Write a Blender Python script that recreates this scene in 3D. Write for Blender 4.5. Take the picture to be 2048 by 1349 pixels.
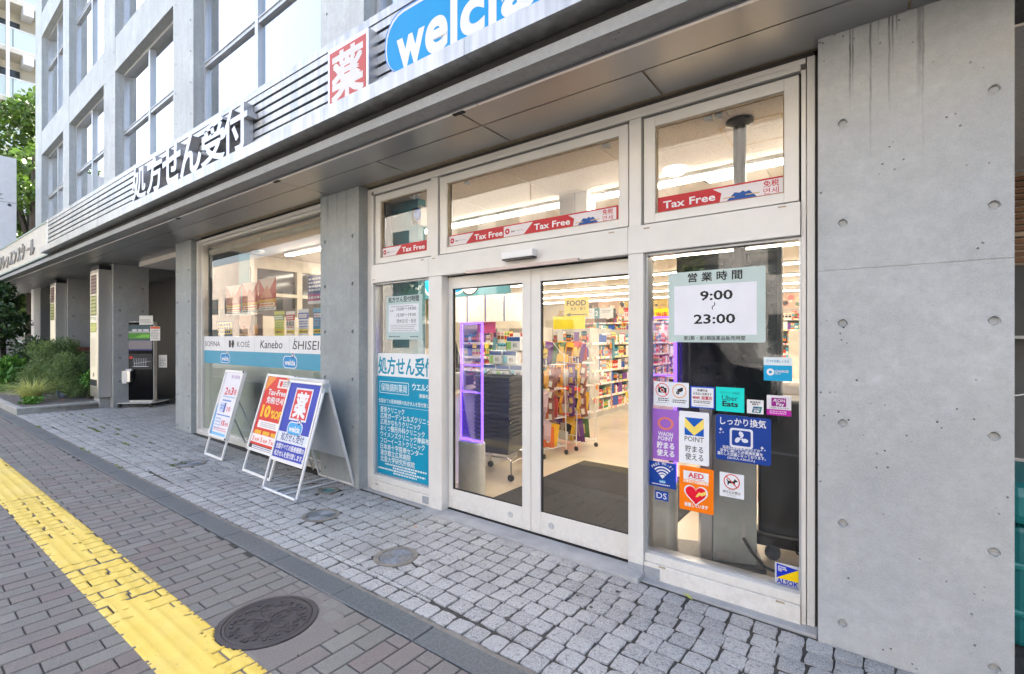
import bpy, math, random
from mathutils import Vector, Matrix, noise as mnoise
R = random.Random(7)
PI = math.pi
for o in list(bpy.data.objects): bpy.data.objects.remove(o, do_unlink=True)
SC = bpy.context.scene
COL = SC.collection

# ------------------------------------------------------------------ camera, sky, sun, exposure
CAM_H, CAM_D = 1.55, 3.07
cd = bpy.data.cameras.new('camera'); cam = bpy.data.objects.new('camera', cd); COL.objects.link(cam)
cd.sensor_width = 36.0; cd.lens = 36.0 * 967 / 2048; cd.shift_y = 3.5 / 2048
cd.clip_start = 0.05; cd.clip_end = 600
yaw = math.atan2(1264, 967)
cam.location = (0, -CAM_D, CAM_H)
cam.rotation_euler = Vector((-math.cos(yaw), math.sin(yaw), 0)).to_track_quat('-Z', 'Y').to_euler()
SC.camera = cam
SUN_DIR = Vector((-0.34, 0.62, 0.74)).normalized()          # towards the sun
wd = bpy.data.worlds.new('World'); SC.world = wd; wd.use_nodes = True
wn = wd.node_tree.nodes; wl = wd.node_tree.links
sky = wn.new('ShaderNodeTexSky'); sky.sky_type = 'NISHITA'; sky.sun_disc = False
sky.sun_elevation = math.asin(SUN_DIR.z); sky.sun_rotation = math.atan2(SUN_DIR.x, SUN_DIR.y)
sky.dust_density = 7.0; sky.air_density = 1.0; sky.ozone_density = 0.4
bg = wn['Background']; bg.inputs['Strength'].default_value = 0.13
wl.new(sky.outputs[0], bg.inputs['Color'])
sd = bpy.data.lights.new('sun', 'SUN'); sun = bpy.data.objects.new('sun', sd); COL.objects.link(sun)
sd.energy = 4.0; sd.angle = math.radians(0.53); sd.color = (1.0, 0.94, 0.86)
sun.rotation_euler = SUN_DIR.to_track_quat('Z', 'Y').to_euler(); sun.location = (-5, -8, 20)
vs = SC.view_settings
vs.view_transform = 'Standard'; vs.look = 'None'; vs.gamma = 1.0; vs.use_curve_mapping = False
vs.exposure = 2.8
SC.cycles.max_bounces = 10; SC.cycles.transparent_max_bounces = 24; SC.cycles.glossy_bounces = 5
SC.cycles.sample_clamp_indirect = 6.0; SC.cycles.caustics_reflective = False; SC.cycles.caustics_refractive = False

# ------------------------------------------------------------------ helpers
def gz(x): return 0.0105 * (-x - 1.9)                        # the street climbs a little to the left
def lin(c): c /= 255.0; return c / 12.92 if c <= 0.04045 else ((c + 0.055) / 1.055) ** 2.4
def S(r, g, b): return (lin(r), lin(g), lin(b))

class NT:
    def __init__(s, name):
        s.m = bpy.data.materials.new(name); s.m.use_nodes = True
        s.n = s.m.node_tree.nodes; s.l = s.m.node_tree.links; s.b = s.n['Principled BSDF']
    def node(s, t, **k):
        q = s.n.new(t)
        for a, v in k.items(): setattr(q, a, v)
        return q
    def set(s, q, i, v):
        if hasattr(v, 'is_output') or isinstance(v, bpy.types.NodeSocket): s.l.new(v, q.inputs[i])
        elif v is not None: q.inputs[i].default_value = v
    def pos(s, scale=(1, 1, 1)):
        g = s.node('ShaderNodeNewGeometry'); mp = s.node('ShaderNodeMapping')
        s.l.new(g.outputs['Position'], mp.inputs[0]); mp.inputs['Scale'].default_value = scale
        return mp.outputs[0]
    def obj(s, scale=(1, 1, 1)):
        g = s.node('ShaderNodeTexCoord'); mp = s.node('ShaderNodeMapping')
        s.l.new(g.outputs['Object'], mp.inputs[0]); mp.inputs['Scale'].default_value = scale
        return mp.outputs[0]
    def noise(s, vec, scale, detail=4, rough=0.55):
        q = s.node('ShaderNodeTexNoise'); s.l.new(vec, q.inputs['Vector'])
        q.inputs['Scale'].default_value = scale; q.inputs['Detail'].default_value = detail; q.inputs['Roughness'].default_value = rough
        return q.outputs['Fac']
    def ramp(s, f, lo, hi, a=0.0, b=1.0):
        q = s.node('ShaderNodeMapRange'); q.clamp = True
        s.l.new(f, q.inputs[0]); q.inputs[1].default_value = lo; q.inputs[2].default_value = hi
        q.inputs[3].default_value = a; q.inputs[4].default_value = b
        return q.outputs[0]
    def math(s, op, a, b=None):
        q = s.node('ShaderNodeMath', operation=op); s.set(q, 0, a); s.set(q, 1, b); return q.outputs[0]
    def mix(s, f, a, b, mode='MIX'):
        q = s.node('ShaderNodeMix', data_type='RGBA', blend_type=mode)
        s.set(q, 0, f)
        for i, v in ((6, a), (7, b)):
            if isinstance(v, tuple): q.inputs[i].default_value = (*v, 1)
            else: s.l.new(v, q.inputs[i])
        return q.outputs[2]
    def bump(s, h, dist=0.002, strength=1.0):
        q = s.node('ShaderNodeBump'); s.l.new(h, q.inputs['Height']); q.inputs['Distance'].default_value = dist
        q.inputs['Strength'].default_value = strength; s.l.new(q.outputs[0], s.b.inputs['Normal'])
    def base(s, c):
        if isinstance(c, tuple): s.b.inputs['Base Color'].default_value = (*c, 1)
        else: s.l.new(c, s.b.inputs['Base Color'])
    def rnd(s):                                              # one random value per object and per loose piece
        oi = s.node('ShaderNodeObjectInfo'); ge = s.node('ShaderNodeNewGeometry')
        return s.math('FRACT', s.math('ADD', oi.outputs['Random'], ge.outputs['Random Per Island']))

def pm(name, c, rough=0.5, metal=0.0, var=0.12, scale=6.0, fine=0.0, bump=0.0, bscale=60.0, spec=0.5, stretch=(1, 1, 1), rvar=0.0):
    t = NT(name); b = t.b
    b.inputs['Roughness'].default_value = rough; b.inputs['Metallic'].default_value = metal
    b.inputs['Specular IOR Level'].default_value = spec
    p = t.pos(stretch)
    n = t.noise(p, scale, 5)
    k = t.ramp(n, 0.3, 0.7)
    col = t.mix(k, tuple(x * (1 - var) for x in c), tuple(min(1, x * (1 + var)) for x in c))
    if fine:
        f = t.ramp(t.noise(p, scale * 25, 2), 0.35, 0.65)
        col = t.mix(fine, col, t.mix(f, tuple(x * 0.5 for x in c), tuple(min(1, x * 1.4) for x in c)))
    t.base(col)
    if rvar: t.l.new(t.ramp(n, 0.3, 0.7, max(0.02, rough - rvar), rough + rvar), b.inputs['Roughness'])
    if bump: t.bump(t.noise(p, bscale, 3), bump)
    return t.m

_pc = {}
def ink(r, g, b, rough=0.45):                                # flat print
    k = (r, g, b, rough)
    if k not in _pc: _pc[k] = pm('ink_%d_%d_%d' % (r, g, b), tuple(x * 0.84 for x in S(r, g, b)), rough, var=0.03, scale=9, spec=0.3)
    return _pc[k]

def emit(name, c, s):
    t = NT(name); t.base((0.03, 0.03, 0.03)); t.b.inputs['Specular IOR Level'].default_value = .15; t.b.inputs['Emission Color'].default_value = (*c, 1); t.b.inputs['Emission Strength'].default_value = s
    return t.m

DRIPS = [(-.127, .006, 2.66, .95), (-.116, .005, 2.76, .9), (-.045, .006, 2.40, .9), (-.014, .004, 2.97, .7), (.028, .006, 2.62, .9), (.041, .005, 2.87, .85), (.057, .004, 3.0, .7), (.140, .014, 2.60, .6), (.152, .006, 2.3, .6), (-4.80, .03, 2.7, .45), (-4.62, .02, 2.75, .4), (-4.45, .03, 2.6, .4)]
def concrete(name, c, streak=0.0, board=0.0, top=3.1):
    t = NT(name); b = t.b; p = t.pos()
    n1 = t.ramp(t.noise(p, 1.7, 5), 0.3, 0.7); n2 = t.ramp(t.noise(p, 22, 6, 0.65), 0.3, 0.7); n3 = t.ramp(t.noise(p, 240, 2), 0.3, 0.7)
    n4 = t.ramp(t.noise(p, 5.5, 6, 0.6), 0.32, 0.68); c1 = t.mix(n1, tuple(x * 0.80 for x in c), tuple(x * 1.12 for x in c)); c1 = t.mix(t.math('MULTIPLY', n4, .50), c1, tuple(x * .68 for x in c))
    c2 = t.mix(t.math('MULTIPLY', n2, 0.48), c1, tuple(x * 0.62 for x in c))
    c3 = t.mix(t.math('MULTIPLY', n3, 0.24), c2, tuple(min(1, x * 1.5) for x in c))
    # air holes
    v = t.node('ShaderNodeTexVoronoi'); t.l.new(p, v.inputs['Vector']); v.inputs['Scale'].default_value = 24
    hole = t.math('MULTIPLY', t.ramp(v.outputs['Distance'], 0.13, 0.09), t.ramp(t.noise(p, 5, 3), 0.52, 0.60))
    c4 = t.mix(t.math('MULTIPLY', hole, 0.75), c3, (0.03, 0.03, 0.032))
    if board:
        w = t.noise(t.pos((1, 1, 0.05)), 26, 4)
        c4 = t.mix(t.ramp(w, 0.45, 0.75, 0, board), c4, tuple(x * 0.55 for x in c))
    if streak:
        g = t.node('ShaderNodeNewGeometry'); sp = t.node('ShaderNodeSeparateXYZ'); t.l.new(g.outputs['Position'], sp.inputs[0])
        wob = t.math('MULTIPLY', t.math('SUBTRACT', t.noise(t.pos((1, 1, 1)), 9, 3), 0.5), 0.012); X = t.math('ADD', sp.outputs['X'], wob); acc = None
        for x0, w, z0, k in DRIPS:                           # run-off marks below the canopy edge
            d = t.math('ABSOLUTE', t.math('SUBTRACT', X, x0)); m = t.math('MULTIPLY', t.ramp(d, w, w * .25), t.ramp(sp.outputs['Z'], z0, z0 + (top - z0) * .75, 0, k))
            acc = m if acc is None else t.math('MAXIMUM', acc, m)
        acc = t.math('MULTIPLY', acc, t.ramp(t.noise(t.pos((1, 1, .25)), 30, 3), .28, .55, .2, .85))
        c4 = t.mix(acc, c4, (0.035, 0.034, 0.033))
        warm = t.ramp(t.noise(p, 0.9, 3), .45, .7, 0, .35); c4 = t.mix(warm, c4, tuple(x * y for x, y in zip(c, (.95, .88, .78))))
    t.base(c4); b.inputs['Roughness'].default_value = 0.78
    hh = t.math('SUBTRACT', t.math('ADD', t.math('MULTIPLY', n2, 0.35), t.math('MULTIPLY', n3, 0.25)), t.math('MULTIPLY', hole, 2.0))
    t.bump(hh, 0.0016)
    return t.m

def glass(name, tint=(0.96, 0.985, 0.975), ior=1.5, k=1.0, rough=0.0):
    m = bpy.data.materials.new(name); m.use_nodes = True; n = m.node_tree.nodes; l = m.node_tree.links; n.clear()
    out = n.new('ShaderNodeOutputMaterial'); mx = n.new('ShaderNodeMixShader'); tr = n.new('ShaderNodeBsdfTransparent'); gl = n.new('ShaderNodeBsdfGlossy')
    lw = n.new('ShaderNodeFresnel'); lw.inputs[0].default_value = ior
    mu = n.new('ShaderNodeMath'); mu.operation = 'MULTIPLY'; mu.inputs[1].default_value = k; mu.use_clamp = True
    tr.inputs[0].default_value = (*tint, 1); gl.inputs[0].default_value = (1, 1, 1, 1); gl.inputs['Roughness'].default_value = rough
    l.new(lw.outputs[0], mu.inputs[0]); l.new(mu.outputs[0], mx.inputs[0]); l.new(tr.outputs[0], mx.inputs[1]); l.new(gl.outputs[0], mx.inputs[2]); l.new(mx.outputs[0], out.inputs[0])
    return m

ORG = {}                                                     # world position of each unrotated root
def link(o, parent=None):
    COL.objects.link(o)
    if parent is not None: o.parent = parent
    return o
def tag(o, label=None, cat=None, group=None, kind=None):
    if label: o['label'] = label
    if cat: o['category'] = cat
    if group: o['group'] = group
    if kind: o['kind'] = kind
    return o
def thing(name, label, cat, loc=(0, 0, 0), rz=0.0, group=None):
    o = bpy.data.objects.new(name, None); COL.objects.link(o); o.empty_display_size = 0.1
    o.location = loc; o.rotation_euler = (0, 0, rz); tag(o, label, cat, group)
    ORG[o.name] = Vector(loc) if rz == 0 else Vector((0, 0, 0))
    return o
def copy_tree(o, loc=None, rz=None, label=None):
    c = o.copy(); COL.objects.link(c)
    if loc is not None: c.location = loc
    if rz is not None: c.rotation_euler = (0, 0, rz)
    if label: c['label'] = label
    for ch in o.children:
        d = ch.copy(); COL.objects.link(d); d.parent = c
        for g in ch.children:
            e = g.copy(); COL.objects.link(e); e.parent = d
    return c

class MB:
    def __init__(s): s.v = []; s.f = []; s.m = []
    def add(s, vs, fs, m=0, M=None):
        k = len(s.v)
        s.v += [tuple(M @ Vector(q)) for q in vs] if M is not None else [tuple(q) for q in vs]
        s.f += [tuple(i + k for i in f) for f in fs]; s.m += [m] * len(fs)
    def box(s, x0, x1, y0, y1, z0, z1, m=0, M=None):
        s.add([(x0, y0, z0), (x1, y0, z0), (x1, y1, z0), (x0, y1, z0), (x0, y0, z1), (x1, y0, z1), (x1, y1, z1), (x0, y1, z1)],
              [(0, 3, 2, 1), (4, 5, 6, 7), (0, 1, 5, 4), (1, 2, 6, 5), (2, 3, 7, 6), (3, 0, 4, 7)], m, M)
    def cbox(s, x0, x1, y0, y1, z0, z1, c=0.006, m=0, M=None):  # box with chamfered upper edges
        s.add([(x0, y0, z0), (x1, y0, z0), (x1, y1, z0), (x0, y1, z0), (x0, y0, z1 - c), (x1, y0, z1 - c), (x1, y1, z1 - c), (x0, y1, z1 - c),
               (x0 + c, y0 + c, z1), (x1 - c, y0 + c, z1), (x1 - c, y1 - c, z1), (x0 + c, y1 - c, z1)],
              [(8, 9, 10, 11), (0, 1, 5, 4), (1, 2, 6, 5), (2, 3, 7, 6), (3, 0, 4, 7), (4, 5, 9, 8), (5, 6, 10, 9), (6, 7, 11, 10), (7, 4, 8, 11)], m, M)
    def ring(s, x0, x1, z0, z1, X0, X1, Z0, Z1, y0, y1, m=0, M=None):  # rectangular frame: outer x0..x1, z0..z1, opening X0..X1, Z0..Z1
        s.box(x0, X0, y0, y1, z0, z1, m, M); s.box(X1, x1, y0, y1, z0, z1, m, M)
        s.box(X0, X1, y0 + 0.0008, y1, z0, Z0, m, M); s.box(X0, X1, y0 + 0.0008, y1, Z1, z1, m, M)
    def prism(s, pts, y0, y1, m=0, M=None, caps=True):         # polygon in xz (counter-clockwise from -y) pulled from y0 to y1
        n = len(pts)
        s.add([(x, y0, z) for x, z in pts] + [(x, y1, z) for x, z in pts],
              ([tuple(range(n)), tuple(range(2 * n - 1, n - 1, -1))] if caps else []) + [(i + n, (i + 1) % n + n, (i + 1) % n, i) for i in range(n)], m, M)
    def tube(s, pts, r, seg=8, m=0, M=None, closed=False, rr=None):
        pts = [Vector(p) for p in pts]; n = len(pts); vs = []; fs = []
        up = None
        for i, p in enumerate(pts):
            a = pts[(i - 1) % n] if (i > 0 or closed) else p; b = pts[(i + 1) % n] if (i < n - 1 or closed) else p
            d = (b - a).normalized()
            if up is None or abs(d.dot(up)) > 0.95: up = Vector((0, 0, 1)) if abs(d.z) < 0.9 else Vector((1, 0, 0))
            x = d.cross(up).normalized(); y = x.cross(d).normalized(); up = y
            q = rr[i] if rr else r
            vs += [p + (x * math.cos(2 * PI * k / seg) + y * math.sin(2 * PI * k / seg)) * q for k in range(seg)]
        for i in range(n if closed else n - 1):
            j = (i + 1) % n
            fs += [(i * seg + k, i * seg + (k + 1) % seg, j * seg + (k + 1) % seg, j * seg + k) for k in range(seg)]
        if not closed: fs += [tuple(range(seg))[::-1], tuple((n - 1) * seg + k for k in range(seg))]
        s.add(vs, fs, m, M)
    def lathe(s, prof, seg=24, m=0, M=None, sx=1, sy=1):       # profile of (r, z)
        vs = []; fs = []; n = len(prof)
        for r, z in prof: vs += [(r * math.cos(2 * PI * k / seg) * sx, r * math.sin(2 * PI * k / seg) * sy, z) for k in range(seg)]
        for i in range(n - 1): fs += [(i * seg + k, i * seg + (k + 1) % seg, (i + 1) * seg + (k + 1) % seg, (i + 1) * seg + k) for k in range(seg)]
        if prof[-1][0] > 1e-5: fs.append(tuple((n - 1) * seg + k for k in range(seg)))
        if prof[0][0] > 1e-5: fs.append(tuple(range(seg))[::-1])
        s.add(vs, fs, m, M)
    def ball(s, c, r, seg=10, rings=6, m=0, sc=(1, 1, 1)):
        prof = [(math.sin(PI * i / rings), -math.cos(PI * i / rings)) for i in range(rings + 1)]
        s.lathe([(a * r, b * r) for a, b in prof], seg, m, Matrix.Translation(c) @ Matrix.Diagonal((*sc, 1)))
    def mesh(s, name, mats, org=(0, 0, 0), smooth=False):
        me = bpy.data.meshes.new(name); ox, oy, oz = org
        me.from_pydata([(x - ox, y - oy, z - oz) for x, y, z in s.v], [], s.f)
        mats = mats if isinstance(mats, (list, tuple)) else [mats]
        for q in mats: me.materials.append(q)
        if len(mats) > 1: me.polygons.foreach_set('material_index', s.m)
        if smooth: me.polygons.foreach_set('use_smooth', [True] * len(me.polygons))
        me.update(); return me
    def build(s, name, mats, parent=None, smooth=False, bevel=0, local=False, org=None):
        off = Vector((0, 0, 0))
        if org is not None: off = Vector(org)
        elif parent is not None and not local: off = ORG.get(parent.name, Vector((0, 0, 0)))
        o = bpy.data.objects.new(name, s.mesh(name, mats, off, smooth))
        if org is not None and parent is None: o.location = org
        link(o, parent)
        ORG[o.name] = off if parent is not None else (Vector(org) if org is not None else Vector((0, 0, 0)))
        if bevel:
            b = o.modifiers.new('bevel', 'BEVEL'); b.width = bevel; b.segments = 2; b.limit_method = 'ANGLE'; b.angle_limit = 0.6
        if smooth:
            try: o.data.shade_smooth_by_angle = None
            except Exception: pass
        return o

# ------------------------------------------------------------------ lettering and flat print
_fc = bpy.data.curves.new('lettering', 'FONT'); _fo = bpy.data.objects.new('lettering', _fc); _fc.resolution_u = 2
_tc = {}; _ta = {}
def _raw(s, bold, res):
    _fc.body = s; _fc.offset = bold; _fc.resolution_u = res
    me = bpy.data.meshes.new_from_object(_fo)
    vs = [(v.co.x, v.co.y) for v in me.vertices]; fs = [tuple(q.vertices) if q.normal.z > 0 else tuple(q.vertices)[::-1] for q in me.polygons]
    ar = sum(q.area for q in me.polygons); bpy.data.meshes.remove(me); return vs, fs, ar
def _char(c, bold, res):
    """one character; emboldened only as far as its outline still fills properly"""
    k = (c, round(bold, 3), res)
    if k not in _tc:
        best = _raw(c, 0.0, res)
        if bold > 0 and best[2] > 0:
            g = (_raw(c, .003, res)[2] - best[2]) / .003
            for f in (1, .85, .7, .55, .4, .25):
                for rs in (res, res + 1, res + 3):
                    q = _raw(c, bold * f, rs)
                    if q[2] > best[2] + .88 * g * bold * f: break
                else: continue
                best = q; break
        elif bold < 0: best = _raw(c, bold, res)
        _tc[k] = best
    return _tc[k]
def _adv(c):
    if c not in _ta:
        z = _raw('|', 0, 1)[0]; q = _raw(c + '|', 0, 1)[0]; _ta[c] = max(v[0] for v in q) - max(v[0] for v in z)
    return _ta[c]
_ts = {}
def glyphs(s, bold=0.0, res=2):
    k = (s, round(bold, 3), res)
    if k not in _ts:
        V, F, x = [], [], 0.0
        for c in s:
            if c == ' ': x += 0.30; continue
            vs, fs, _ = _char(c, bold, res); n = len(V)
            V += [(a + x, b) for a, b in vs]; F += [tuple(i + n for i in f) for f in fs]; x += _adv(c)
        _ts[k] = (V, F)
    return _ts[k]
def rr_pts(x0, z0, x1, z1, r, n=5):
    P = []
    for cx, cz, a in ((x1 - r, z0 + r, -90), (x1 - r, z1 - r, 0), (x0 + r, z1 - r, 90), (x0 + r, z0 + r, 180)):
        for i in range(n + 1):
            t = math.radians(a + 90 * i / n); P.append((cx + r * math.cos(t), cz + r * math.sin(t)))
    return P
class Print:                                                  # print facing -y, in its parent's own xz plane
    STEP = 0.0005
    def __init__(s, y=0.0): s.mb = MB(); s.mats = []; s.y = y
    def mi(s, m):
        if m not in s.mats: s.mats.append(m)
        return s.mats.index(m)
    def poly(s, pts, m, L=1):
        y = s.y - L * s.STEP; s.mb.add([(x, y, z) for x, z in pts], [tuple(range(len(pts)))], s.mi(m))
    def rect(s, x0, z0, x1, z1, m, L=1): s.poly([(x0, z0), (x1, z0), (x1, z1), (x0, z1)], m, L)
    def rrect(s, x0, z0, x1, z1, r, m, L=1): s.poly(rr_pts(x0, z0, x1, z1, r), m, L)
    def disc(s, cx, cz, r, m, L=1, n=28, sx=1.0): s.poly([(cx + r * sx * math.cos(2 * PI * i / n), cz + r * math.sin(2 * PI * i / n)) for i in range(n)], m, L)
    def arc(s, cx, cz, r0, r1, a0, a1, m, L=1, n=20, sx=1.0):
        y = s.y - L * s.STEP; vs = []
        for i in range(n + 1):
            a = math.radians(a0 + (a1 - a0) * i / n)
            vs += [(cx + r0 * sx * math.cos(a), y, cz + r0 * math.sin(a)), (cx + r1 * sx * math.cos(a), y, cz + r1 * math.sin(a))]
        s.mb.add(vs, [(2 * i, 2 * i + 1, 2 * i + 3, 2 * i + 2) for i in range(n)], s.mi(m))
    def line(s, x0, z0, x1, z1, w, m, L=1):
        d = Vector((x1 - x0, z1 - z0)).normalized() * w / 2
        s.poly([(x0 + d.y, z0 - d.x), (x1 + d.y, z1 - d.x), (x1 - d.y, z1 + d.x), (x0 - d.y, z0 + d.x)], m, L)
    def text(s, body, x, z, h, m, L=2, a='l', bold=0.0, w=None, shear=0.0, rot=0.0):
        if bold > 0.012 and any(ord(ch) > 0x2e00 for ch in body):   # heavy strokes: the same letters laid a hair apart
            e = min(bold, .03) - 0.008
            for i, (ex, ez) in enumerate(((-e, -e), (e, -e), (-e, e), (e, e))):
                s.text(body, x + ex * h, z + ez * h, h, m, L + i * .16, a, 0.008, w, shear, rot)
            return
        vs, fs = glyphs(body, bold)
        if not vs: return
        xs = [v[0] for v in vs]; lo, hi = min(xs), max(xs)
        kx = h if w is None else w / (hi - lo)
        if w is None: w = (hi - lo) * kx
        ox = {'l': 0, 'c': -w / 2, 'r': -w}[a]
        y = s.y - L * s.STEP; c, q = math.cos(rot), math.sin(rot); P = []
        for vx, vz in vs:
            px = (vx - lo) * kx + ox + shear * vz * h; pz = vz * h
            P.append((x + px * c - pz * q, y, z + px * q + pz * c))
        s.mb.add(P, fs, s.mi(m))
    def bars(s, x0, z0, x1, z1, n, m, L=2, fill=0.5, seed=1):   # lines of print too small to read
        r = random.Random(seed); dz = (z1 - z0) / n
        for i in range(n):
            z = z1 - (i + 0.5) * dz; x = x0; e = x1 - (x1 - x0) * r.random() * 0.15
            while x < e:
                ww = dz * (0.5 + r.random() * 0.9); s.rect(x, z - dz * fill / 2, min(e, x + ww), z + dz * fill / 2, m, L); x += ww + dz * 0.28
    def build(s, parent, name='lettering', loc=(0, 0, 0)):
        o = bpy.data.objects.new(name, s.mb.mesh(name, s.mats)); o.location = loc; link(o, parent); return o
def sticker(name, label, cat, x0, x1, z0, z1, y, m, draw, r=0.0, t=0.0012, group=None):
    w, h = x1 - x0, z1 - z0; mb = MB()
    mb.prism(rr_pts(0, 0, w, h, r) if r else [(0, 0), (w, 0), (w, h), (0, h)], -t, 0)
    o = mb.build(name, m); o.location = (x0, y, z0); tag(o, label, cat, group)
    p = Print(-t); draw(p, w, h)
    if p.mats: p.build(o)
    return o

# ------------------------------------------------------------------ shared materials
M = {}
M['concrete'] = concrete('fair_faced_concrete', (0.425, 0.445, 0.45), streak=0.9)
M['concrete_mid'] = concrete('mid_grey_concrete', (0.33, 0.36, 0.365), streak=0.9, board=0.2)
M['concrete_up'] = concrete('skylit_board_concrete', (0.56, 0.60, 0.605), board=0.35)  # board-marked; paler because the brighter daylight upstairs is put into the colour
M['concrete_dark'] = concrete('grey_concrete', (0.35, 0.36, 0.355))
def scuffed_alu():
    t = NT('cream_aluminium'); p = t.pos(); c = (0.66, 0.645, 0.61)
    k = t.mix(t.ramp(t.noise(p, 3, 4), .3, .7), tuple(x * .95 for x in c), tuple(x * 1.04 for x in c))
    s1 = t.math('MULTIPLY', t.ramp(t.noise(t.pos((1, 1, .15)), 40, 5, .7), .60, .72), t.ramp(t.noise(p, 2.3, 3), .48, .66)); k = t.mix(t.math('MULTIPLY', s1, .22), k, (.30, .28, .25))
    g = t.node('ShaderNodeNewGeometry'); sp = t.node('ShaderNodeSeparateXYZ'); t.l.new(g.outputs['Position'], sp.inputs[0])
    sl = t.math('MULTIPLY', t.ramp(sp.outputs['Z'], .22, .0), t.ramp(t.noise(p, 26, 5, .7), .42, .62)); k = t.mix(t.math('MULTIPLY', sl, .24), k, (.30, .28, .25))   # splashed street dirt
    t.base(k); t.l.new(t.ramp(t.noise(p, 7, 4), .3, .7, .30, .46), t.b.inputs['Roughness']); return t.m
M['alu'] = scuffed_alu()
M['alu_white'] = pm('white_aluminium', (0.72, 0.72, 0.70), 0.35, var=0.05, scale=3, rvar=0.05)
M['alu_grey'] = pm('grey_aluminium', (0.50, 0.52, 0.54), 0.35, 0.5, var=0.08, scale=4)
M['steel'] = pm('brushed_steel', (0.70, 0.68, 0.65), 0.36, 1.0, var=0.04, scale=1.5, stretch=(1, 1, .4), rvar=0.05)
M['soffit'] = pm('soffit_metal', (0.37, 0.375, 0.385), 0.36, 0.8, var=0.10, scale=1.2, rvar=0.07)
M['black'] = pm('black_plastic', (0.018, 0.018, 0.02), 0.4, var=0.2)
M['rubber'] = pm('black_rubber', (0.02, 0.02, 0.02), 0.75, var=0.2)
M['gasket'] = pm('dark_gasket', (0.012, 0.012, 0.012), 0.8, var=0.2)
M['white'] = pm('white_paint', (0.76, 0.76, 0.75), 0.5, var=0.04)
M['tan'] = pm('tan_sealant', (0.33, 0.27, 0.19), 0.8, var=0.25, scale=14)
M['chrome'] = pm('chrome', (0.75, 0.75, 0.76), 0.12, 1.0, var=0.03)
M['glass'] = glass('window_glass', k=1.6)
M['glass_show'] = glass('display_glass', k=1.45)
M['glass_door'] = glass('door_glass', k=1.45)
def smeared(m):                                              # faint dust and wiping marks on the panes
    n = m.node_tree.nodes; l = m.node_tree.links; o = [q for q in n if q.type == 'OUTPUT_MATERIAL'][0]; src = o.inputs[0].links[0].from_socket
    d = n.new('ShaderNodeBsdfDiffuse'); d.inputs[0].default_value = (.75, .76, .76, 1); mx = n.new('ShaderNodeMixShader'); g = n.new('ShaderNodeNewGeometry'); mp = n.new('ShaderNodeMapping'); mp.inputs['Scale'].default_value = (1, 1, .35); mp.inputs['Rotation'].default_value = (0, .5, 0)
    t = n.new('ShaderNodeTexNoise'); t.inputs['Scale'].default_value = 4.5; t.inputs['Detail'].default_value = 6; t.inputs['Roughness'].default_value = .65; r = n.new('ShaderNodeMapRange'); r.inputs[1].default_value = .45; r.inputs[2].default_value = .75; r.inputs[3].default_value = .004; r.inputs[4].default_value = .045
    l.new(g.outputs['Position'], mp.inputs[0]); l.new(mp.outputs[0], t.inputs['Vector']); l.new(t.outputs['Fac'], r.inputs[0]); l.new(r.outputs[0], mx.inputs[0]); l.new(src, mx.inputs[1]); l.new(d.outputs[0], mx.inputs[2]); l.new(mx.outputs[0], o.inputs[0])
for k in ('glass', 'glass_door', 'glass_show'): smeared(M[k])
M['tape'] = pm('grey_tape', (0.30, 0.32, 0.35), 0.5, var=0.1, scale=30)
def stained_metal():
    t = NT('weathered_metal'); p = t.pos((1, 1, 0.07))
    a = t.ramp(t.noise(p, 14, 5), 0.36, 0.68); b2 = t.ramp(t.noise(t.pos(), 2.2, 4), 0.35, 0.7)
    c = t.mix(a, (0.40, 0.41, 0.41), (0.64, 0.65, 0.645)); c = t.mix(t.math('MULTIPLY', b2, 0.35), c, (0.47, 0.43, 0.39))
    t.base(c); t.b.inputs['Metallic'].default_value = 0.55
    t.l.new(t.ramp(a, 0, 1, 0.28, 0.5), t.b.inputs['Roughness'])
    return t.m
M['canopy'] = stained_metal()

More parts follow.
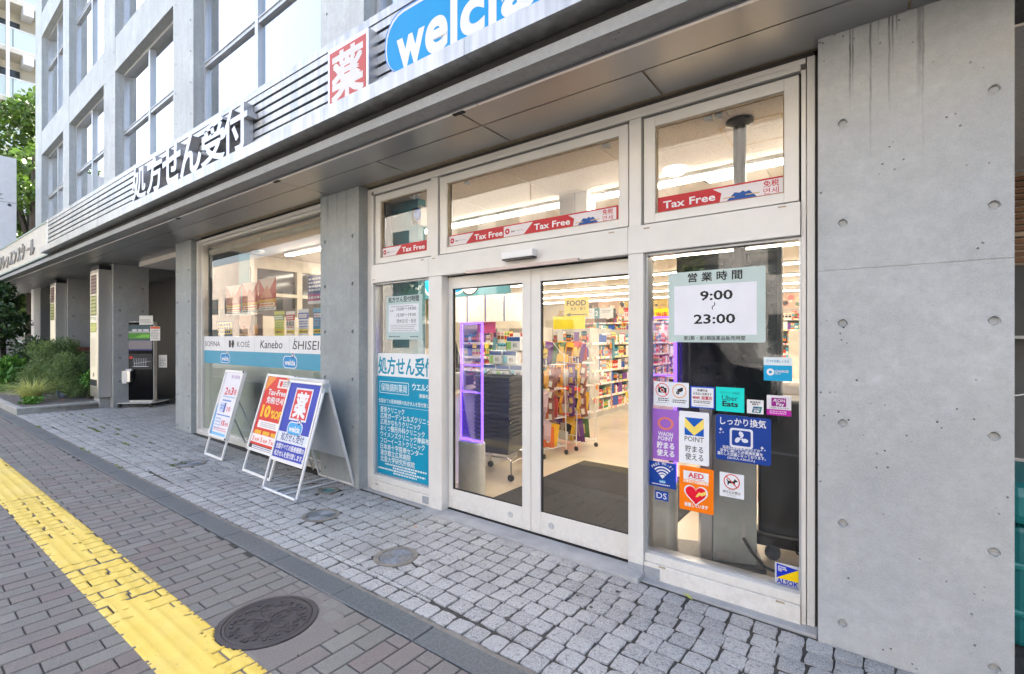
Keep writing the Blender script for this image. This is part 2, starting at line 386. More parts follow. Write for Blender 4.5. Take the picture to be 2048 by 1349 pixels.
# ================================================================== GROUND
def granite():
    t = NT('granite_setts'); r = t.rnd(); p = t.pos()
    base = t.mix(r, (0.205, 0.207, 0.205), (0.335, 0.335, 0.33))
    f = t.ramp(t.noise(p, 130, 3, 0.7), 0.38, 0.62); g = t.ramp(t.noise(p, 55, 4, 0.7), 0.55, 0.66)
    c = t.mix(t.math('MULTIPLY', f, 0.75), base, (0.52, 0.52, 0.51)); c = t.mix(t.math('MULTIPLY', g, 0.7), c, (0.09, 0.09, 0.09))
    d = t.ramp(t.noise(p, 1.6, 4), 0.50, 0.68); c = t.mix(t.math('MULTIPLY', d, 0.35), c, (0.15, 0.145, 0.135))
    t.base(c); t.b.inputs['Roughness'].default_value = 0.7; t.bump(t.noise(p, 110, 3, 0.7), 0.0022); return t.m
def paver():
    t = NT('paving_brick'); r = t.rnd(); p = t.pos()
    k = t.node('ShaderNodeValToRGB'); t.l.new(r, k.inputs[0]); e = k.color_ramp.elements; k.color_ramp.interpolation = 'CONSTANT'
    e[0].position = 0; e[0].color = (0.136, 0.129, 0.114, 1); e[1].position = 0.30; e[1].color = (0.165, 0.156, 0.139, 1)
    for q, cc in ((0.52, (0.147, 0.128, 0.113)), (0.70, (0.148, 0.121, 0.110)), (0.86, (0.178, 0.169, 0.148)), (0.93, (0.147, 0.108, 0.099))):
        x = e.new(q); x.color = (*cc, 1)
    f = t.ramp(t.noise(p, 260, 2, 0.7), 0.36, 0.64)
    c = t.mix(t.math('MULTIPLY', f, 0.5), k.outputs[0], (0.31, 0.305, 0.29)); c = t.mix(t.math('MULTIPLY', t.ramp(t.noise(p, 200, 2), 0.58, 0.7), 0.6), c, (0.06, 0.06, 0.06))
    d = t.ramp(t.noise(p, 1.9, 4), 0.48, 0.7); c = t.mix(t.math('MULTIPLY', d, 0.3), c, (0.10, 0.098, 0.095))
    t.base(c); t.b.inputs['Roughness'].default_value = 0.8; t.bump(t.noise(p, 230, 2, 0.7), 0.0014); return t.m
M['granite'] = granite(); M['paver'] = paver()
M['kerb'] = pm('dark_granite_kerb', (0.105, 0.115, 0.12), 0.55, var=0.14, scale=3, fine=0.45, bump=0.0006, bscale=160)
M['mortar'] = pm('sandy_mortar', (0.20, 0.185, 0.16), 0.9, var=0.35, scale=16, fine=0.3, bump=0.003, bscale=70)
M['joint'] = pm('joint_sand', (0.055, 0.052, 0.047), 0.95, var=0.3, scale=20, bump=0.002, bscale=150)
M['asphalt'] = pm('asphalt', (0.055, 0.055, 0.057), 0.85, var=0.2, scale=4, fine=0.3, bump=0.003, bscale=120)
M['cement'] = pm('smooth_cement', (0.36, 0.365, 0.37), 0.75, var=0.16, scale=7, fine=0.12, bump=0.001)

def ground_sheet(name, x0, x1, y0, y1, dz, m, n=1):
    mb = MB(); mb.add([(x0, y0, gz(x0) + dz), (x1, y0, gz(x1) + dz), (x1, y1, gz(x1) + dz), (x0, y1, gz(x0) + dz)], [(0, 1, 2, 3)])
    o = mb.build(name, m); o['kind'] = 'structure'; return o
ground_sheet('ground', -220, 120, -160, 160, -0.16, M['asphalt'])
ground_sheet('road', -120, 60, -14.0, -4.35, -0.145, M['asphalt'])
def kin(x): return -1.252 + (x + 1.8) * 0.0272               # inner edge of the kerb line
bed = MB()
for a, b in ((-40, -20), (-20, -8), (-8, 2), (2, 6)):
    bed.add([(a, -4.2, gz(a) - 0.010), (b, -4.2, gz(b) - 0.010), (b, 0.6, gz(b) - 0.010), (a, 0.6, gz(a) - 0.010)], [(0, 1, 2, 3)])
pavement = bed.build('pavement', M['joint']); pavement['kind'] = 'structure'
mk = MB(); mk.add([(-40, -4.35, gz(-40)), (6, -4.35, gz(6)), (6, -4.2, gz(6)), (-40, -4.2, gz(-40)), (-40, -4.35, gz(-40) - .15), (6, -4.35, gz(6) - .15)], [(0, 1, 2, 3), (4, 5, 1, 0)])
mk.build('road_kerb', M['cement'])['kind'] = 'structure'
CAMP = Vector((0, -CAM_D, CAM_H))
def dist(x, y): return (Vector((x, y, 0)) - CAMP).length
def inview(x, y):                                             # roughly inside the picture
    dx, dy = x, y + CAM_D; d = dx * -0.6076 + dy * 0.7942
    if d < 0.5: return False
    u = (dx * 0.7942 + dy * 0.6076) / d; v = CAM_H / d
    return -1.15 < u < 1.15 and v < 0.76
COVERS = [(-3.865, -0.745, 0.138), (-2.735, -0.848, 0.138), (-6.61, -0.80, 0.15), (-4.42, -0.33, 0.085)]
MAN = (-2.672, -1.776, 0.252)
def near_cover(x, y, pad=0.03): return any((x - a) ** 2 + (y - b) ** 2 < (r + pad) ** 2 for a, b, r in COVERS)

# ---- granite setts
def sett_mesh(seed, w, d):
    r = random.Random(seed); mb = MB(); n = 4; V = []; h = 0.0
    for j in range(n):
        for i in range(n):
            x = (i / (n - 1) - 0.5) * w; y = (j / (n - 1) - 0.5) * d
            e = i in (0, n - 1); g = j in (0, n - 1)
            if e and g: x *= 0.965; y *= 0.965
            x += r.uniform(-1, 1) * 0.004; y += r.uniform(-1, 1) * 0.004
            V.append((x, y, (-0.0030 if (e or g) else 0.0005) + r.uniform(-1, 1) * 0.0015))
    k = len(V); rim = [0, 1, 2, 3, 7, 11, 15, 14, 13, 12, 8, 4]
    V += [(V[i][0] * 1.05, V[i][1] * 1.05, -0.022) for i in rim]
    F = [(j * 4 + i, j * 4 + i + 1, j * 4 + i + 5, j * 4 + i + 4) for j in range(3) for i in range(3)]
    F += [(k + q, k + (q + 1) % 12, rim[(q + 1) % 12], rim[q]) for q in range(12)]
    mb.add(V, F); return mb
SETT = [sett_mesh(i, 0.1110, 0.1100) for i in range(8)]; SETTM = [s.mesh('cobblestone', M['granite'], smooth=False) for s in SETT]
setts = []                                                    # (x, y, sx, sy, rot)
PX = 0.1215
x = 1.1
cols = []
while x > -34: cols.append(x); x -= PX
for i, cx in enumerate(cols):
    off = (i % 2) * 0.0
    kr = kin(cx) + 0.032                                      # row laid along the kerb
    setts.append((cx + R.uniform(-.004, .004), kr + 0.06, 1.0, 1.0, 0.027))
    y = -1.045 + 0.0605 - PX * 3; ys = []
    yy = -0.112 - 0.058
    k = 0
    top = kr + 0.122
    while yy - 0.056 > top + 0.012:
        setts.append((cx + R.uniform(-.005, .005) + 0.02 * math.sin(yy * 9), yy + R.uniform(-.004, .004), 1, 1, R.uniform(-.03, .03))); yy -= PX
    gap = yy + PX - 0.058 - top                                 # the wedge left over takes cut setts
    if gap > 0.028: setts.append((cx, top + gap / 2, 1.0, (gap - 0.012) / 0.109, 0))
# setts in the entrance passage, beyond the facade line
for i, cx in enumerate(cols):
    if -12.6 < cx < -9.3:
        yy = -0.05
        while yy < 2.6: setts.append((cx, yy, 1, 1, R.uniform(-.03, .03))); yy += PX
BLOCK = [(-13.6, -12.7, -0.15, 0.6), (-9.27, -8.58, -0.12, 0.5), (-4.95, -4.22, -0.12, .5), (-0.28, 1.4, -0.118, .6), (-3.12, -1.24, -0.135, 0.3)]
def blocked(x, y): return any(a < x < b and c < y < d for a, b, c, d in BLOCK) or (x < -12.93 and y > -1.6) or (y > -0.06 and not (-12.6 < x < -9.3))
def shove(q):                                                 # setts cut round the covers
    for a, b, r in COVERS:
        d = math.hypot(q[0] - a, q[1] - b)
        if d < r - 0.004: return None
        if d < r + 0.048: k = (r + 0.050) / d; return (a + (q[0] - a) * k, b + (q[1] - b) * k, q[2] * .90, q[3] * .90, math.atan2(q[1] - b, q[0] - a))
    return q
setts = [q for q in (shove(q) for q in setts) if q and not blocked(q[0], q[1]) and inview(q[0], q[1])]
setts.sort(key=lambda q: dist(q[0], q[1]))
stf = MB()
for n, (sx_, sy_, a, b, rot) in enumerate(setts):
    i = R.randrange(8); rz = rot + (R.randrange(4) * PI / 2 if b > .95 else 0); z = gz(sx_) + R.uniform(-.0022, .0022)
    if n < 300:
        o = bpy.data.objects.new('cobblestone', SETTM[i]); o.location = (sx_, sy_, z); o.rotation_euler = (R.uniform(-.015, .015), R.uniform(-.015, .015), rz); o.scale = (a, b, 1); link(o, pavement)
    else:
        stf.add(SETT[i].v, SETT[i].f, 0, Matrix.Translation((sx_, sy_, z)) @ Matrix.Rotation(rz, 4, 'Z') @ Matrix.Diagonal((a, b, 1, 1)))
stf.build('cobblestone_field', M['granite'], pavement)['kind'] = 'stuff'
# ---- paving bricks: long side towards the shop, half-bond
BW, BL, PXB, PYB = 0.1075, 0.2165, 0.1145, 0.2235
def brick_mb(l, w=BW): mb = MB(); mb.cbox(-w / 2, w / 2, -l / 2, l / 2, -0.03, 0, 0.004); return mb
BM = {}
def brickmesh(l):
    k = round(l, 2)
    if k not in BM: BM[k] = brick_mb(k if k != 0.22 else BL).mesh('brick', M['paver'])
    return BM[k]
bricks = []; i = 0; x = -0.9
X0B = -3.92
while True:
    cx = X0B - 0.1145 * (i - 40); i += 1
    if cx < -34: break
    if cx > 1.5: continue
    end = kin(cx) - 0.155 - 0.006
    y0 = -2.61 + (i % 2) * PYB / 2 - PYB * 8
    while y0 < end:
        a = y0 + 0.0035; b = min(y0 + PYB - 0.0035, end)
        if b - a > 0.03 and a > -4.2: bricks.append((cx, (a + b) / 2, b - a))
        y0 += PYB
def hit_man(x, y, l):
    dx = max(0, abs(x - MAN[0]) - BW / 2); dy = max(0, abs(y - MAN[1]) - l / 2); return dx * dx + dy * dy < (MAN[2] + 0.004) ** 2
keep = []
for cx, cy, l in bricks:
    if not inview(cx, cy): continue
    if hit_man(cx, cy, l):                                    # cut the brick back to the manhole frame
        hw = max(abs(cx - MAN[0]) - BW / 2, 0); rr = MAN[2] + 0.012
        if hw >= rr: keep.append((cx, cy, l)); continue
        half = math.sqrt(rr * rr - hw * hw); a, b = cy - l / 2, cy + l / 2
        if b > MAN[1] + half + 0.03: q = MAN[1] + half; keep.append((cx, (max(a, q) + b) / 2, b - max(a, q)))
        if a < MAN[1] - half - 0.03: q = MAN[1] - half; keep.append((cx, (a + min(b, q)) / 2, min(b, q) - a))
    else: keep.append((cx, cy, l))
keep.sort(key=lambda q: dist(q[0], q[1]))
stf = MB()
for n, (cx, cy, l) in enumerate(keep):
    z = gz(cx) + R.uniform(-.0012, .0012); rz = R.uniform(-.006, .006)
    if n < 300:
        o = bpy.data.objects.new('brick', brickmesh(l)); o.location = (cx + R.uniform(-.001, .001), cy, z); o.rotation_euler = (R.uniform(-.006, .006), R.uniform(-.006, .006), rz); link(o, pavement)
    else:
        q = brick_mb(l - 0.003); stf.add(q.v, q.f, 0, Matrix.Translation((cx, cy, z)) @ Matrix.Rotation(rz, 4, 'Z'))
stf.build('brick_field', M['paver'], pavement)['kind'] = 'stuff'
# ---- kerb stones between bricks and setts, and the mortar seam
x = 0.198; n = 0
while x > -34:
    L = 0.700
    mb = MB(); mb.cbox(-L / 2, L / 2, -0.075, 0.075, -0.08, 0.0, 0.005)
    xm = x - L / 2
    if n == 0: KM = mb.mesh('kerb_stone', M['kerb'])
    if xm < 0.6:
        o = bpy.data.objects.new('kerb_stone', KM); o.location = (xm, kin(xm) - 0.0775, gz(xm) + 0.003 + R.uniform(-.002, .002)); o.rotation_euler = (0, 0.0105, 0.0272); link(o, pavement)
    x -= 0.705; n += 1
seam = MB(); V = []
xs = [0.6 - 0.08 * i for i in range(430)]
for q in xs:
    w = 0.030 + 0.014 * mnoise.noise((q * 5, 0, 0)); V += [(q, kin(q) - 0.0008, gz(q) - 0.004), (q, kin(q) + w, gz(q) - 0.006)]
seam.add(V, [(2 * i, 2 * i + 2, 2 * i + 3, 2 * i + 1) for i in range(len(xs) - 1)][::1])
seam.v = [(a, b, c + 0.001) for a, b, c in seam.v]; seam.f = [f[::-1] for f in seam.f]
seam.build('mortar_seam', M['mortar'], pavement)
# moss and weeds in the joints near the planter
ms = MB()
for _ in range(900):
    t = R.random(); row = R.choice([0, 1, 1, 2, 3]); px_ = -6.6 - 5.8 * t
    py_ = (kin(px_) + 0.02 if row == 0 else -1.10 + 0.1215 * row + 0.005) + R.gauss(0, .012)
    if mnoise.noise((px_ * 2.2, row * 3.1, 0)) < 0.12: continue
    a = R.random() * 6.28; s = 0.012 + R.random() * 0.016
    ms.add([(px_ - s * math.cos(a), py_ - s * math.sin(a), gz(px_) + .001), (px_ + s * math.cos(a), py_ + s * math.sin(a), gz(px_) + .001), (px_ + s * .4 * math.sin(a), py_ - s * .4 * math.cos(a), gz(px_) + .012)], [(0, 1, 2)])
ms.build('joint_moss', pm('moss', (0.13, 0.19, 0.03), 0.9, var=0.4, scale=20), pavement)['kind'] = 'stuff'

# ---- yellow tactile strip, thick paint over the bricks
def yellow():
    t = NT('yellow_road_paint'); p = t.pos()
    a = t.ramp(t.noise(p, 5, 5), 0.3, 0.7); b = t.ramp(t.noise(p, 60, 5, 0.7), 0.60, 0.70); c = t.mix(a, (0.74, 0.53, 0.085), (0.82, 0.61, 0.14))
    c = t.mix(t.math('MULTIPLY', b, 0.55), c, (0.50, 0.40, 0.18)); s2 = t.ramp(t.noise(p, 2.0, 3), 0.52, 0.7); sp_ = t.ramp(t.noise(p, 38, 6, .75), .60, .68); c = t.mix(t.math('MULTIPLY', sp_, t.ramp(t.noise(p, 3.1, 3), .42, .6)), c, (.23, .20, .14)); c = t.mix(t.math('MULTIPLY', s2, 0.25), c, (0.55, 0.46, 0.24))
    t.base(c); t.b.inputs['Roughness'].default_value = 0.62; t.bump(t.noise(p, 90, 4), 0.0012); return t.m
M['yellow'] = yellow()
def yL(x): return -2.311 + (x + 2.7) * 0.0290
CELL = 0.0125; NY = 27; W = 0.335; tac = MB(); idx = {}
def tz(x, t):
    h = 0.0026 + 0.0010 * mnoise.noise((x * 6, t * 6, 3))
    for c in (0.062, 0.133, 0.204, 0.275):
        q = abs(t - c) / 0.017
        if q < 1: h += 0.0045 * (1 - q * q) ** 1.5
    return h
def joint_near(x, y):
    k = (X0B - x) / 0.1145; kc = round(k); dx = abs((k - math.floor(k)) - 0.5) * 0.1145
    i = kc + 41
    ph = ((y + 2.61 - (i % 2) * PYB / 2) / PYB) % 1.0
    dy = min(ph, 1 - ph) * PYB
    return min(abs(0.05725 - abs(x - (X0B - kc * 0.1145))), dy)
nx = int(10.0 / CELL)
for i in range(nx):
    x = -1.5 - i * CELL
    for j in range(NY):
        t = (j + 0.5) * W / NY; y = yL(x) + t
        if math.hypot(x - MAN[0], y - MAN[1]) < MAN[2] + 0.006: continue
        e = min(t, W - t)
        if e < 0.013 + 0.010 * mnoise.noise((x * 34, j > 13, 2.0)) + 0.004: continue
        wear = mnoise.noise((x * 1.3 + 5.0, t * 3.0, 0.7)) + (0.55 if -4.35 < x < -3.25 else 0.0) + (0.28 if (-6.4 < x <= -4.35 and t > 0.16) else 0.0) + (0.14 if e < 0.06 else 0) + (0.10 if t > .2 else 0)
        jd = joint_near(x, y)
        if wear > 0.30 and jd < 0.0068: continue
        if wear > 0.10 and jd < 0.005 and mnoise.noise((x * 20, y * 20, 5)) > 0.05: continue
        f = []
        for a, b in ((i, j), (i, j + 1), (i + 1, j + 1), (i + 1, j)):
            if (a, b) not in idx:
                X = -1.5 - (a - 0.5) * CELL; tt = b * W / NY
                idx[a, b] = len(tac.v); tac.v.append((X, yL(X) + tt, gz(X) + tz(X, tt)))
            f.append(idx[a, b])
        tac.f.append((f[0], f[3], f[2], f[1])); tac.m.append(0)
tac.f = [f[::-1] for f in tac.f]
# skirt down to the bricks so that the paint has thickness
edge = {}
for f in tac.f:
    for a, b in zip(f, f[1:] + f[:1]): edge[(a, b)] = 1
low = {}
for (a, b) in list(edge):
    if (b, a) not in edge:
        for q in (a, b):
            if q not in low: low[q] = len(tac.v); v = tac.v[q]; tac.v.append((v[0], v[1], gz(v[0]) - 0.003))
        tac.f.append((b, a, low[a], low[b])); tac.m.append(0)
to = tac.build('tactile_strip', M['yellow'], smooth=True)
tag(to, 'worn yellow ribbed tactile strip painted along the brick pavement', 'tactile strip')

# ---- manhole cover
M['iron'] = pm('cast_iron', (0.062, 0.054, 0.055), 0.55, 0.15, var=0.25, scale=25, bump=0.0006, bscale=200, rvar=0.1)
mx, my, mr = MAN
mh = thing('manhole_cover', 'round dark cast iron manhole cover with flower relief, beside the yellow strip', 'manhole cover', (mx, my, gz(mx)))
a = MB(); a.lathe([(mr, -0.03), (mr, 0.001), (mr - 0.004, 0.003), (mr - 0.026, 0.003), (mr - 0.028, -0.004), (mr - 0.034, -0.006)][::1], 56); a.build('frame_ring', M['iron'], mh, local=True)
lid = MB(); lr = mr - 0.031
lid.lathe([(lr, -0.02), (lr, 0.001), (lr - 0.004, 0.003), (lr - 0.012, 0.003), (lr - 0.016, -0.003), (0.0, -0.003)], 56); lo_ = lid.build('lid', M['iron'], mh, local=True)
rl = MB()
def ridge(pts, w=0.006): rl.tube([(x, y, -0.002) for x, y in pts], w, 5)
for k in range(5):
    a0 = 2 * PI * k / 5 + 0.3; P = []
    for i in range(17):
        t = i / 16 * 2 - 1; rad = 0.030 + 0.095 * (1 - abs(t) ** 2.2) - (0.018 if abs(t) < 0.12 else 0); P.append((rad * math.cos(a0 + t * 0.60), rad * math.sin(a0 + t * 0.60)))
    ridge(P, 0.0045)
    ridge([(0.02 * math.cos(a0), 0.02 * math.sin(a0)), (0.075 * math.cos(a0), 0.075 * math.sin(a0))], 0.004)
    for s in (-1, 1): ridge([(0.03 * math.cos(a0 + s * .1), 0.03 * math.sin(a0 + s * .1)), (0.085 * math.cos(a0 + s * .33), 0.085 * math.sin(a0 + s * .33))], 0.0028)
    rl.tube([(0, 0, -.002), (0.032 * math.cos(a0 + .63), 0.032 * math.sin(a0 + .63), 0.0)], 0.008, 6)
rl.lathe([(0.017, -0.003), (0.017, 0.002), (0.0, 0.004)], 10)
for k in range(10):
    a0 = 2 * PI * k / 10; P = [((0.150 + 0.012 * math.cos(3 * PI * i / 8)) * math.cos(a0 + (i / 8 - .5) * .62), (0.150 + 0.012 * math.cos(3 * PI * i / 8)) * math.sin(a0 + (i / 8 - .5) * .62)) for i in range(9)]
    ridge(P, 0.0042)
    for q in (-.2, .08, .22):
        rl.box(-0.010, 0.010, -0.006, 0.006, -0.003, 0.0025, 0, Matrix.Rotation(a0 + q, 4, 'Z') @ Matrix.Translation((0.180 + .008 * math.sin(k * 7 + q * 9), 0, 0)) @ Matrix.Rotation(0.8 * math.sin(k * 3 + q * 20), 4, 'Z'))
    rl.tube([(0.168 * math.cos(a0 + .31 * i / 4), 0.168 * math.sin(a0 + .31 * i / 4), -.002) for i in range(5)], 0.003, 5)
ro = rl.build('relief', M['iron'], lo_, local=True)
q = MB(); q.lathe([(mr + .15, -0.0075), (mr + .14, -0.0042), (mr + .006, -0.0035), (mr + .004, -0.012)], 40); q.build('cut_brick_collar', M['paver'], mh, local=True)
# ---- small round covers among the setts
M['cover'] = pm('grey_cast_cover', (0.20, 0.215, 0.23), 0.5, 0.25, var=0.2, scale=30, bump=0.0005)
M['cover_teal'] = pm('teal_cast_cover', (0.10, 0.24, 0.25), 0.5, 0.2, var=0.25, scale=30)
labs = ['small grey ringed metal cover in the setts in front of the blue signboard', 'small grey ringed metal cover in the setts in front of the left door', 'pale round cover sunk in the setts near the white poster stand', 'tiny teal round cap in the setts beneath the blue signboard']
for (cx, cy, r), lb, w in zip(COVERS, labs, (0, 0, 0, 1)):
    r -= 0.012
    c = thing('drain_cover', lb, 'drain cover', (cx, cy, gz(cx)))
    q = MB(); q.lathe([(r + 0.030, -0.03), (r + 0.030, 0.0015), (r + .024, .0035), (r - 0.004, 0.003), (r - 0.008, -0.006)], 36); q.build('rim', M['mortar'], c, local=True); q = MB(); q.lathe([(r + .055, -0.009), (r + .05, -0.0075), (r + .004, -0.0045)], 32); q.build('mortar_collar', M['joint'], c, local=True)
    q = MB(); pr = [(r - 0.009, -0.02)]
    nr = 9 if not w else 4
    for i in range(nr * 4 + 1):
        rad = (r - 0.010) * (1 - i / (nr * 4)); pr.append((max(rad, 0.0), -0.003 + 0.0022 * math.cos(i * PI / 2)))
    q.lathe(pr, 36); q.build('lid', M['cover_teal'] if w else M['cover'], c, local=True)
# ---- old chewing gum and small litter trodden onto the paving
GUM = MB(); g_ = random.Random(5)
for _ in range(46):
    x, y = g_.uniform(-9, -1.2), g_.uniform(-3.1, -.2); r_ = g_.uniform(.008, .018)
    if math.hypot(x - MAN[0], y - MAN[1]) < .3: continue
    P = [(x + r_ * (1 + .25 * math.sin(3 * a + x * 9)) * math.cos(a), y + r_ * math.sin(a), gz(x) + .0032) for a in [2 * PI * i / 10 for i in range(10)]]; GUM.add(P, [tuple(range(10))])
GUM.build('gum_spots', pm('old_gum', (.055, .052, .048), .7, var=.4, scale=5), pavement)['kind'] = 'stuff'
# ---- fallen leaves
def leaf(x, y, s, a, col, lb):
    mb = MB(); P = [(0, -1, 0), (.45, -.4, .12), (.5, .2, .2), (.15, .8, .1), (0, 1.25, .22), (-.2, .75, .1), (-.5, .15, .22), (-.4, -.45, .1)]
    mb.add([(px * s, py * s, pz * s) for px, py, pz in P] + [(0, 0, 0.02 * s), (0, -1.5 * s, .1 * s)], [(i, (i + 1) % 8, 8) for i in range(8)] + [(0, 9, 8)])
    o = mb.build('fallen_leaf', pm('leaf_' + lb.split()[0], col, 0.6, var=0.3, scale=60)); o.location = (x, y, gz(x) + 0.004); o.rotation_euler = (.1, .05, a); tag(o, lb, 'leaf')
leaf(-0.93, -0.105, .030, 1.1, (0.36, 0.40, 0.10), 'yellow-green leaf lying against the white sill of the right window')
leaf(-3.02, -0.42, .020, 2.2, (0.55, 0.20, 0.03), 'orange leaf lying on the setts in front of the left door')
leaf(-4.18, -0.33, .026, .4, (0.03, 0.022, 0.018), 'dark curled leaf lying between the blue signboard and the ringed cover')
leaf(-4.72, -0.32, .036, 2.7, (0.10, 0.04, 0.025), 'brown dead leaf lying inside the feet of the blue signboard')
leaf(-3.75, -0.16, .030, 1.9, (0.35, 0.2, 0.14), 'pale brown leaf lying below the teal clinic poster')

# ================================================================== THE OFFICE BUILDING
bld = thing('office_building', 'grey fair-faced concrete office building with large grid windows above the shop', 'building', (-5, 0.3, 0))
YF = -0.107
def holed_face(mb, x0, x1, z0, z1, y, hx, hz, r=0.020, depth=0.016, n=12):
    """front face with round tie holes sunk into it"""
    xe = [x0] + [(a + b) / 2 for a, b in zip(hx, hx[1:])] + [x1]; ze = [z0] + [(a + b) / 2 for a, b in zip(hz, hz[1:])] + [z1]
    for i, cx in enumerate(hx):
        for j, cz in enumerate(hz):
            a, b, c, d = xe[i], xe[i + 1], ze[j], ze[j + 1]
            h = r * 1.45                                      # a small square round each hole keeps the faces well shaped
            V = [(cx - h, y, cz - h), (cx + h, y, cz - h), (cx + h, y, cz + h), (cx - h, y, cz + h)] + [(cx + r * math.cos(2 * PI * k / n - 3 * PI / 4), y, cz + r * math.sin(2 * PI * k / n - 3 * PI / 4)) for k in range(n)] \
                + [(cx + r * .8 * math.cos(2 * PI * k / n - 3 * PI / 4), y + depth, cz + r * .8 * math.sin(2 * PI * k / n - 3 * PI / 4)) for k in range(n)]
            mb.add([(a, y, c), (b, y, c), (b, y, cz - h), (a, y, cz - h), (a, y, cz + h), (b, y, cz + h), (b, y, d), (a, y, d), (cx - h, y, cz - h), (cx - h, y, cz + h), (cx + h, y, cz - h), (cx + h, y, cz + h)], [(0, 1, 2, 10, 8, 3), (4, 9, 11, 5, 6, 7), (3, 8, 9, 4), (10, 2, 5, 11)])
            F = []; q = n // 4
            for s in range(4):
                F.append((s, (s + 1) % 4, 4 + (s * q + q) % n))
                for k in range(q): F.append((s, 4 + (s * q + k + 1) % n, 4 + (s * q + k) % n))
            F += [(4 + k, 4 + (k + 1) % n, 4 + n + (k + 1) % n, 4 + n + k) for k in range(n)]; F.append(tuple(4 + n + k for k in range(n)))
            mb.add(V, F)
def column(x0, x1, z0, z1, y1, hx=None, hz0=None, step=0.507, m='concrete', joints=(), name='column'):
    zs = [z0] + list(joints) + [z1]; mb = MB()
    for a, b in zip(zs, zs[1:]):
        g0 = 0.0014 if a != z0 else 0; g1 = 0.0014 if b != z1 else 0
        A, B = a + g0, b - g1
        hz = []
        if hz0 is not None:
            h = hz0
            while h < B - 0.04:
                if h > A + 0.04: hz.append(h)
                h += step
        if hx and hz: holed_face(mb, x0, x1, A, B, YF, hx, hz)
        else: mb.add([(x0, YF, A), (x1, YF, A), (x1, YF, B), (x0, YF, B)], [(0, 1, 2, 3)])
        mb.add([(x0, YF, A), (x1, YF, A), (x1, y1, A), (x0, y1, A), (x0, YF, B), (x1, YF, B), (x1, y1, B), (x0, y1, B)], [(1, 2, 6, 5), (2, 3, 7, 6), (3, 0, 4, 7), (4, 5, 6, 7), (0, 3, 2, 1)])
        if b != z1: mb.box(x0 + .004, x1 - .004, YF + .004, y1 - .004, b - .004, b + .004)
    return mb.build(name, M[m], bld)
# ground floor
column(-0.264, 0.453, -0.1, 3.11, 0.62, [-0.158, 0.391], 0.1085, joints=(1.900,))
q = MB(); q.box(.136, .143, YF - .0012, YF + .01, 1.902, 3.108); q.build('formwork_ridge', M['concrete'], bld)
column(-4.936, -4.232, -0.1, 3.11, 0.42, [-4.847, -4.339], 0.14, 0.494, m='concrete_mid', joints=(1.90,))
column(-9.25, -8.60, 0.0, 3.11, 0.60, [-9.16, -8.70], 0.14, 0.5, m='concrete_mid', joints=(1.90,))
for a, b in ((-13.47, -12.66), (-17.33, -16.66), (-21.1, -20.15)):
    mb = MB(); mb.box(a, b, -0.13, 0.48, 0, 1.897); mb.box(a, b, -0.13, 0.48, 1.903, 3.11); mb.box(a + .004, b - .004, -0.12, 0.47, 1.89, 1.91)
    for zz in (0.66, 1.15, 1.62, 2.14, 2.62):                 # tie holes on the right-hand side
        for yy in (0.03, 0.37):
            mb.lathe([(0.018, 0.0), (0.015, 0.0015), (0.0, 0.0016)], 10, 0, Matrix.Translation((b, yy, zz)) @ Matrix.Rotation(PI / 2, 4, 'Y')) if False else None
    mb.build('column', M['concrete_dark'], bld)
# tie-hole plugs on the side of the passage column
M['plug'] = pm('dark_tie_hole', (0.05, 0.048, 0.045), 0.9)
mb = MB()
for xx in (-12.66, -16.66):
    for zz in (0.66, 1.15, 1.62, 2.14, 2.62):
        for yy in (-0.02, 0.37): mb.lathe([(0.022, -0.004), (0.022, 0.001), (0.014, 0.0015), (0.012, -0.002), (0, -0.002)], 10, 0, Matrix.Translation((xx, yy, zz)) @ Matrix.Rotation(PI / 2, 4, 'Y'))
mb.build('tie_hole', M['plug'], bld)
# upper floors
q = MB(); q.box(-.289, -.262, .015, .12, -.1, 3.11); q.box(-4.26, -4.229, .015, .12, -.1, 3.11); q.box(-4.24, -.26, .015, .12, 3.084, 3.13); q.box(-8.8, -4.92, .015, .12, 3.084, 3.13); q.build('sealant', pm('dark_sealant', (.05, .045, .04), .8), bld)
UC = [(-21.08, -20.15), (-17.33, -16.66), (-13.47, -12.64), (-9.36, -8.51), (-4.936, -4.15), (-0.264, 0.50), (4.3, 5.0)]
LEV = [(3.9, 7.10), (7.80, 10.68), (11.38, 14.3)]             # window openings, from the first floor up
for a, b in UC:
    zs = [3.4, 7.10, 7.80, 10.68, 11.38, 15.0]
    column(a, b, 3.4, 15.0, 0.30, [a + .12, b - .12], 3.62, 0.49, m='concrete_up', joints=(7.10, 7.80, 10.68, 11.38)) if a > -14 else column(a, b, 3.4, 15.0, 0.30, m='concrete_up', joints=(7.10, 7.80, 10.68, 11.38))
M['alu_frame'] = pm('window_aluminium', (0.56, 0.57, 0.58), 0.35, 0.55, var=0.06, scale=4)
M['pane_up'] = glass('coated_glass', (0.55, 0.66, 0.66), 2.6, 2.4)
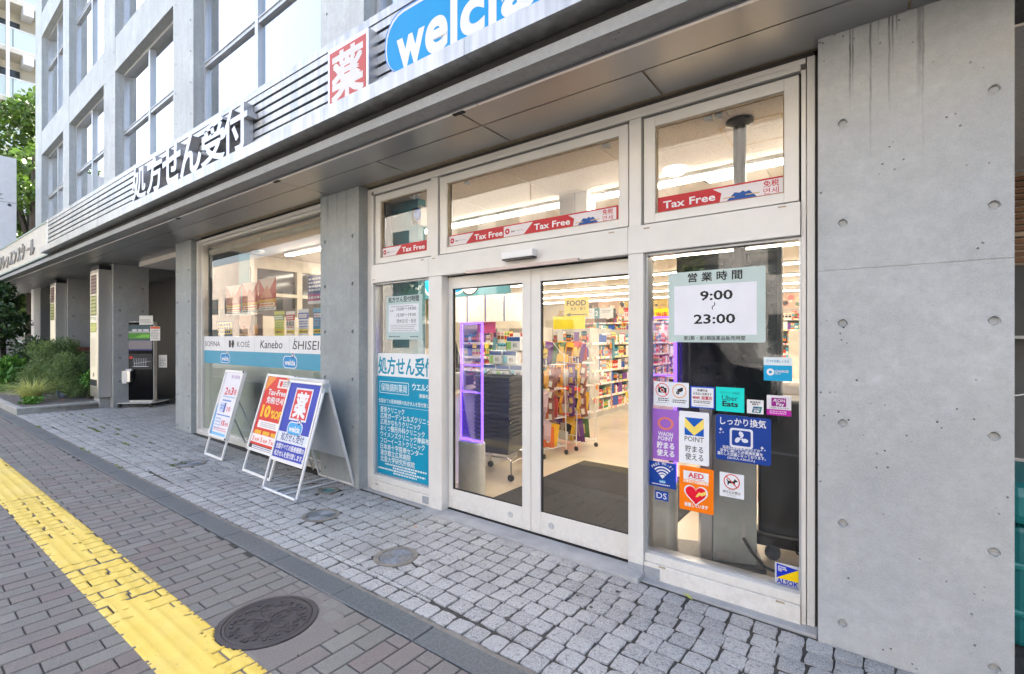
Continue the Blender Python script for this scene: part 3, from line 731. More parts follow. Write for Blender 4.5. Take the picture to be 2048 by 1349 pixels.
for (a, ar), (b, b1) in zip(UC, UC[1:]):
    for z0, z1 in ((3.38, 3.9), (7.10, 7.80), (10.68, 11.38), (14.3, 15.0)):
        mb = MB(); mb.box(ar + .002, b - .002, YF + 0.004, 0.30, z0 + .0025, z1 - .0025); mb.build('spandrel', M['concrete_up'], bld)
    for z0, z1 in LEV:
        f = MB(); X0, X1 = ar + 0.02, b - 0.02; w = 0.055; y0, y1 = 0.03, 0.12; mid = (X0 + X1) / 2; zt = z0 + 1.95
        f.ring(X0, X1, z0 + .01, z1 - .01, X0 + w, X1 - w, z0 + .01 + w, z1 - .01 - w, y0, y1)
        f.box(mid - .045, mid + .045, y0 - .006, y1, z0 + .01 + w, z1 - .01 - w)
        for p, q in ((X0 + w, mid - .045), (mid + .045, X1 - w)): f.box(p, q, y0 + .002, y1, zt - .045, zt + .035); f.box(p, q, y0 - .012, y0 + .002, zt + .008, zt + .022)
        fr = f.build('window', M['alu_frame'], bld)
        for p, q in ((X0 + w, mid - .045), (mid + .045, X1 - w)):
            for u, v in ((z0 + .01 + w, zt - .045), (zt + .035, z1 - .01 - w)):
                g = MB(); g.add([(p, .075, u), (q, .075, u), (q, .075, v), (p, .075, v)], [(0, 1, 2, 3)]); g.build('pane', M['pane_up'], fr)
# slabs, roof, back and end walls
mb = MB()
mb.box(-21.0, 5.0, 0.31, 9.0, 3.22, 3.45); mb.box(-21.0, 5.0, 0.31, 9.0, 7.2, 7.5); mb.box(-21.0, 5.0, 0.31, 9.0, 10.8, 11.1); mb.box(-21.0, 5.0, -.05, 14.0, 14.9, 15.2)
mb.build('floor_slab', M['white'], bld)
mb = MB(); mb.box(-21.05, 5.0, 9.0, 9.3, 3.45, 14.9); mb.box(-21.05, -20.8, .31, 9.0, 3.45, 14.9); mb.build('rear_wall', M['concrete_dark'], bld)
# entrance passage at the left: back wall, ceiling beam, side wall
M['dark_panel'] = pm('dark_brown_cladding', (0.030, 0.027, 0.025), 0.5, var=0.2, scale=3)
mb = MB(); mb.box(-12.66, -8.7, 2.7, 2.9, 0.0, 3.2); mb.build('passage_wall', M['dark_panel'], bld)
mb = MB(); mb.box(-12.2, -9.2, 1.6, 1.75, 2.72, 3.1); mb.build('beam', M['concrete_dark'], bld)
mb = MB(); mb.box(-9.0, -8.75, 0.62, 2.7, 0.0, 3.2); mb.build('passage_wall', M['concrete_dark'], bld)
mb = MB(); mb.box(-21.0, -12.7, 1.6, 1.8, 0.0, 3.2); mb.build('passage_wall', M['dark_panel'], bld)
d = MB(); d.ring(-12.55, -11.3, 0.08, 2.5, -12.47, -11.38, 0.2, 2.42, 2.62, 2.70); dd = d.build('passage_door', M['alu_grey'], bld)
g = MB(); g.add([(-12.47, 2.66, .2), (-11.38, 2.66, .2), (-11.38, 2.66, 2.42), (-12.47, 2.66, 2.42)], [(0, 1, 2, 3)]); g.build('pane', M['pane_up'], dd)
M['wood_rail'] = pm('red_brown_timber', (0.13, 0.05, 0.04), 0.45, var=0.3, scale=5, stretch=(1, 20, 20))
for X in (-16.66, -20.15):
    q = MB(); q.box(X - .02, X + 0.9, -0.06, 0.40, 1.25, 1.335); tag(q.build('counter_board', M['wood_rail']), 'red-brown timber counter board fixed between the concrete piers, %s' % ('right of the nearer pier' if X > -18 else 'on the far pier beside the tree'), 'counter')
    q = MB(); q.box(X + .01, X + .05, 0.08, 0.40, 0.1, 1.24); q.build('side_panel', M['alu_grey'], bld)
for z in (0.55, 0.85, 1.18):                                  # stair rail at the back of the passage
    pass
hr = thing('stair_railing', 'thin grey stair railing at the back of the dark entrance passage', 'railing', (-10.6, 1.6, gz(-10.6)))
q = MB()
for z in (0.45, 0.72, 1.0): q.tube([(-.9, 0, z), (1.3, 0.0, z)], 0.015, 6)
for x in (-.9, .2, 1.3): q.tube([(x, 0, 0), (x, 0, 1.0)], 0.018, 6)
q.build('rail', M['alu_grey'], hr, local=True); q = MB(); q.box(-.95, 1.35, -.03, .05, 1.0, 1.06); q.build('handrail', M['wood_rail'], hr, local=True)
ac = thing('air_conditioner', 'grey air conditioner unit under the canopy at the far pier', 'air conditioner', (-19.6, 0.2, 2.62))
q = MB(); q.box(-.45, .45, -.15, .15, 0, .3); q.build('casing', M['alu_grey'], ac, local=True, bevel=.02); q = MB(); q.box(-.4, .4, -.156, -.15, .05, .12); q.build('outlet', M['black'], ac, local=True)
pp = MB(); pp.tube([(-21.25, -.05, 0.15), (-21.25, -.05, 3.1)], 0.13, 12); tag(pp.build('canopy_post', M['white'], org=(-21.25, -.05, .15)), 'white round post at the far end of the canopy', 'post')

# ================================================================== THE CANOPY
KA = math.atan(0.0175)
can = thing('canopy', 'weathered metal canopy with louvred band running above the shop windows', 'canopy', (0, -0.8635, 0), KA)
XL, XR = -13.57, 4.2
pan = [XL, -10.05, -6.04, -2.03, 1.98, XR]
for a, b in zip(pan, pan[1:]):
    q = MB(); g = .002
    q.box(a + g, b - g, 0, 0.34, 3.285, 3.392); q.build('fascia_panel', M['canopy'], can, local=True)
q = MB(); q.box(XL + .01, XR, .02, .33, 3.29, 3.387); q.build('fascia_core', M['gasket'], can, local=True)
for i in range(5):
    z = 3.505 + 0.0838 * i
    for a, b in ((XL + .03, -9.0), (-8.998, -4.5), (-4.498, 0), (.002, XR)):
        q = MB(); q.box(a, b, .120, .150, z + .022, z + .0838 - .003); q.build('louvre_slat', M['canopy'], can, local=True)
q = MB(); q.box(XL + .03, XR, .114, .46, 3.928, 3.992); q.build('top_cap', M['canopy'], can, local=True)
q = MB(); q.box(XL + .03, XR, .120, .150, 3.392, 3.508); q.build('louvre_base', M['canopy'], can, local=True)
q = MB(); q.box(XL + .03, XR, .19, .45, 3.39, 3.928); q.build('louvre_backing', M['gasket'], can, local=True)
q = MB(); q.box(XL - .04, XL + .028, .113, .46, 3.392, 3.992); q.build('end_post', M['white'], can, local=True)
# inner band with its gutter underside
M['band'] = pm('purple_grey_metal', (0.33, 0.32, 0.36), 0.32, 0.8, var=0.08, scale=2, rvar=.06)
M['ledge'] = pm('dark_ledge_metal', (0.085, 0.085, 0.10), 0.45, 0.3, var=.1, scale=2); M['edge'] = pm('highlight_edge_metal', (0.85, 0.84, 0.82), 0.4, .3, var=.03)
x = -2.137 + 2.307 * 3; k = 0
while x > -30:
    a = max(x - 2.307, -30); q = MB(); g = .006 if k % 2 else .004
    q.box(a + g, x - g, .250, .272, 3.114, 3.222); q.build('band_panel', M['band'], can, local=True)
    q = MB(); q.box(a + g, x - g, .150, .2485, 3.222, 3.236); q.build('ledge_panel', M['ledge'], can, local=True)
    q = MB(); q.box(a + g, x - g, .244, .255, 3.105, 3.113); q.build('edge_highlight', M['edge'], can, local=True); x = a; k += 1  # pale strip stands in for the white highlight along the band's lower edge
q = MB(); q.box(-30, 5, .262, .30, 3.115, 3.23); q.box(-30, 5, .15, .30, 3.2365, 3.28); q.box(-30, 5, .132, .146, 3.222, 3.262); q.build('gutter', M['gasket'], can, local=True)
q = MB()
for x in (-2.31, -4.74, -7.2): q.box(x - .05, x + .05, .243, .27, 3.098, 3.106)
q.build('bracket', M['gasket'], can, local=True)
# soffit: two rows of panels with tan joints
def soffit_row(y0, y1, step, x0, n, yb=None):
    x = x0
    for i in range(n):
        q = MB(); q.box(x - step + .007, x - .007, y0, y1, 3.106, 3.118); q.build('soffit_panel', M['soffit'], can, local=True); x -= step
soffit_row(.256, .498, 2.43, -2.31 + 2.43 * 2, 12)
soffit_row(.508, .842, 1.21, -2.305 + 1.21 * 4, 9)
x = -2.305 + 1.21 * 4 - 9 * 1.21
for i in range(13):                                            # deeper soffit over the entrance passage and the piers
    q = MB(); q.box(x - 1.21 + .007, x - .007, .508, 1.30, 3.106, 3.118); q.build('soffit_panel', M['soffit'], can, local=True)
    q = MB(); q.box(x - 1.21 + .007, x - .007, 1.31, 2.5, 3.106, 3.118); q.build('soffit_panel', M['soffit'], can, local=True); x -= 1.21
q = MB(); q.box(-30, 5, .262, .95, 3.1135, 3.13); q.build('joint_backing', M['tan'], can, local=True)
q = MB(); q.box(-30, 5, .1, 3.4, 3.131, 3.2); q.box(-30, XL, .3, .4, 3.2, 4.0); q.build('canopy_deck', M['concrete_dark'], can, local=True)
q = MB(); q.box(-30, 5, .80, .87, 3.085, 3.105); q.build('wall_trim', M['tan'], can, local=True) if False else None
for x in (-9.6, -7.3, -1.75, -11.9):                           # small lamps in the dark gap
    q = MB(); q.lathe([(0.0, 0.0), (.014, .004), (.014, .02)], 10, 0, Matrix.Translation((x, .29, 3.268))); q.build('gap_lamp', M['chrome'], can, local=True)

# ---- signs that stand on the canopy
def on_canopy(name, label, cat, x, y, z, group=None): 
    c, s = math.cos(KA), math.sin(KA); o = thing(name, label, cat, (x * c - y * s, -0.8635 + x * s + y * c, z), KA, group); return o
# raised steel letters 処方せん受付
M['letter'] = pm('polished_letter_steel', (0.52, 0.52, 0.53), 0.34, 0.9, var=0.06, scale=6, rvar=.06)
ls = thing('letter_sign', 'raised steel letters 処方せん受付 standing on the canopy in front of the louvres', 'sign', (0, -0.8635, 0), KA)
for ch, x0, x1 in (('処', -8.12, -7.585), ('方', -7.56, -7.03), ('せ', -7.02, -6.46), ('ん', -6.47, -5.89), ('受', -5.90, -5.32), ('付', -5.37, -4.845)):
    vs, fs = glyphs(ch, 0.026, 4)
    ax = [v[0] for v in vs]; az = [v[1] for v in vs]; kx = (x1 - x0) / (max(ax) - min(ax)); kz = 0.455 / (max(az) - min(az))
    V = [(x0 + (a - min(ax)) * kx, b2 * kz - min(az) * kz + 3.40) for a, b2 in vs]
    n = len(V); E = {}
    for f in fs:
        for a, b2 in zip(f, f[1:] + f[:1]): E[a, b2] = 1
    # weld by position for the border
    key = {}; idm = [key.setdefault((round(a, 4), round(b2, 4)), i) for i, (a, b2) in enumerate(V)]
    E = {}
    for f in fs:
        for a, b2 in zip(f, f[1:] + f[:1]): E[idm[a], idm[b2]] = 1
    mb = MB(); YB = 0.114
    mb.add([(a, 0.022, z) for a, z in V] + [(a, YB, z) for a, z in V], list(fs) + [(b2, a, a + n, b2 + n) for a, b2 in E if (b2, a) not in E])
    mb.build('letter', M['letter'], ls, local=True)
# red 薬 box sign
M['red_sign'] = pm('faded_red_acrylic', tuple(.8 * x for x in S(205, 78, 66)), 0.4, var=0.07, scale=4)
ys = on_canopy('pharmacy_sign', 'square red box sign with white 薬 character on the canopy', 'sign', -3.26, 0.06, 3.393)
q = MB(); q.box(-.257, .257, -.03, .10, 0, .452); q.build('casing', M['steel'], ys, local=True, bevel=.003)
p = Print(-.031); p.rect(-.232, .008, .232, .418, M['red_sign'], 1); p.text('薬', 0, .052, .40, ink(232, 230, 228), 2, 'c', 0.028, w=.395); p.build(ys, 'face')
# oval blue name sign
M['blue_sign'] = pm('bright_blue_acrylic', tuple(.8 * x for x in S(8, 160, 228)), 0.45, var=0.03, scale=3, spec=.3); M['blue_edge'] = pm('blue_edge', S(30, 120, 205), 0.35)
os_ = on_canopy('name_sign', 'big rounded bright blue welcia sign rising behind the canopy edge', 'sign', -2.1, 0.06, 3.393)
def logo(p, cx, cz, w, L, blue, white, border=None, ring=True, dark=None):
    """blue rounded badge with the white name in it and a ring above"""
    h = w * .42
    if border: p.rrect(cx - w / 2 - w * .035, cz - h / 2 - w * .035, cx + w / 2 + w * .035, cz + h / 2 + w * .035, h * .5, border, L)
    if ring and border: p.disc(cx + w * .22, cz + h * .62, w * .135, border, L)
    p.rrect(cx - w / 2, cz - h / 2, cx + w / 2, cz + h / 2, h * .46, blue, L + 1)
    if ring: p.disc(cx + w * .22, cz + h * .62, w * .10, dark or blue, L + 2); p.disc(cx + w * .22, cz + h * .62, w * .052, white, L + 3)
    p.text('welcia', cx, cz - h * .27, h * .72, white, L + 3, 'c', 0.035, w=w * .80)
q = MB(); q.prism(rr_pts(-.715, 0.002, .80, .435, .195, 10), -.03, .09); q.build('casing', M['blue_edge'], os_, local=True)
p = Print(-.031)
p.rrect(-.705, .004, .79, .425, .19, ink(225, 228, 230), 1); p.rrect(-.690, .004, .775, .405, .176, M['blue_sign'], 2)
W0 = ink(238, 240, 240)
for ch, x0, x1, z0, z1 in (('w', -.585, -.305, .012, .232), ('e', -.30, -.095, .012, .250), ('l', -.072, -.012, .012, .40), ('c', .012, .21, .012, .238), ('i', .240, .300, .012, .40), ('a', .335, .56, .012, .238)):
    if ch in 'li':
        if ch == 'l': p.rect(x0, z0, x1, z1, W0, 3)
        else: p.rect(x0, z0, x1, .228, W0, 3); p.disc((x0 + x1) / 2, .30, .038, W0, 3)
        continue
    vs, fs = glyphs(ch, 0.036, 8); ax = [v[0] for v in vs]; az = [v[1] for v in vs]
    y = p.y - 3 * p.STEP
    p.mb.add([(x0 + (a - min(ax)) / (max(ax) - min(ax)) * (x1 - x0), y, z0 + (b2 - min(az)) / (max(az) - min(az)) * (z1 - z0)) for a, b2 in vs], fs, p.mi(W0))
p.build(os_, 'face')
# school sign further left
gs = thing('school_sign', 'long cream sign board with thin grey ゴルフレッスンスクール letters left of the louvres', 'sign', (0, -0.8635, 0), KA)
q = MB(); q.box(-26, XL - .045, .13, .30, 3.30, 3.955); q.build('board', pm('cream_panel', (0.62, 0.59, 0.52), .45, var=.08, scale=2), gs, local=True)
q = MB(); q.box(-26, XL - .045, .115, .32, 3.955, 3.99); q.box(-26, XL - .045, .115, .32, 3.268, 3.30); q.build('edge_trim', pm('pale_green_trim', (0.33, 0.42, 0.38), .5), gs, local=True)
gl = pm('grey_letter', (0.38, 0.37, 0.35), .4, .4)
for i, ch in enumerate('ゴルフレッスンスクール'):
    vs, fs = glyphs(ch, 0.0); mb = MB(); n = len(vs); cx = -20.0 + .497 * i
    pts = [(cx + (a - .5) * .44, 3.43 + b2 * .44) for a, b2 in vs]
    key = {}; idm = [key.setdefault((round(a, 4), round(b2, 4)), k2) for k2, (a, b2) in enumerate(pts)]; E = {}
    for f in fs:
        for a, b2 in zip(f, f[1:] + f[:1]): E[idm[a], idm[b2]] = 1
    mb.add([(a, .10, z) for a, z in pts] + [(a, .128, z) for a, z in pts], list(fs) + [(b2, a, a + n, b2 + n) for a, b2 in E if (b2, a) not in E]); mb.build('letter', gl, gs, local=True)

# ---- light-box piers in front of the columns
def lightbox(x0, x1, lb, seed):
    cx = (x0 + x1) / 2; zb = gz(cx) + 0.22
    t = thing('light_box_pillar', lb, 'light box', (cx, -0.25, zb)); h = 2.985 - zb; w = (x1 - x0) / 2
    q = MB(); q.box(-w, w, -.095, .115, 0, h); q.build('casing', M['steel'], t, local=True, bevel=.004)
    q = MB(); q.box(-w - .01, w + .01, -.08, .115, h, h + .09); q.build('top_gap', M['black'], t, local=True)
    q = MB(); q.box(-w + .1, w - .1, -.05, .115, -.22, -.002); q.build('plinth', M['concrete_dark'], t, local=True)
    q = MB(); q.box(-w + .05, w - .05, -.101, -.096, .22, h - .08); q.build('lit_panel', emit('lit_panel_%d' % seed, (1.0, 0.90, 0.70), 0.135), t, local=True)
    p = Print(-.102); r = random.Random(seed); W2 = w - .05
    for zz, hh, cc in ((h - .5, .40, (88, 70, 60)), (h - .95, .42, (130, 140, 90)), (h - 1.05, .08, (240, 240, 235)), (h - 1.30, .2, (170, 185, 110))):
        if seed == 2 and hh < .3: continue
        p.rect(-W2 + .03, zz, W2 - .03, zz + hh, ink(*cc), 1)
        p.bars(-W2 + .05, zz + .02, W2 - .05, zz + hh - .02, 5, ink(min(255, cc[0] + 90), min(255, cc[1] + 80), 150), 2, .6, seed)
    p.bars(-W2 + .06, .62, W2 - .08, h - 1.42, 14, ink(120, 112, 96), 1, .3, seed + 5)
    p.disc(0, .46, .045, ink(70, 50, 40), 1); p.rect(-W2, .225, W2, .36, ink(30, 46, 54), 1); p.build(t, 'printed_face')
lightbox(-13.42, -12.80, 'tall steel light box pillar with lit panel, nearer of two, beside the kiosk', 1)
lightbox(-17.40, -16.78, 'tall steel light box pillar with lit panel, farther one rising behind the bushes', 2)

# ================================================================== THE SHOPFRONT
sf = thing('shopfront', 'cream aluminium shopfront with two glass sliding doors, side windows and transom windows', 'shopfront', (-2.2, 0.05, 0))
BV = 0.003
def sbox(name, x0, x1, y0, y1, z0, z1, m='alu', bevel=BV):
    q = MB(); q.box(x0, x1, y0, y1, z0, z1); return q.build(name, M[m], sf, bevel=bevel)
sbox('jamb', -4.234, -4.175, 0.0, .13, -.05, 3.085); sbox('jamb', -4.172, -4.131, -.008, .13, -.05, 3.02)
sbox('jamb', -.325, -.287, .0, .13, -.06, 3.085); sbox('jamb', -.351, -.328, -.006, .13, -.06, 3.02)
sbox('head', -4.17, -.33, 0.0, .13, 3.055, 3.085); sbox('head', -4.129, -.353, -.006, .13, 3.022, 3.052)
sbox('mullion', -3.283, -3.193, -.004, .13, 2.303, 3.02); sbox('mullion', -1.353, -1.269, -.004, .13, 2.303, 3.02)
sbox('post', -3.284, -3.116, -.030, .15, -.05, 2.1125); sbox('post', -1.348, -1.243, -.030, .15, -.06, 2.1125)
for a, b in ((-4.129, -3.286), (-3.284, -1.353), (-1.351, -.353)): sbox('transom_bar', a, b, -.028, .13, 2.115, 2.298)
sbox('bar_lip', -3.10, -1.36, .05, .12, 2.088, 2.1145, 'alu', 0)
# dark reveals behind the sashes, then the transom windows themselves
for a, b, c, d in ((-4.129, -3.285, -4.044, -3.354), (-3.191, -1.355, -3.094, -1.436), (-1.267, -.353, -1.18, -.436)):
    q = MB(); q.ring(a, b, 2.30, 3.02, c - .02, d + .02, 2.34, 2.96, .035, .10); q.build('sash_reveal', M['gasket'], sf)
    q = MB(); q.ring(a + .011, b - .011, 2.313, 3.009, c, d, 2.370, 2.942, .012, .06); w = q.build('transom_window', M['alu'], sf, bevel=BV)
    q = MB(); q.ring(c, d, 2.370, 2.942, c + .008, d - .008, 2.378, 2.934, .030, .052); q.build('glazing_bead', M['tan'], w)
    q = MB(); q.add([(c, .042, 2.37), (d, .042, 2.37), (d, .042, 2.942), (c, .042, 2.942)], [(0, 1, 2, 3)]); q.build('pane', M['glass'], w)
    if c < -4: xs_ = (-3.62, -3.55)
    elif c < -3: xs_ = (-2.9, -1.56)
    else: xs_ = (-.86, -.80)
    for x in xs_:
        q = MB(); q.box(x - .022, x + .022, .06, .085, 2.915, 2.94); q.tube([(x - .01, .075, 2.915), (x + .03, .08, 2.905)], .006, 6); q.build('latch', M['alu_grey'], w)
for x, z in ((-4.09, 2.155), (-3.37, 2.285), (-3.22, 2.285), (-1.47, 2.285), (-1.22, 2.28), (-.44, 2.29)):
    q = MB(); q.box(x - .02, x + .02, -.031, -.0285, z - .012, z - .004); q.build('drain_slot', M['tan'], sf)
# fixed side windows
def side(x0, x1, zs, zb):
    q = MB(); q.box(x0, x1, -.022, .13, zb, zs - .055); q.box(x0, x1, -.012, .13, zs - .053, zs); q.build('sill', M['alu'], sf, bevel=BV)
    q = MB(); q.ring(x0 + .001, x1 - .001, zs + .001, 2.113, x0 + .010, x1 - .010, zs + .012, 2.10, .012, .07); q.build('glazing_bead', M['alu_grey'], sf)
    q = MB(); q.add([(x0 + .005, .045, zs), (x1 - .005, .045, zs), (x1 - .005, .045, 2.108), (x0 + .005, .045, 2.108)], [(0, 1, 2, 3)]); q.build('pane', M['glass'], sf)
side(-4.129, -3.286, .170, -.04); side(-1.241, -.353, .145, -.06)
q = MB(); q.box(-3.375, -3.287, -.0245, -.021, .035, .10); q.build('tape_patch', M['tape'], sf)
q = MB(); q.box(-1.345, -1.135, -.0325, -.029, -.03, .075) if False else q.box(-1.240, -1.135, -.0250, -.0215, -.02, .065); q.box(-1.347, -1.2425, -.0335, -.0300, -.02, .065); q.build('tape_patch', M['tape'], sf)
for x in (-1.12, -.45, -4.05): q = MB(); q.box(x - .022, x + .022, -.0245, -.0215, .078, .088); q.build('drain_slot', M['tan'], sf)
# sliding doors
def door(x0, x1, g0, g1, lock, y):
    q = MB(); q.ring(x0, x1, .030, 2.100, g0, g1, .200, 1.998, y, y + .045); d = q.build('sliding_door', M['alu'], sf, bevel=BV)
    q = MB(); q.ring(g0, g1, .200, 1.998, g0 + .006, g1 - .006, .206, 1.992, y + .012, y + .034); q.build('glazing_bead', M['gasket'], d)
    q = MB(); q.add([(g0, y + .024, .2), (g1, y + .024, .2), (g1, y + .024, 1.998), (g0, y + .024, 1.998)], [(0, 1, 2, 3)]); q.build('pane', M['glass_door'], d)
    q = MB(); q.lathe([(.026, 0), (.026, .003), (.021, .004), (.018, .0025), (.009, .0025), (.008, .004), (0, .004)], 20, 0, Matrix.Translation((lock, y, .118)) @ Matrix.Rotation(PI / 2, 4, 'X')); q.build('floor_lock', M['alu_grey'], d)
door(-3.112, -2.2035, -3.064, -2.287, -2.405, .052); door(-2.1985, -1.262, -2.111, -1.262 - .05, -2.010, .052)
q = MB(); q.box(-2.2032, -2.1988, .056, .09, .03, 2.1); q.build('door_seal', M['tan'], sf)
q = MB(); q.box(-3.115, -1.345, .045, .12, -.05, .024); q.build('floor_track', M['gasket'], sf)
q = MB(); q.box(-3.114, -1.350, .05, .13, 2.1005, 2.114) ; q.build('door_gap', M['gasket'], sf)
th = MB(); th.box(-3.30, -1.235, -.140, .044, -.08, 0.018); t_ = th.build('threshold', M['cement'], bevel=.004); t_['kind'] = 'structure'
cs = MB(); cs.box(-4.23, -3.30, -.075, .02, -.08, gz(-3.8) - .001); cs.box(-1.235, -.27, -.085, .02, -.1, gz(-.75) + .003); c_ = cs.build('cement_strip', M['cement'], bevel=.004); c_['kind'] = 'structure'
se = thing('door_sensor', 'white motion sensor box on the bar above the sliding doors', 'sensor', (-2.235, -.03, 2.165))
q = MB(); q.box(-.150, .150, -.062, 0, .012, .066); q.build('cover', M['white'], se, local=True, bevel=.004); q = MB(); q.box(-.146, .146, -.058, 0, 0, .0115); q.build('lens', M['black'], se, local=True)
rb = MB(); rb.box(-2.80, -1.72, -.052, -.0285, 2.103, 2.128); ro_ = rb.build('draught_strip', pm('pinkish_plastic', (0.58, 0.47, 0.42), .5)); tag(ro_, 'thin pinkish strip fixed along the bar over the sliding doors', 'strip')

# ================================================================== THE DISPLAY WINDOW OF THE PHARMACY
dw = thing('display_window', 'large cream framed shop window with frosted lower part between two concrete columns', 'shop window', (-6.8, 0.05, 0.05))
q = MB(); q.ring(-8.60, -4.94, .06, 3.085, -8.535, -4.96, .135, 3.045, -.035, .11); q.build('frame', M['alu'], dw, bevel=BV)
q = MB(); q.ring(-8.535, -4.96, .135, 3.045, -8.50, -4.985, .150, 3.015, .010, .09); q.build('inner_frame', M['alu'], dw, bevel=.002)
q = MB(); q.add([(-8.53, .045, .14), (-4.97, .045, .14), (-4.97, .045, 3.03), (-8.53, .045, 3.03)], [(0, 1, 2, 3)]); q.build('pane', M['glass_show'], dw)
q = MB(); q.box(-8.50, -4.99, .048, .052, .152, 1.17); q.build('frosted_film', pm('pale_green_frosted_film', (0.56, 0.64, 0.60), .35, var=.06, scale=1.2), dw)
rb = thing('roller_blind', 'rolled up cream roller blind at the top of the pharmacy window', 'blind', (-6.8, .16, 2.93))
q = MB(); q.tube([(-1.72, 0, 0), (.0, 0, 0)], .045, 14); q.tube([(.03, 0, 0), (1.78, 0, 0)], .045, 14); q.build('roll', pm('cream_fabric', (.60, .56, .47), .8), rb, local=True)
q = MB(); q.tube([(-1.66, -.04, 0), (-1.62, -.05, -.42)], .004, 4); q.tube([(-1.62, -.04, 0), (-1.54, -.05, -.45)], .004, 4); q.build('cord', M['white'], rb, local=True)
# bands stuck to the glass
INK = ink(40, 40, 44); WH = ink(238, 239, 241); TEAL = ink(84, 164, 194)
def brands(p, w, h):
    for x in (.755, 1.68, 2.61): p.rect(x - .003, 0, x + .003, h, ink(190, 190, 194), 1)
    p.text('SOFINA', .03, .065, .112, ink(60, 60, 64), 2, 'l', .0, w=.55)
    p.poly([(.885, .055), (.955, .055), (.955, .155), (.885, .155)], INK, 2); None
    p.poly([(.965, .105), (.995, .155), (1.04, .165), (1.065, .11), (1.035, .05), (.995, .05)], INK, 2)
    p.text('KOSÉ', 1.155, .062, .112, ink(70, 70, 74), 2, 'l', .0, w=.39)
    p.text('Kanebo', 1.845, .055, .150, INK, 2, 'l', .006, w=.59, shear=.22)
    p.text('SHISEIDO', 2.705, .05, .150, INK, 2, 'l', .002, w=.93, shear=.12)
    p.line(2.69, .05, 2.75, .19, .012, INK, 2)
sticker('brand_band', 'white band with SOFINA, KOSÉ, Kanebo and SHISEIDO names across the pharmacy window', 'window band', -8.50, -4.975, 1.370, 1.586, .0436, WH, brands, t=.0008)
def blueband(p, w, h):
    logo(p, .76, .090, .30, 1, ink(40, 150, 215), WH, WH, dark=ink(30, 60, 120)); logo(p, 2.625, .085, .32, 1, ink(40, 150, 215), WH, WH, dark=ink(30, 60, 120))
sticker('logo_band', 'teal blue band with two small welcia badges across the pharmacy window', 'window band', -8.50, -4.975, 1.172, 1.3695, .0436, TEAL, blueband, t=.0008)

# ================================================================== POSTERS AND STICKERS ON THE GLASS
YG = .0436
DK = ink(28, 30, 34); NAVY = ink(18, 60, 140); RED = ink(222, 40, 50); LG = ink(150, 152, 156)
def hours(p, w, h):
    p.rect(.037, .046, .520, .358, ink(236, 238, 246), 1)
    p.text('営 業 時 間', w / 2, .384, .060, DK, 2, 'c', .02, w=.317)
    p.text('9:00', .294, .262, .080, DK, 2, 'c', .022, w=.191); p.text('〜', .297, .218, .05, DK, 2, 'c', .012, rot=1.25)
    p.text('23:00', .282, .117, .080, DK, 2, 'c', .022, w=.243); p.text('第2類・第3類医薬品販売時間', w / 2 - .005, .015, .03, DK, 2, 'c', .008, w=.36)
sticker('opening_hours_sign', 'pale green sign reading 営業時間 9:00 to 23:00 on the right window', 'sign', -1.100, -.534, 1.528, 1.974, YG, ink(196, 214, 211), hours, .012, .004)
def charge(p, w, h):
    p.rect(0, h * .66, w, h, ink(226, 238, 242), 1); p.text('スマホ充電レンタル', w / 2, h * .78, .019, ink(20, 150, 200), 2, 'c', .01, w=w * .8)
    p.disc(w * .24, h * .37, .020, WH, 2); p.disc(w * .24, h * .37, .008, ink(0, 164, 214), 3); p.line(w * .235, h * .37, w * .29, h * .36, .005, ink(0, 164, 214), 3)
    p.text('CHARGE', w * .40, h * .36, .020, WH, 2, 'l', .02, w=w * .48); p.text('SPOT', w * .40, h * .27, .014, WH, 2, 'l', -.005, w=w * .22)
sticker('phone_charger_sticker', 'light blue and white CHARGE SPOT sticker under the opening hours sign', 'sticker', -.544, -.400, 1.309, 1.444, YG, ink(0, 164, 214), charge, .004)
def camera(p, w, h):
    for cx, cc in ((w * .255, RED), (w * .74, ink(240, 160, 20))): p.arc(cx, h * .66, .040, .045, 0, 360, cc, 3, 32)
    cx, cz = w * .255, h * .66
    p.rrect(cx - .028, cz - .018, cx + .028, cz + .015, .003, DK, 1); p.rect(cx - .012, cz + .014, cx + .012, cz + .022, DK, 1); p.disc(cx, cz - .002, .013, WH, 2); p.disc(cx, cz - .002, .009, DK, 3)
    p.line(cx - .030, cz + .030, cx + .030, cz - .030, .006, RED, 4)
    cx = w * .74; p.poly([(cx - .018, cz + .006), (cx + .012, cz + .022), (cx + .024, cz + .022), (cx + .022, cz), (cx + .004, cz - .008)], DK, 1); p.disc(cx - .010, cz - .012, .011, DK, 2); p.disc(cx - .010, cz - .012, .005, LG, 3)
    p.bars(.03, .030, w * .44, .055, 2, DK, 1, .5, 3); p.bars(w * .55, .025, w * .95, .05, 2, DK, 1, .5, 4); p.bars(.02, .018, w * .46, .026, 1, LG, 1, .5, 5)
sticker('no_photography_sticker', 'white notice with crossed-out camera and security camera symbols', 'sticker', -1.200, -.971, 1.111, 1.269, YG, ink(232, 236, 242), camera, .006)
def mmk(p, w, h):
    p.rrect(.007, .008, w - .007, h - .008, .004, WH, 1); p.text('各種料金', w / 2, h * .78, .016, DK, 2, 'c', .015); p.text('お支払い出来ます', w / 2, h * .62, .017, DK, 2, 'c', .015, w=w * .76)
    p.text('MMK 設置店', w / 2, h * .42, .024, ink(200, 40, 60), 2, 'c', .022, w=w * .80); p.bars(.02, h * .22, w - .02, h * .36, 2, DK, 2, .5, 8); p.bars(.03, h * .10, w - .03, h * .16, 1, LG, 2, .4, 9)
sticker('bill_payment_sticker', 'white sticker with bright blue border and red MMK 設置店 lettering', 'sticker', -.961, -.815, 1.116, 1.252, YG, ink(10, 80, 200), mmk, .005)
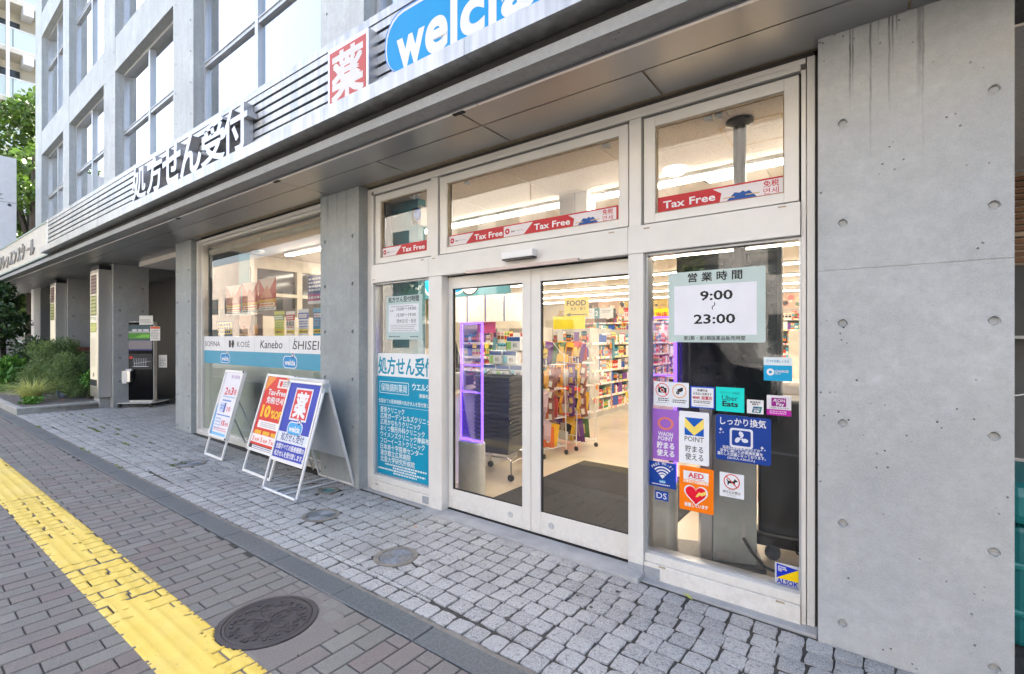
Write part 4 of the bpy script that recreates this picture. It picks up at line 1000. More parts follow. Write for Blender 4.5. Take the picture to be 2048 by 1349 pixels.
def uber(p, w, h):
    p.text('デリバリー対応店', w / 2, h * .74, .015, DK, 2, 'c', .0, w=w * .68); p.text('Uber', w * .50, h * .46, .044, DK, 2, 'c', .0, w=w * .57); p.text('Eats', w * .51, h * .22, .044, DK, 2, 'c', .03, w=w * .56)
sticker('food_delivery_sticker', 'square turquoise Uber Eats sticker in the row under the hours sign', 'sticker', -.807, -.648, 1.110, 1.256, YG, ink(6, 226, 214), uber)
def union(p, w, h):
    p.text('歓迎使用', w / 2, h * .78, .012, DK, 2, 'c', .015, w=w * .62); p.text('银联卡', w / 2, h * .62, .012, DK, 2, 'c', .015)
    q = [(w * .30, h * .08), (w * .82, h * .08), (w * .92, h * .52), (w * .38, h * .52)]; p.poly(q, ink(0, 92, 130), 1); p.poly([(w * .62, h * .08), (w * .82, h * .08), (w * .92, h * .52), (w * .72, h * .52)], ink(0, 125, 128), 2)
    p.text('UnionPay', w * .60, h * .32, .013, WH, 3, 'c', .015, w=w * .44, shear=.15); p.text('銀聯', w * .58, h * .14, .014, WH, 3, 'c', .02, w=w * .34)
sticker('card_payment_sticker', 'small white UnionPay card sticker between the turquoise and purple stickers', 'sticker', -.633, -.545, 1.111, 1.192, YG, WH, union, .003)
def aeon(p, w, h):
    p.rect(0, 0, w, h * .30, ink(190, 20, 170), 1); p.rrect(w * .19, h * .45, w * .80, h * .88, .004, ink(150, 20, 135), 1)
    p.text('ÆON', w * .50, h * .68, .024, WH, 2, 'c', .01, w=w * .50); p.text('Pay', w * .56, h * .50, .024, WH, 2, 'c', .02, w=w * .32)
    p.text('ご利用いただけます', w / 2, h * .34, .011, DK, 2, 'c', .0, w=w * .82); p.bars(.015, h * .06, w - .015, h * .25, 2, ink(240, 200, 236), 2, .5, 12)
sticker('mobile_pay_sticker', 'white and purple ÆON Pay sticker, last of its row', 'sticker', -.528, -.405, 1.112, 1.226, YG, ink(228, 226, 232), aeon, .003)
def waon(p, w, h):
    p.text('WAON', w / 2, h * .475, .036, WH, 2, 'c', .02, w=w * .57); p.text('POINT', w / 2, h * .385, .036, WH, 2, 'c', .02, w=w * .56)
    p.text('貯まる', w / 2, h * .235, .046, WH, 2, 'c', .028, w=w * .66); p.text('使える', w / 2, h * .085, .046, WH, 2, 'c', .028, w=w * .66)
    p.arc(w / 2, h * .72, .030, .042, 0, 360, ink(232, 130, 100), 1, 28, 1.25)
sticker('points_sticker', 'purple WAON POINT sticker with white 貯まる 使える lettering', 'sticker', -1.207, -1.034, .759, 1.090, YG, ink(160, 104, 200), waon, .003)
def vp(p, w, h):
    a, b, c, d = w * .19, w * .83, h * .545, h * .885
    p.rect(a, c, b, d, ink(250, 224, 110), 1); m_ = (a + b) / 2; B_ = ink(0, 92, 190)
    p.poly([(a, d), (m_, d - (d - c) * .52), (b, d)], B_, 2); p.poly([(a, c), (m_, c), (a, c + (d - c) * .46)], B_, 2); p.poly([(m_, c), (b, c), (b, c + (d - c) * .46)], B_, 2)
    p.text('POINT', m_, h * .43, .044, DK, 2, 'c', .0, w=w * .64); p.text('貯まる', m_, h * .235, .046, DK, 2, 'c', .006, w=w * .60); p.text('使える', m_, h * .085, .046, DK, 2, 'c', .006, w=w * .60)
sticker('points_sticker', 'white POINT sticker with blue and yellow V emblem', 'sticker', -1.032, -.848, .760, 1.090, YG, ink(240, 242, 246), vp, .008)
def vent(p, w, h):
    p.text('しっかり換気', w * .5, h * .80, .050, WH, 2, 'c', .014, w=w * .83)
    cx, cz = w * .475, h * .52
    p.rrect(cx - .064, cz - .058, cx + .064, cz + .058, .016, ink(226, 230, 240), 1); p.rrect(cx - .052, cz - .046, cx + .052, cz + .046, .010, ink(12, 62, 150), 2)
    for k in range(3):
        a = PI / 2 + k * 2 * PI / 3; P = []
        for i in range(14):
            t = 2 * PI * i / 14; u, v = .024 + .017 * math.cos(t), .013 * math.sin(t) + .004 * math.cos(t); P.append((cx + u * math.cos(a) - v * math.sin(a), cz + u * math.sin(a) + v * math.cos(a)))
        p.poly(P, ink(226, 230, 240), 3)
    p.disc(cx, cz, .0085, WH, 4); p.disc(cx, cz, .004, ink(12, 62, 150), 5)
    for sx, sz, r_ in ((.028, .185, .012), (.042, .168, .006), (.024, .164, .006), (.256, .100, .012), (.270, .088, .006), (.252, .086, .006)):
        p.poly([(sx - r_, sz), (sx - r_ * .25, sz - r_ * .25), (sx, sz - r_), (sx + r_ * .25, sz - r_ * .25), (sx + r_, sz), (sx + r_ * .25, sz + r_ * .25), (sx, sz + r_), (sx - r_ * .25, sz + r_ * .25)], WH, 2)
    for i, s in enumerate(('当店は建築基準法などの', '法令に順じた必要換気量を', '満たした店舗となっております。')): p.text(s, w * .47, h * (.265 - .075 * i), .021, WH, 2, 'c', .016, w=w * (.68 + .10 * i))
    p.text('(20㎥/人→30㎥/人)', w * .47, h * .045, .018, WH, 2, 'c', .012, w=w * .5)
sticker('ventilation_sticker', 'large navy しっかり換気 sticker with white fan symbol', 'sticker', -.808, -.506, .815, 1.089, YG, ink(12, 62, 150), vent, .014)
def wifi(p, w, h):
    for i, ch in enumerate('FREE Wi-Fi'):
        a = math.radians(132 - 9.2 * i)
        p.text(ch, w * .5 + .098 * math.cos(a) * .95, h * .30 + .098 * math.sin(a), .023, WH, 2, 'c', .02, rot=a - PI / 2)
    for r_ in (.076, .057, .038): p.arc(w * .5, h * .36, r_ - .009, r_, 45, 135, WH, 2)
    p.poly([(w * .5, h * .34), (w * .5 + .018, h * .34 + .020), (w * .5 + .010, h * .34 + .026), (w * .5 - .010, h * .34 + .026), (w * .5 - .018, h * .34 + .020)], WH, 2)
    logo(p, w * .5, h * .225, .045, 1, ink(90, 170, 220), WH, None, False); p.bars(.02, h * .07, w - .02, h * .13, 1, WH, 2, .6, 20)
sticker('wifi_sticker', 'blue FREE Wi-Fi sticker at the lower left of the right window', 'sticker', -1.230, -1.052, .578, .742, YG, ink(12, 66, 160), wifi)
sticker('ds_sticker', 'small blue sticker with white DS letters below the Wi-Fi sticker', 'sticker', -1.191, -1.102, .490, .552, YG, ink(12, 72, 165), lambda p, w, h: p.text('DS', w / 2, h * .20, .055, WH, 2, 'c', .0, w=w * .76))
def aed(p, w, h):
    p.rect(w * .12, h * .70, w * .86, h * .90, WH, 1); p.text('AED', w * .49, h * .755, .045, ink(216, 16, 60), 2, 'c', .026, w=w * .46); p.rect(w * .26, h * .725, w * .74, h * .732, ink(216, 16, 60), 2)
    p.text('自動体外式除細動器', w * .49, h * .635, .020, ink(255, 236, 215), 2, 'c', .03, w=w * .73)
    def heart(s): return [(w * .49 + s * (16 * math.sin(t) ** 3), h * .385 + s * (13 * math.cos(t) - 5 * math.cos(2 * t) - 2 * math.cos(3 * t) - math.cos(4 * t))) for t in [2 * PI * i / 40 for i in range(40)]][::-1]
    p.poly(heart(.0046), WH, 1); p.poly(heart(.0040), ink(232, 16, 50), 2)
    p.poly([(w * .48, h * .33), (w * .56, h * .345), (w * .60, h * .39), (w * .66, h * .37), (w * .80, h * .43), (w * .78, h * .50), (w * .64, h * .44), (w * .585, h * .455), (w * .52, h * .39)], ink(250, 214, 110), 3)
    p.text('設置しています', w * .5, h * .10, .026, WH, 2, 'c', .03, w=w * .68)
sticker('aed_sticker', 'orange AED sticker with a red heart and lightning arrow', 'sticker', -1.030, -.821, .464, .742, YG, ink(255, 128, 0), aed, .008)
def pet(p, w, h):
    cx, cz = w * .5, h * .65
    dog = [(-.030, .012), (-.026, .016), (-.020, .004), (.010, .004), (.016, .016), (.019, .022), (.021, .016), (.034, .008), (.032, .003), (.022, .002), (.018, -.006), (.018, -.020), (.012, -.020), (.010, -.010), (-.014, -.010), (-.018, -.020), (-.025, -.020), (-.023, -.008), (-.025, .002)]
    P = [(cx + a, cz + b) for a, b in dog][::-1]
    p.poly(P, DK, 1); p.arc(cx, cz, .040, .046, 0, 360, ink(214, 66, 44), 2, 32); p.line(cx - .030, cz + .030, cx + .030, cz - .030, .006, ink(214, 66, 44), 3)
    p.text('ペット', cx, h * .275, .014, DK, 2, 'c', .0); p.text('持ち込み禁止', cx, h * .165, .018, DK, 2, 'c', .01, w=w * .74); p.bars(w * .3, h * .05, w * .7, h * .13, 3, LG, 2, .4, 31)
sticker('no_pets_sticker', 'white no pets sticker with a crossed-out dog symbol', 'sticker', -.786, -.649, .595, .740, YG, ink(234, 237, 242), pet)
def alsok(p, w, h):
    p.poly([(.008, .052), (w - .008, h - .022), (.008, h - .008)] if False else [(.009, h * .30), (w - .008, h * .86), (.009, h * .95)], ink(14, 50, 190), 1)
    p.poly([(.009, h * .30), (w - .008, h * .30), (w - .008, h * .86)], ink(252, 214, 0), 1)
    for i, s in enumerate(('Always', 'Security', 'OK')): p.text(s, .016, h * (.80 - .09 * i), .014, WH, 2, 'l', .03)
    p.text('ALSOK', w / 2, h * .07, .040, ink(14, 50, 180), 2, 'c', .03, w=w * .86, shear=.1)
sticker('security_sticker', 'blue and yellow ALSOK security sticker in the bottom corner of the window', 'sticker', -.487, -.341 - .02, .150, .275, YG, ink(196, 200, 206), alsok)
def rx(p, w, h):
    p.rect(.035, .075, w - .045, .345, ink(226, 230, 236), 1); p.text('処方せん受付時間', w / 2 - .005, .372, .060, DK, 2, 'c', .014, w=.455)
    p.text('10:00〜14:00', .30, .285, .046, DK, 2, 'c', .0, w=.28); p.text('15:00〜19:00', .30, .225, .046, DK, 2, 'c', .0, w=.28); p.text('定休日/日・祝日', .30, .165, .042, DK, 2, 'c', .0, w=.28)
    p.bars(.06, .318, .42, .335, 1, LG, 2, .4, 41); p.bars(.06, .27, .12, .30, 1, LG, 2, .4, 42); p.bars(.06, .080, w - .07, .15, 4, LG, 2, .35, 43); p.bars(.04, .018, .22, .036, 1, DK, 2, .5, 44); p.bars(.36, .018, .48, .036, 1, DK, 2, .5, 45)
sticker('reception_hours_sign', 'pale green 処方せん受付時間 hours sign on the left side window', 'sign', -3.977, -3.451, 1.543, 1.972, YG, ink(184, 206, 206), rx, .01, .003)
def clinic(p, w, h):
    p.rect(0, h - .232, w, h, ink(236, 240, 242), 1); TL = ink(0, 150, 182)
    p.text('処方せん受付', .012, h - .195, .185, TL, 2, 'l', .022, w=.985) if False else p.text('処方せん受', .012, h - .195, .185, TL, 2, 'l', .022, w=.690)
    p.text('付', .712, h - .195, .185, TL, 2, 'l', .022, w=.112)
    T2 = ink(230, 242, 244)
    p.rrect(.030, h - .405, .480, h - .285, .012, T2, 2); p.rrect(.036, h - .399, .474, h - .291, .010, ink(0, 152, 190), 3); p.text('保険調剤薬局', .255, h - .378, .085, T2, 4, 'c', .006, w=.40)
    p.text('ウエルシア', .53, h - .345, .075, T2, 2, 'l', .022, w=.318); p.text('南麻布店', .63, h - .415, .045, T2, 2, 'l', .015, w=.165)
    p.text('全国全ての医療機関の処方せんを受付致します', .015, h - .50, .046, T2, 2, 'l', .014, w=.832); p.rect(.02, h - .528, .845, h - .525, T2, 2)
    L_ = [('愛育クリニック', .37), ('広尾ガーデンヒルズクリニック', .79), ('広尾かなもりクリニック', .60), ('おくつ整形外科クリニック', .66), ('ウイメンズクリニック南麻布', .72), ('フローイーストクリニック', .66), ('日本赤十字医療センター', .635), ('東京都立広尾病院', .46), ('北里大学研究所病院', .52)]
    for i, (s, ww) in enumerate(L_): p.text(s, .045, h - .595 - .0625 * i, .062, T2, 2, 'l', .018, w=ww)
    for i, (x, ww) in enumerate(((.12, .66), (.24, .36), (.015, .82), (.25, .38))): p.bars(x, h - 1.128 - .026 * i - .004, x + ww, h - 1.105 - .026 * i, 1, T2, 2, .6, 50 + i)
sticker('clinic_poster', 'tall teal poster listing clinics under white 処方せん受付 heading on the left window', 'poster', -4.118, -3.292, .175, 1.405, .0450 - .002, ink(0, 152, 190), clinic, t=.0012)
# tax free strips
TR = ink(196, 44, 52); TW = ink(232, 226, 228)
def tax(x0, x1, cut0, cut1, lb):
    full = 1.013
    def d(p, w, h):
        o = -cut0
        def X(a): return min(max(a + o, 0.0), w)
        p.rect(0, .006, w, h - .006, TR, 1)
        a, b, c = X(.008), X(.210), X(.300)
        if b > a: p.poly([(a, .010), (b, .010), (c, h - .010), (a, h - .010)], TW, 2)
        if X(.05) < w and cut0 == 0:
            p.disc(.045, h / 2, .024, ink(200, 40, 60), 3); p.disc(.045, h / 2, .009, TW, 4); p.text('Japan.', .082, h * .40, .022, DK, 3, 'l', .02, w=.042); p.text('Tax-free Shop', .132, h * .40, .020, LG, 3, 'l', .0, w=.075)
        if o + .63 <= w + .15:
            s = 'Tax Free' if o + .635 <= w + .02 else 'Tax Free'
            p.text('Tax Free', .310 + o, h * .26, .066, WH, 3, 'l', .02, w=.325 if o + .635 <= w else w - .315 - o)
        if w + cut0 > .9:
            p.poly([(X(.66), .010), (X(1.005), .010), (X(1.005), h - .010), (X(.62), h - .010), (X(.67), h * .6)], TW, 2) if cut0 == 0 or True else None
            m0 = .70 + o; B_ = ink(30, 84, 160)
            p.poly([(m0, .010), (m0 + .165, .010), (m0 + .125, h * .52), (m0 + .105, h * .46), (m0 + .09, h * .56), (m0 + .075, h * .46), (m0 + .045, h * .52)], B_, 3)
            p.rect(m0 - .02, h * .24, m0 + .045, h * .30, ink(206, 176, 116), 4); p.rect(m0 + .105, h * .26, m0 + .18, h * .32, ink(206, 176, 116), 4)
            p.text('免税', .90 + o, h * .54, .040, TR, 3, 'l', .014, w=.080); p.text('면세', .90 + o, h * .14, .040, TR, 3, 'l', .0, w=.080)
    return sticker('tax_free_strip', lb, 'sticker strip', x0, x1, 2.372, 2.476, .0405 - (.0012 if 'whole' in lb else 0), TR, d)
tax(-3.094, -2.470, 0, 0, 'red and white Tax Free strip partly overlapped in the middle transom window')
tax(-2.470, -1.450, 0, 0, 'whole red Tax Free strip with blue mountain in the middle transom window')
tax(-4.044, -3.365, 0, 0, 'red Tax Free strip in the small left transom window')
tax(-1.17, -.438, .275, 0, 'red Tax Free strip with blue mountain in the right transom window')

# ================================================================== SIGNBOARDS ON THE PAVEMENT
M['board_alu'] = pm('satin_board_aluminium', (0.66, 0.67, 0.69), 0.35, 0.35, var=.05, scale=5)
M['board_back'] = pm('grey_back_board', (0.50, 0.53, 0.55), 0.5, var=.04)
def tilted(o, ang): o.rotation_euler = (ang, 0, 0); return o
def leafframe(parent, name, W, L, s0, m=None, r=.014, panel=None, pname='poster_panel', t=.012):
    """two slanted stiles with a foot bar and a panel; in its own plane (x, z along the slope), facing -y"""
    q = MB(); w = W / 2
    q.tube([(-w, 0, .0), (-w, 0, L)], r, 8); q.tube([(w, 0, 0), (w, 0, L)], r, 8); q.tube([(-w, 0, r), (w, 0, r)], r, 8)
    o = q.build(name, m or M['board_alu'], parent, local=True); return o
def blueboard():
    W, H = .66, 1.105; t = thing('a_board', 'blue and white folding signboard with red 薬 panel, nearest of the three', 'signboard', (-4.655, -.41, gz(-4.655)), -.012)
    ang = math.atan2(.305, H); L = math.hypot(.305, H)
    f = tilted(leafframe(t, 'front_frame', W, L, 0), -ang); f.location = (0, -.305, 0.0)
    q = MB(); q.ring(-W / 2 + .012, W / 2 - .012, .30, L, -W / 2 + .035, W / 2 - .035, .335, L - .05, -.020, .008); q.build('panel_frame', M['board_alu'], f, local=True, bevel=.003)
    q = MB(); q.box(-W / 2 + .03, W / 2 - .03, -.010, .004, .32, L - .03); q.build('panel', M['board_back'], f, local=True)
    p = Print(-.0105); a, b, c, d = -W / 2 + .036, W / 2 - .036, .336, L - .051; BL = ink(40, 62, 178)
    p.rect(a, c, b, d, BL, 1); Hh = d - c
    p.rrect(-.158, d - .375, .172, d - .045, .002, ink(228, 230, 236), 2); p.rect(-.138, d - .357, .152, d - .063, ink(222, 58, 62), 3); p.text('薬', .007, d - .320, .27, WH, 4, 'c', .032, w=.225)
    logo(p, .0, d - .455, .27, 2, ink(70, 170, 228), WH, WH, dark=ink(30, 44, 130))
    p.rect(a, c + .155, b, c + .258, ink(226, 232, 240), 2); p.text('処方せん受付', 0, c + .180, .085, ink(24, 44, 130), 3, 'c', .012, w=.44)
    p.text('全国すべての医療機関の', 0, c + .092, .058, WH, 3, 'c', .02, w=.545); p.text('処方せんを受付致します。', .005, c + .022, .058, WH, 3, 'c', .02, w=.555)
    p.build(f, 'poster')
    g = tilted(leafframe(t, 'back_frame', W, L, 0), ang); g.location = (0, .315, 0)
    q = MB(); q.box(-W / 2 + .02, W / 2 - .02, -.008, .008, .32, L - .03); q.build('back_panel', M['board_back'], g, local=True)
    q = MB(); q.box(-W / 2 - .012, W / 2 + .012, -.03, .03, H - .02, H + .012); q.build('hinge_cap', M['board_alu'], t, local=True, bevel=.006)
    for s in (-1, 1):
        q = MB(); q.lathe([(.03, -.01), (.03, .01)], 12, 0, Matrix.Translation((s * (W / 2 + .004), 0, H - .05)) @ Matrix.Rotation(PI / 2, 4, 'Y')); q.box(s * W / 2 - .01, s * W / 2 + .01, -.045, .045, H - .11, H - .03); q.build('hinge', M['alu_grey'], t, local=True)
    q = MB()
    for x in (-.13, .06): q.tube([(x, -.305, .012), (x, .312, .012)], .011, 6)
    q.build('spreader_bar', M['board_alu'], t, local=True)
    for s, y in ((-1, -.305), (1, -.305), (-1, .315), (1, .315)): q = MB(); q.lathe([(.017, 0), (.017, .03)], 8, 0, Matrix.Translation((s * W / 2, y, 0))); q.build('foot_cap', M['alu_grey'], t, local=True)
blueboard()
def stand(x, y, W, H, lean, lb, draw, rz=0, black=True):
    t = thing('poster_stand', lb, 'signboard', (x, y, gz(x)), rz); ang = math.atan2(lean, H); L = math.hypot(lean, H); w = W / 2
    q = MB()
    for s in (-1, 1): q.box(s * w - .014, s * w + .014, -.010, .010, 0, L * .99)
    q.box(-w + .0145, w - .0145, -.010, .010, .0, .028); f = q.build('leg_frame', M['alu_white'], t, local=True, bevel=.003); f.rotation_euler = (-ang, 0, 0)
    z0 = L * .218
    q = MB(); q.ring(-w - .012, w + .012, z0, L + .005, -w + .018, w - .018, z0 + .03, L - .025, -.034, -.010); pf = q.build('poster_frame', M['alu_white'], f, local=True, bevel=.003)
    for s in (-1, 1):
        for zz in (z0, L - .02): q = MB(); q.box(s * w - .014, s * w + .014, -.0355, -.030, zz, zz + .025); q.build('corner', M['black'] if (black and s > 0) else M['alu_grey'], f, local=True)
    p = Print(-.020); draw(p, -w + .016, z0 + .028, w - .016, L - .023); p.build(f, 'poster')
    q = MB(); q.box(-w + .01, w - .01, -.018, -.012, z0 + .02, L - .02); q.build('back_board', M['board_back'], f, local=True)
    q = MB(); top = (0, lean * .72, H * .72)
    for s in (-1, 1): q.tube([(s * w * .8, lean * .70, H * .70), (s * w * .8, lean + .22, .0)], .010, 6)
    q.tube([(-w * .8, lean + .12, H * .26), (w * .8, lean + .12, H * .26)], .008, 6); q.build('back_leg', M['alu_grey'], t, local=True)
    return t
def redposter(p, x0, z0, x1, z1):
    w, h = x1 - x0, z1 - z0; cx = (x0 + x1) / 2; Y_ = ink(250, 196, 20)
    p.rect(x0, z0, x1, z1, ink(222, 44, 34), 1)
    r = random.Random(3)
    for i in range(26): a = r.random() * PI * 2; q = .12 + .2 * r.random(); p.poly([(cx, z0 + h * .72), (cx + 2 * q * math.cos(a), z0 + h * .72 + 2 * q * math.sin(a)), (cx + 2 * q * math.cos(a + .09), z0 + h * .72 + 2 * q * math.sin(a + .09))], ink(236, 110, 40), 2) if False else None
    p.poly([(x0, z1), (x0, z1 - h * .22), (x0 + w * .35, z1)], ink(240, 150, 60), 2); p.poly([(x1, z1), (x1 - w * .3, z1), (x1, z1 - h * .26)], ink(240, 150, 60), 2)
    p.rect(cx - w * .05, z1 - h * .15, cx + w * .36, z1 - h * .03, ink(244, 226, 220), 3); p.disc(cx + w * .07, z1 - h * .09, h * .042, ink(220, 60, 60), 4); p.bars(cx + w * .15, z1 - h * .13, cx + w * .34, z1 - h * .05, 3, LG, 4, .5, 61)
    p.text('Tax-Free', cx, z1 - h * .255, h * .11, WH, 3, 'c', .02, w=w * .68); p.text('免税/면세', cx, z1 - h * .365, h * .10, WH, 3, 'c', .02, w=w * .64)
    p.text('10', x0 + w * .27, z1 - h * .56, h * .215, Y_, 3, 'c', .05, w=w * .36); p.text('%OFF', x0 + w * .72, z1 - h * .56, h * .14, Y_, 3, 'c', .05, w=w * .48)
    p.rrect(x0 + w * .10, z0 + h * .285, x1 - w * .04, z0 + h * .385, .012, ink(246, 240, 238), 3); p.bars(x0 + w * .2, z0 + h * .30, x1 - w * .12, z0 + h * .37, 3, LG, 4, .4, 62)
    for i in range(3): p.rect(x0 + w * (.06 + .32 * i), z0 + h * .20, x0 + w * (.32 + .32 * i), z0 + h * .25, ink(236, 180, 30), 3)
    p.rect(x0, z0 + h * .085, x1, z0 + h * .195, ink(248, 236, 232), 3)
    for i, s in enumerate(('3', '5', '7')): p.text(s, x0 + w * (.06 + .32 * i), z0 + h * .105, h * .085, RED, 4, 'l', .03); p.text('%OFF', x0 + w * (.15 + .32 * i), z0 + h * .105, h * .05, RED, 4, 'l', .03, w=w * .17)
    p.rect(x0, z0, x1, z0 + h * .055, ink(60, 44, 40), 3); p.rect(x0 + w * .12, z0 + h * .008, x1 - w * .02, z0 + h * .045, ink(240, 238, 238), 4); p.bars(x0 + w * .16, z0 + h * .015, x1 - w * .08, z0 + h * .04, 1, ink(40, 90, 160), 5, .5, 63)
stand(-5.49, -.55, .655, 1.085, .31, 'white framed stand with red and yellow Tax-Free 10% OFF poster behind the blue board', redposter, -.03)
def paleposter(p, x0, z0, x1, z1):
    w, h = x1 - x0, z1 - z0; PK = ink(226, 110, 130); BL = ink(110, 150, 215)
    p.rect(x0, z0, x1, z1, ink(236, 234, 240), 1)
    p.poly([(x0, z0), (x0 + w * .10, z0), (x0 + w * .05, z0 + h * .45), (x0, z0 + h * .5)], ink(90, 170, 225), 2); p.rect(x0, z0, x1, z0 + h * .045, ink(130, 195, 235), 2)
    p.bars(x0 + w * .38, z1 - h * .10, x1 - w * .08, z1 - h * .04, 1, ink(196, 180, 205), 2, .9, 71)
    p.text('2', x0 + w * .22, z1 - h * .36, h * .16, ink(222, 90, 110), 3, 'l', .04, w=w * .17); p.text('倍', x0 + w * .41, z1 - h * .35, h * .09, PK, 3, 'l', .03, w=w * .14); p.text('3', x0 + w * .57, z1 - h * .35, h * .16, ink(222, 90, 110), 3, 'l', .04, w=w * .17); p.text('倍', x0 + w * .77, z1 - h * .34, h * .09, PK, 3, 'l', .03, w=w * .14)
    p.bars(x0 + w * .2, z1 - h * .41, x1 - w * .06, z1 - h * .375, 1, ink(150, 190, 225), 2, .6, 72)
    p.rect(x0 + w * .22, z1 - h * .465, x0 + w * .75, z1 - h * .440, BL, 2); p.rect(x0 + w * .16, z1 - h * .64, x0 + w * .5, z1 - h * .49, ink(196, 210, 238), 2); p.rect(x0 + w * .42, z1 - h * .64, x0 + w * .52, z1 - h * .49, ink(70, 90, 170), 3)
    p.bars(x0 + w * .2, z1 - h * .60, x0 + w * .40, z1 - h * .52, 2, BL, 3, .7, 73); p.text('10', x0 + w * .62, z1 - h * .61, h * .10, PK, 3, 'l', .03, w=w * .2)
    p.rect(x0 + w * .10, z1 - h * .695, x1 - w * .08, z1 - h * .675, BL, 2); p.text('15', x0 + w * .52, z0 + h * .165, h * .11, ink(222, 80, 100), 3, 'l', .04, w=w * .2); p.text('倍付', x0 + w * .75, z0 + h * .17, h * .06, PK, 3, 'l', .02, w=w * .2)
    p.bars(x0 + w * .12, z0 + h * .09, x0 + w * .5, z0 + h * .28, 4, ink(150, 180, 225), 2, .5, 74); p.bars(x0 + w * .12, z0 + h * .07, x1 - w * .06, z0 + h * .13, 2, PK, 2, .4, 75)
stand(-6.72, -.51, .53, 1.075, .285, 'white framed stand with pale sun-bleached pink and blue point-day poster, leftmost of three', paleposter, -.02)

# ================================================================== INSIDE THE SHOP
CE = 3.0
M['teal_wall'] = pm('teal_wall_paint', S(70, 132, 148), .6, var=.04, scale=2)
M['cream_wall'] = pm('cream_wall_paint', (.66, .61, .53), .7, var=.03)
M['lino'] = pm('polished_cream_floor', (.56, .48, .38), .12, var=.06, scale=1.5, rvar=.05)
def struct(name, q, m): o = q.build(name, m); o['kind'] = 'structure'; return o
q = MB(); q.box(-12.0, .44, .10, 15, -.12, .008); struct('shop_floor', q, M['lino'])
q = MB(); q.box(-12.0, .44, 14.9, 15.1, 0, 3.2); q.box(.30, .45, .62, 15, 0, 3.2); q.box(-12.1, -11.9, 4.6, 15, 0, 3.2); struct('shop_wall', q, M['cream_wall'])
def tile_mat():
    t = NT('acoustic_tile'); p = t.pos(); n = t.ramp(t.noise(t.pos((1, 2.2, 1)), 48, 2, .6), .60, .66)
    t.base(t.mix(t.math('MULTIPLY', n, .8), (.70, .64, .58), (.34, .29, .25))); t.b.inputs['Roughness'].default_value = .9; return t.m
M['tile'] = tile_mat()
q = MB(); q.box(-12.0, .44, .135, 15, CE + .012, 3.19); ceil = struct('shop_ceiling', q, pm('ceiling_board', (.66, .61, .55), .9, var=.03))
TM = MB(); TM.box(-.4530, .4530, -.2255, .2255, 0, .012); TM = TM.mesh('ceiling_tile', M['tile'])
for i in range(8):
    for j in range(6):
        o = bpy.data.objects.new('ceiling_tile', TM); o.location = (-6.25 + .91 * i + .455, .14 + .455 * j + .2275, CE); link(o, ceil)
# strip lights, all along the ceiling
TUBE = emit('lamp_tube', (1.0, .87, .70), 6.8)
def striplight(x0, x1, y, lb, grp='long ceiling lights of the shop'):
    t = thing('ceiling_light', lb, 'ceiling light', ((x0 + x1) / 2, y, CE), 0, grp); w = (x1 - x0) / 2
    q = MB(); q.box(-w, w, -.06, .06, -.03, .0); q.build('housing', M['white'], t, local=True)
    q = MB(); q.box(-w + .02, w - .02, -.045, .045, -.052, -.0305); q.build('tube', TUBE, t, local=True)
for i, (x0, x1, y) in enumerate(((-5.0, .2, 1.29), (-5.2, .2, 3.3), (-5.4, .2, 5.2), (-9, .2, 7.3), (-10, .2, 9.15), (-11, .2, 11.0), (-11.5, .2, 13.1))):
    striplight(x0, x1, y, ('long strip light on the shop ceiling just inside the transom windows', 'long strip light across the shop ceiling above the snack racks', 'long strip light across the shop ceiling before the shelves', 'long bright strip light across the ceiling far inside the shop', 'long bright strip light across the ceiling far inside the shop', 'long bright strip light across the ceiling far inside the shop', 'long bright strip light across the ceiling far inside the shop')[i])
striplight(-.75, -.62, .9, 'short strip light running into the shop at the right window') if False else None
t = thing('ceiling_light', 'slanting strip light running into the shop in the top right corner of the right window', 'ceiling light', (-.30, 2.2, CE), PI / 2, 'long ceiling lights of the shop')
q = MB(); q.box(-1.2, 1.2, -.06, .06, -.03, 0); q.build('housing', M['white'], t, local=True); q = MB(); q.box(-1.18, 1.18, -.045, .045, -.052, -.0305); q.build('tube', TUBE, t, local=True)
dl = thing('downlight', 'square recessed ceiling light behind the black pole', 'ceiling light', (-1.14, 1.47, CE)); q = MB(); q.ring(-.17, .17, -.17, .17, -.13, .13, -.13, .13, -.015, 0, 0, Matrix.Rotation(-PI / 2, 4, 'X')); q.build('frame', M['white'], dl, local=True); q = MB(); q.box(-.128, .128, -.128, .128, -.008, -.004); q.build('diffuser', emit('diffuser', (1, .9, .74), 4.5), dl, local=True)
rl_ = MB(); rl_.lathe([(.10, 0), (.10, -.02), (.07, -.045), (0, -.052)], 20); tag(rl_.build('round_light', emit('round_lamp', (1, .9, .75), .6), org=(0, 0, 0)), 'small round ceiling lamp left of the black pole', 'ceiling light').location = (-1.40, 1.05, CE)
hx = MB(); hx.ring(-.20, .20, -.22, .22, -.18, .18, -.20, .20, -.006, 0, 0, Matrix.Rotation(-PI / 2, 4, 'X')); tag(hx.build('ceiling_hatch', pm('tan_hatch_trim', (.55, .42, .26), .5)), 'square access hatch with tan trim in the ceiling behind the black pole', 'hatch').location = (-.70, .66, CE - .001)
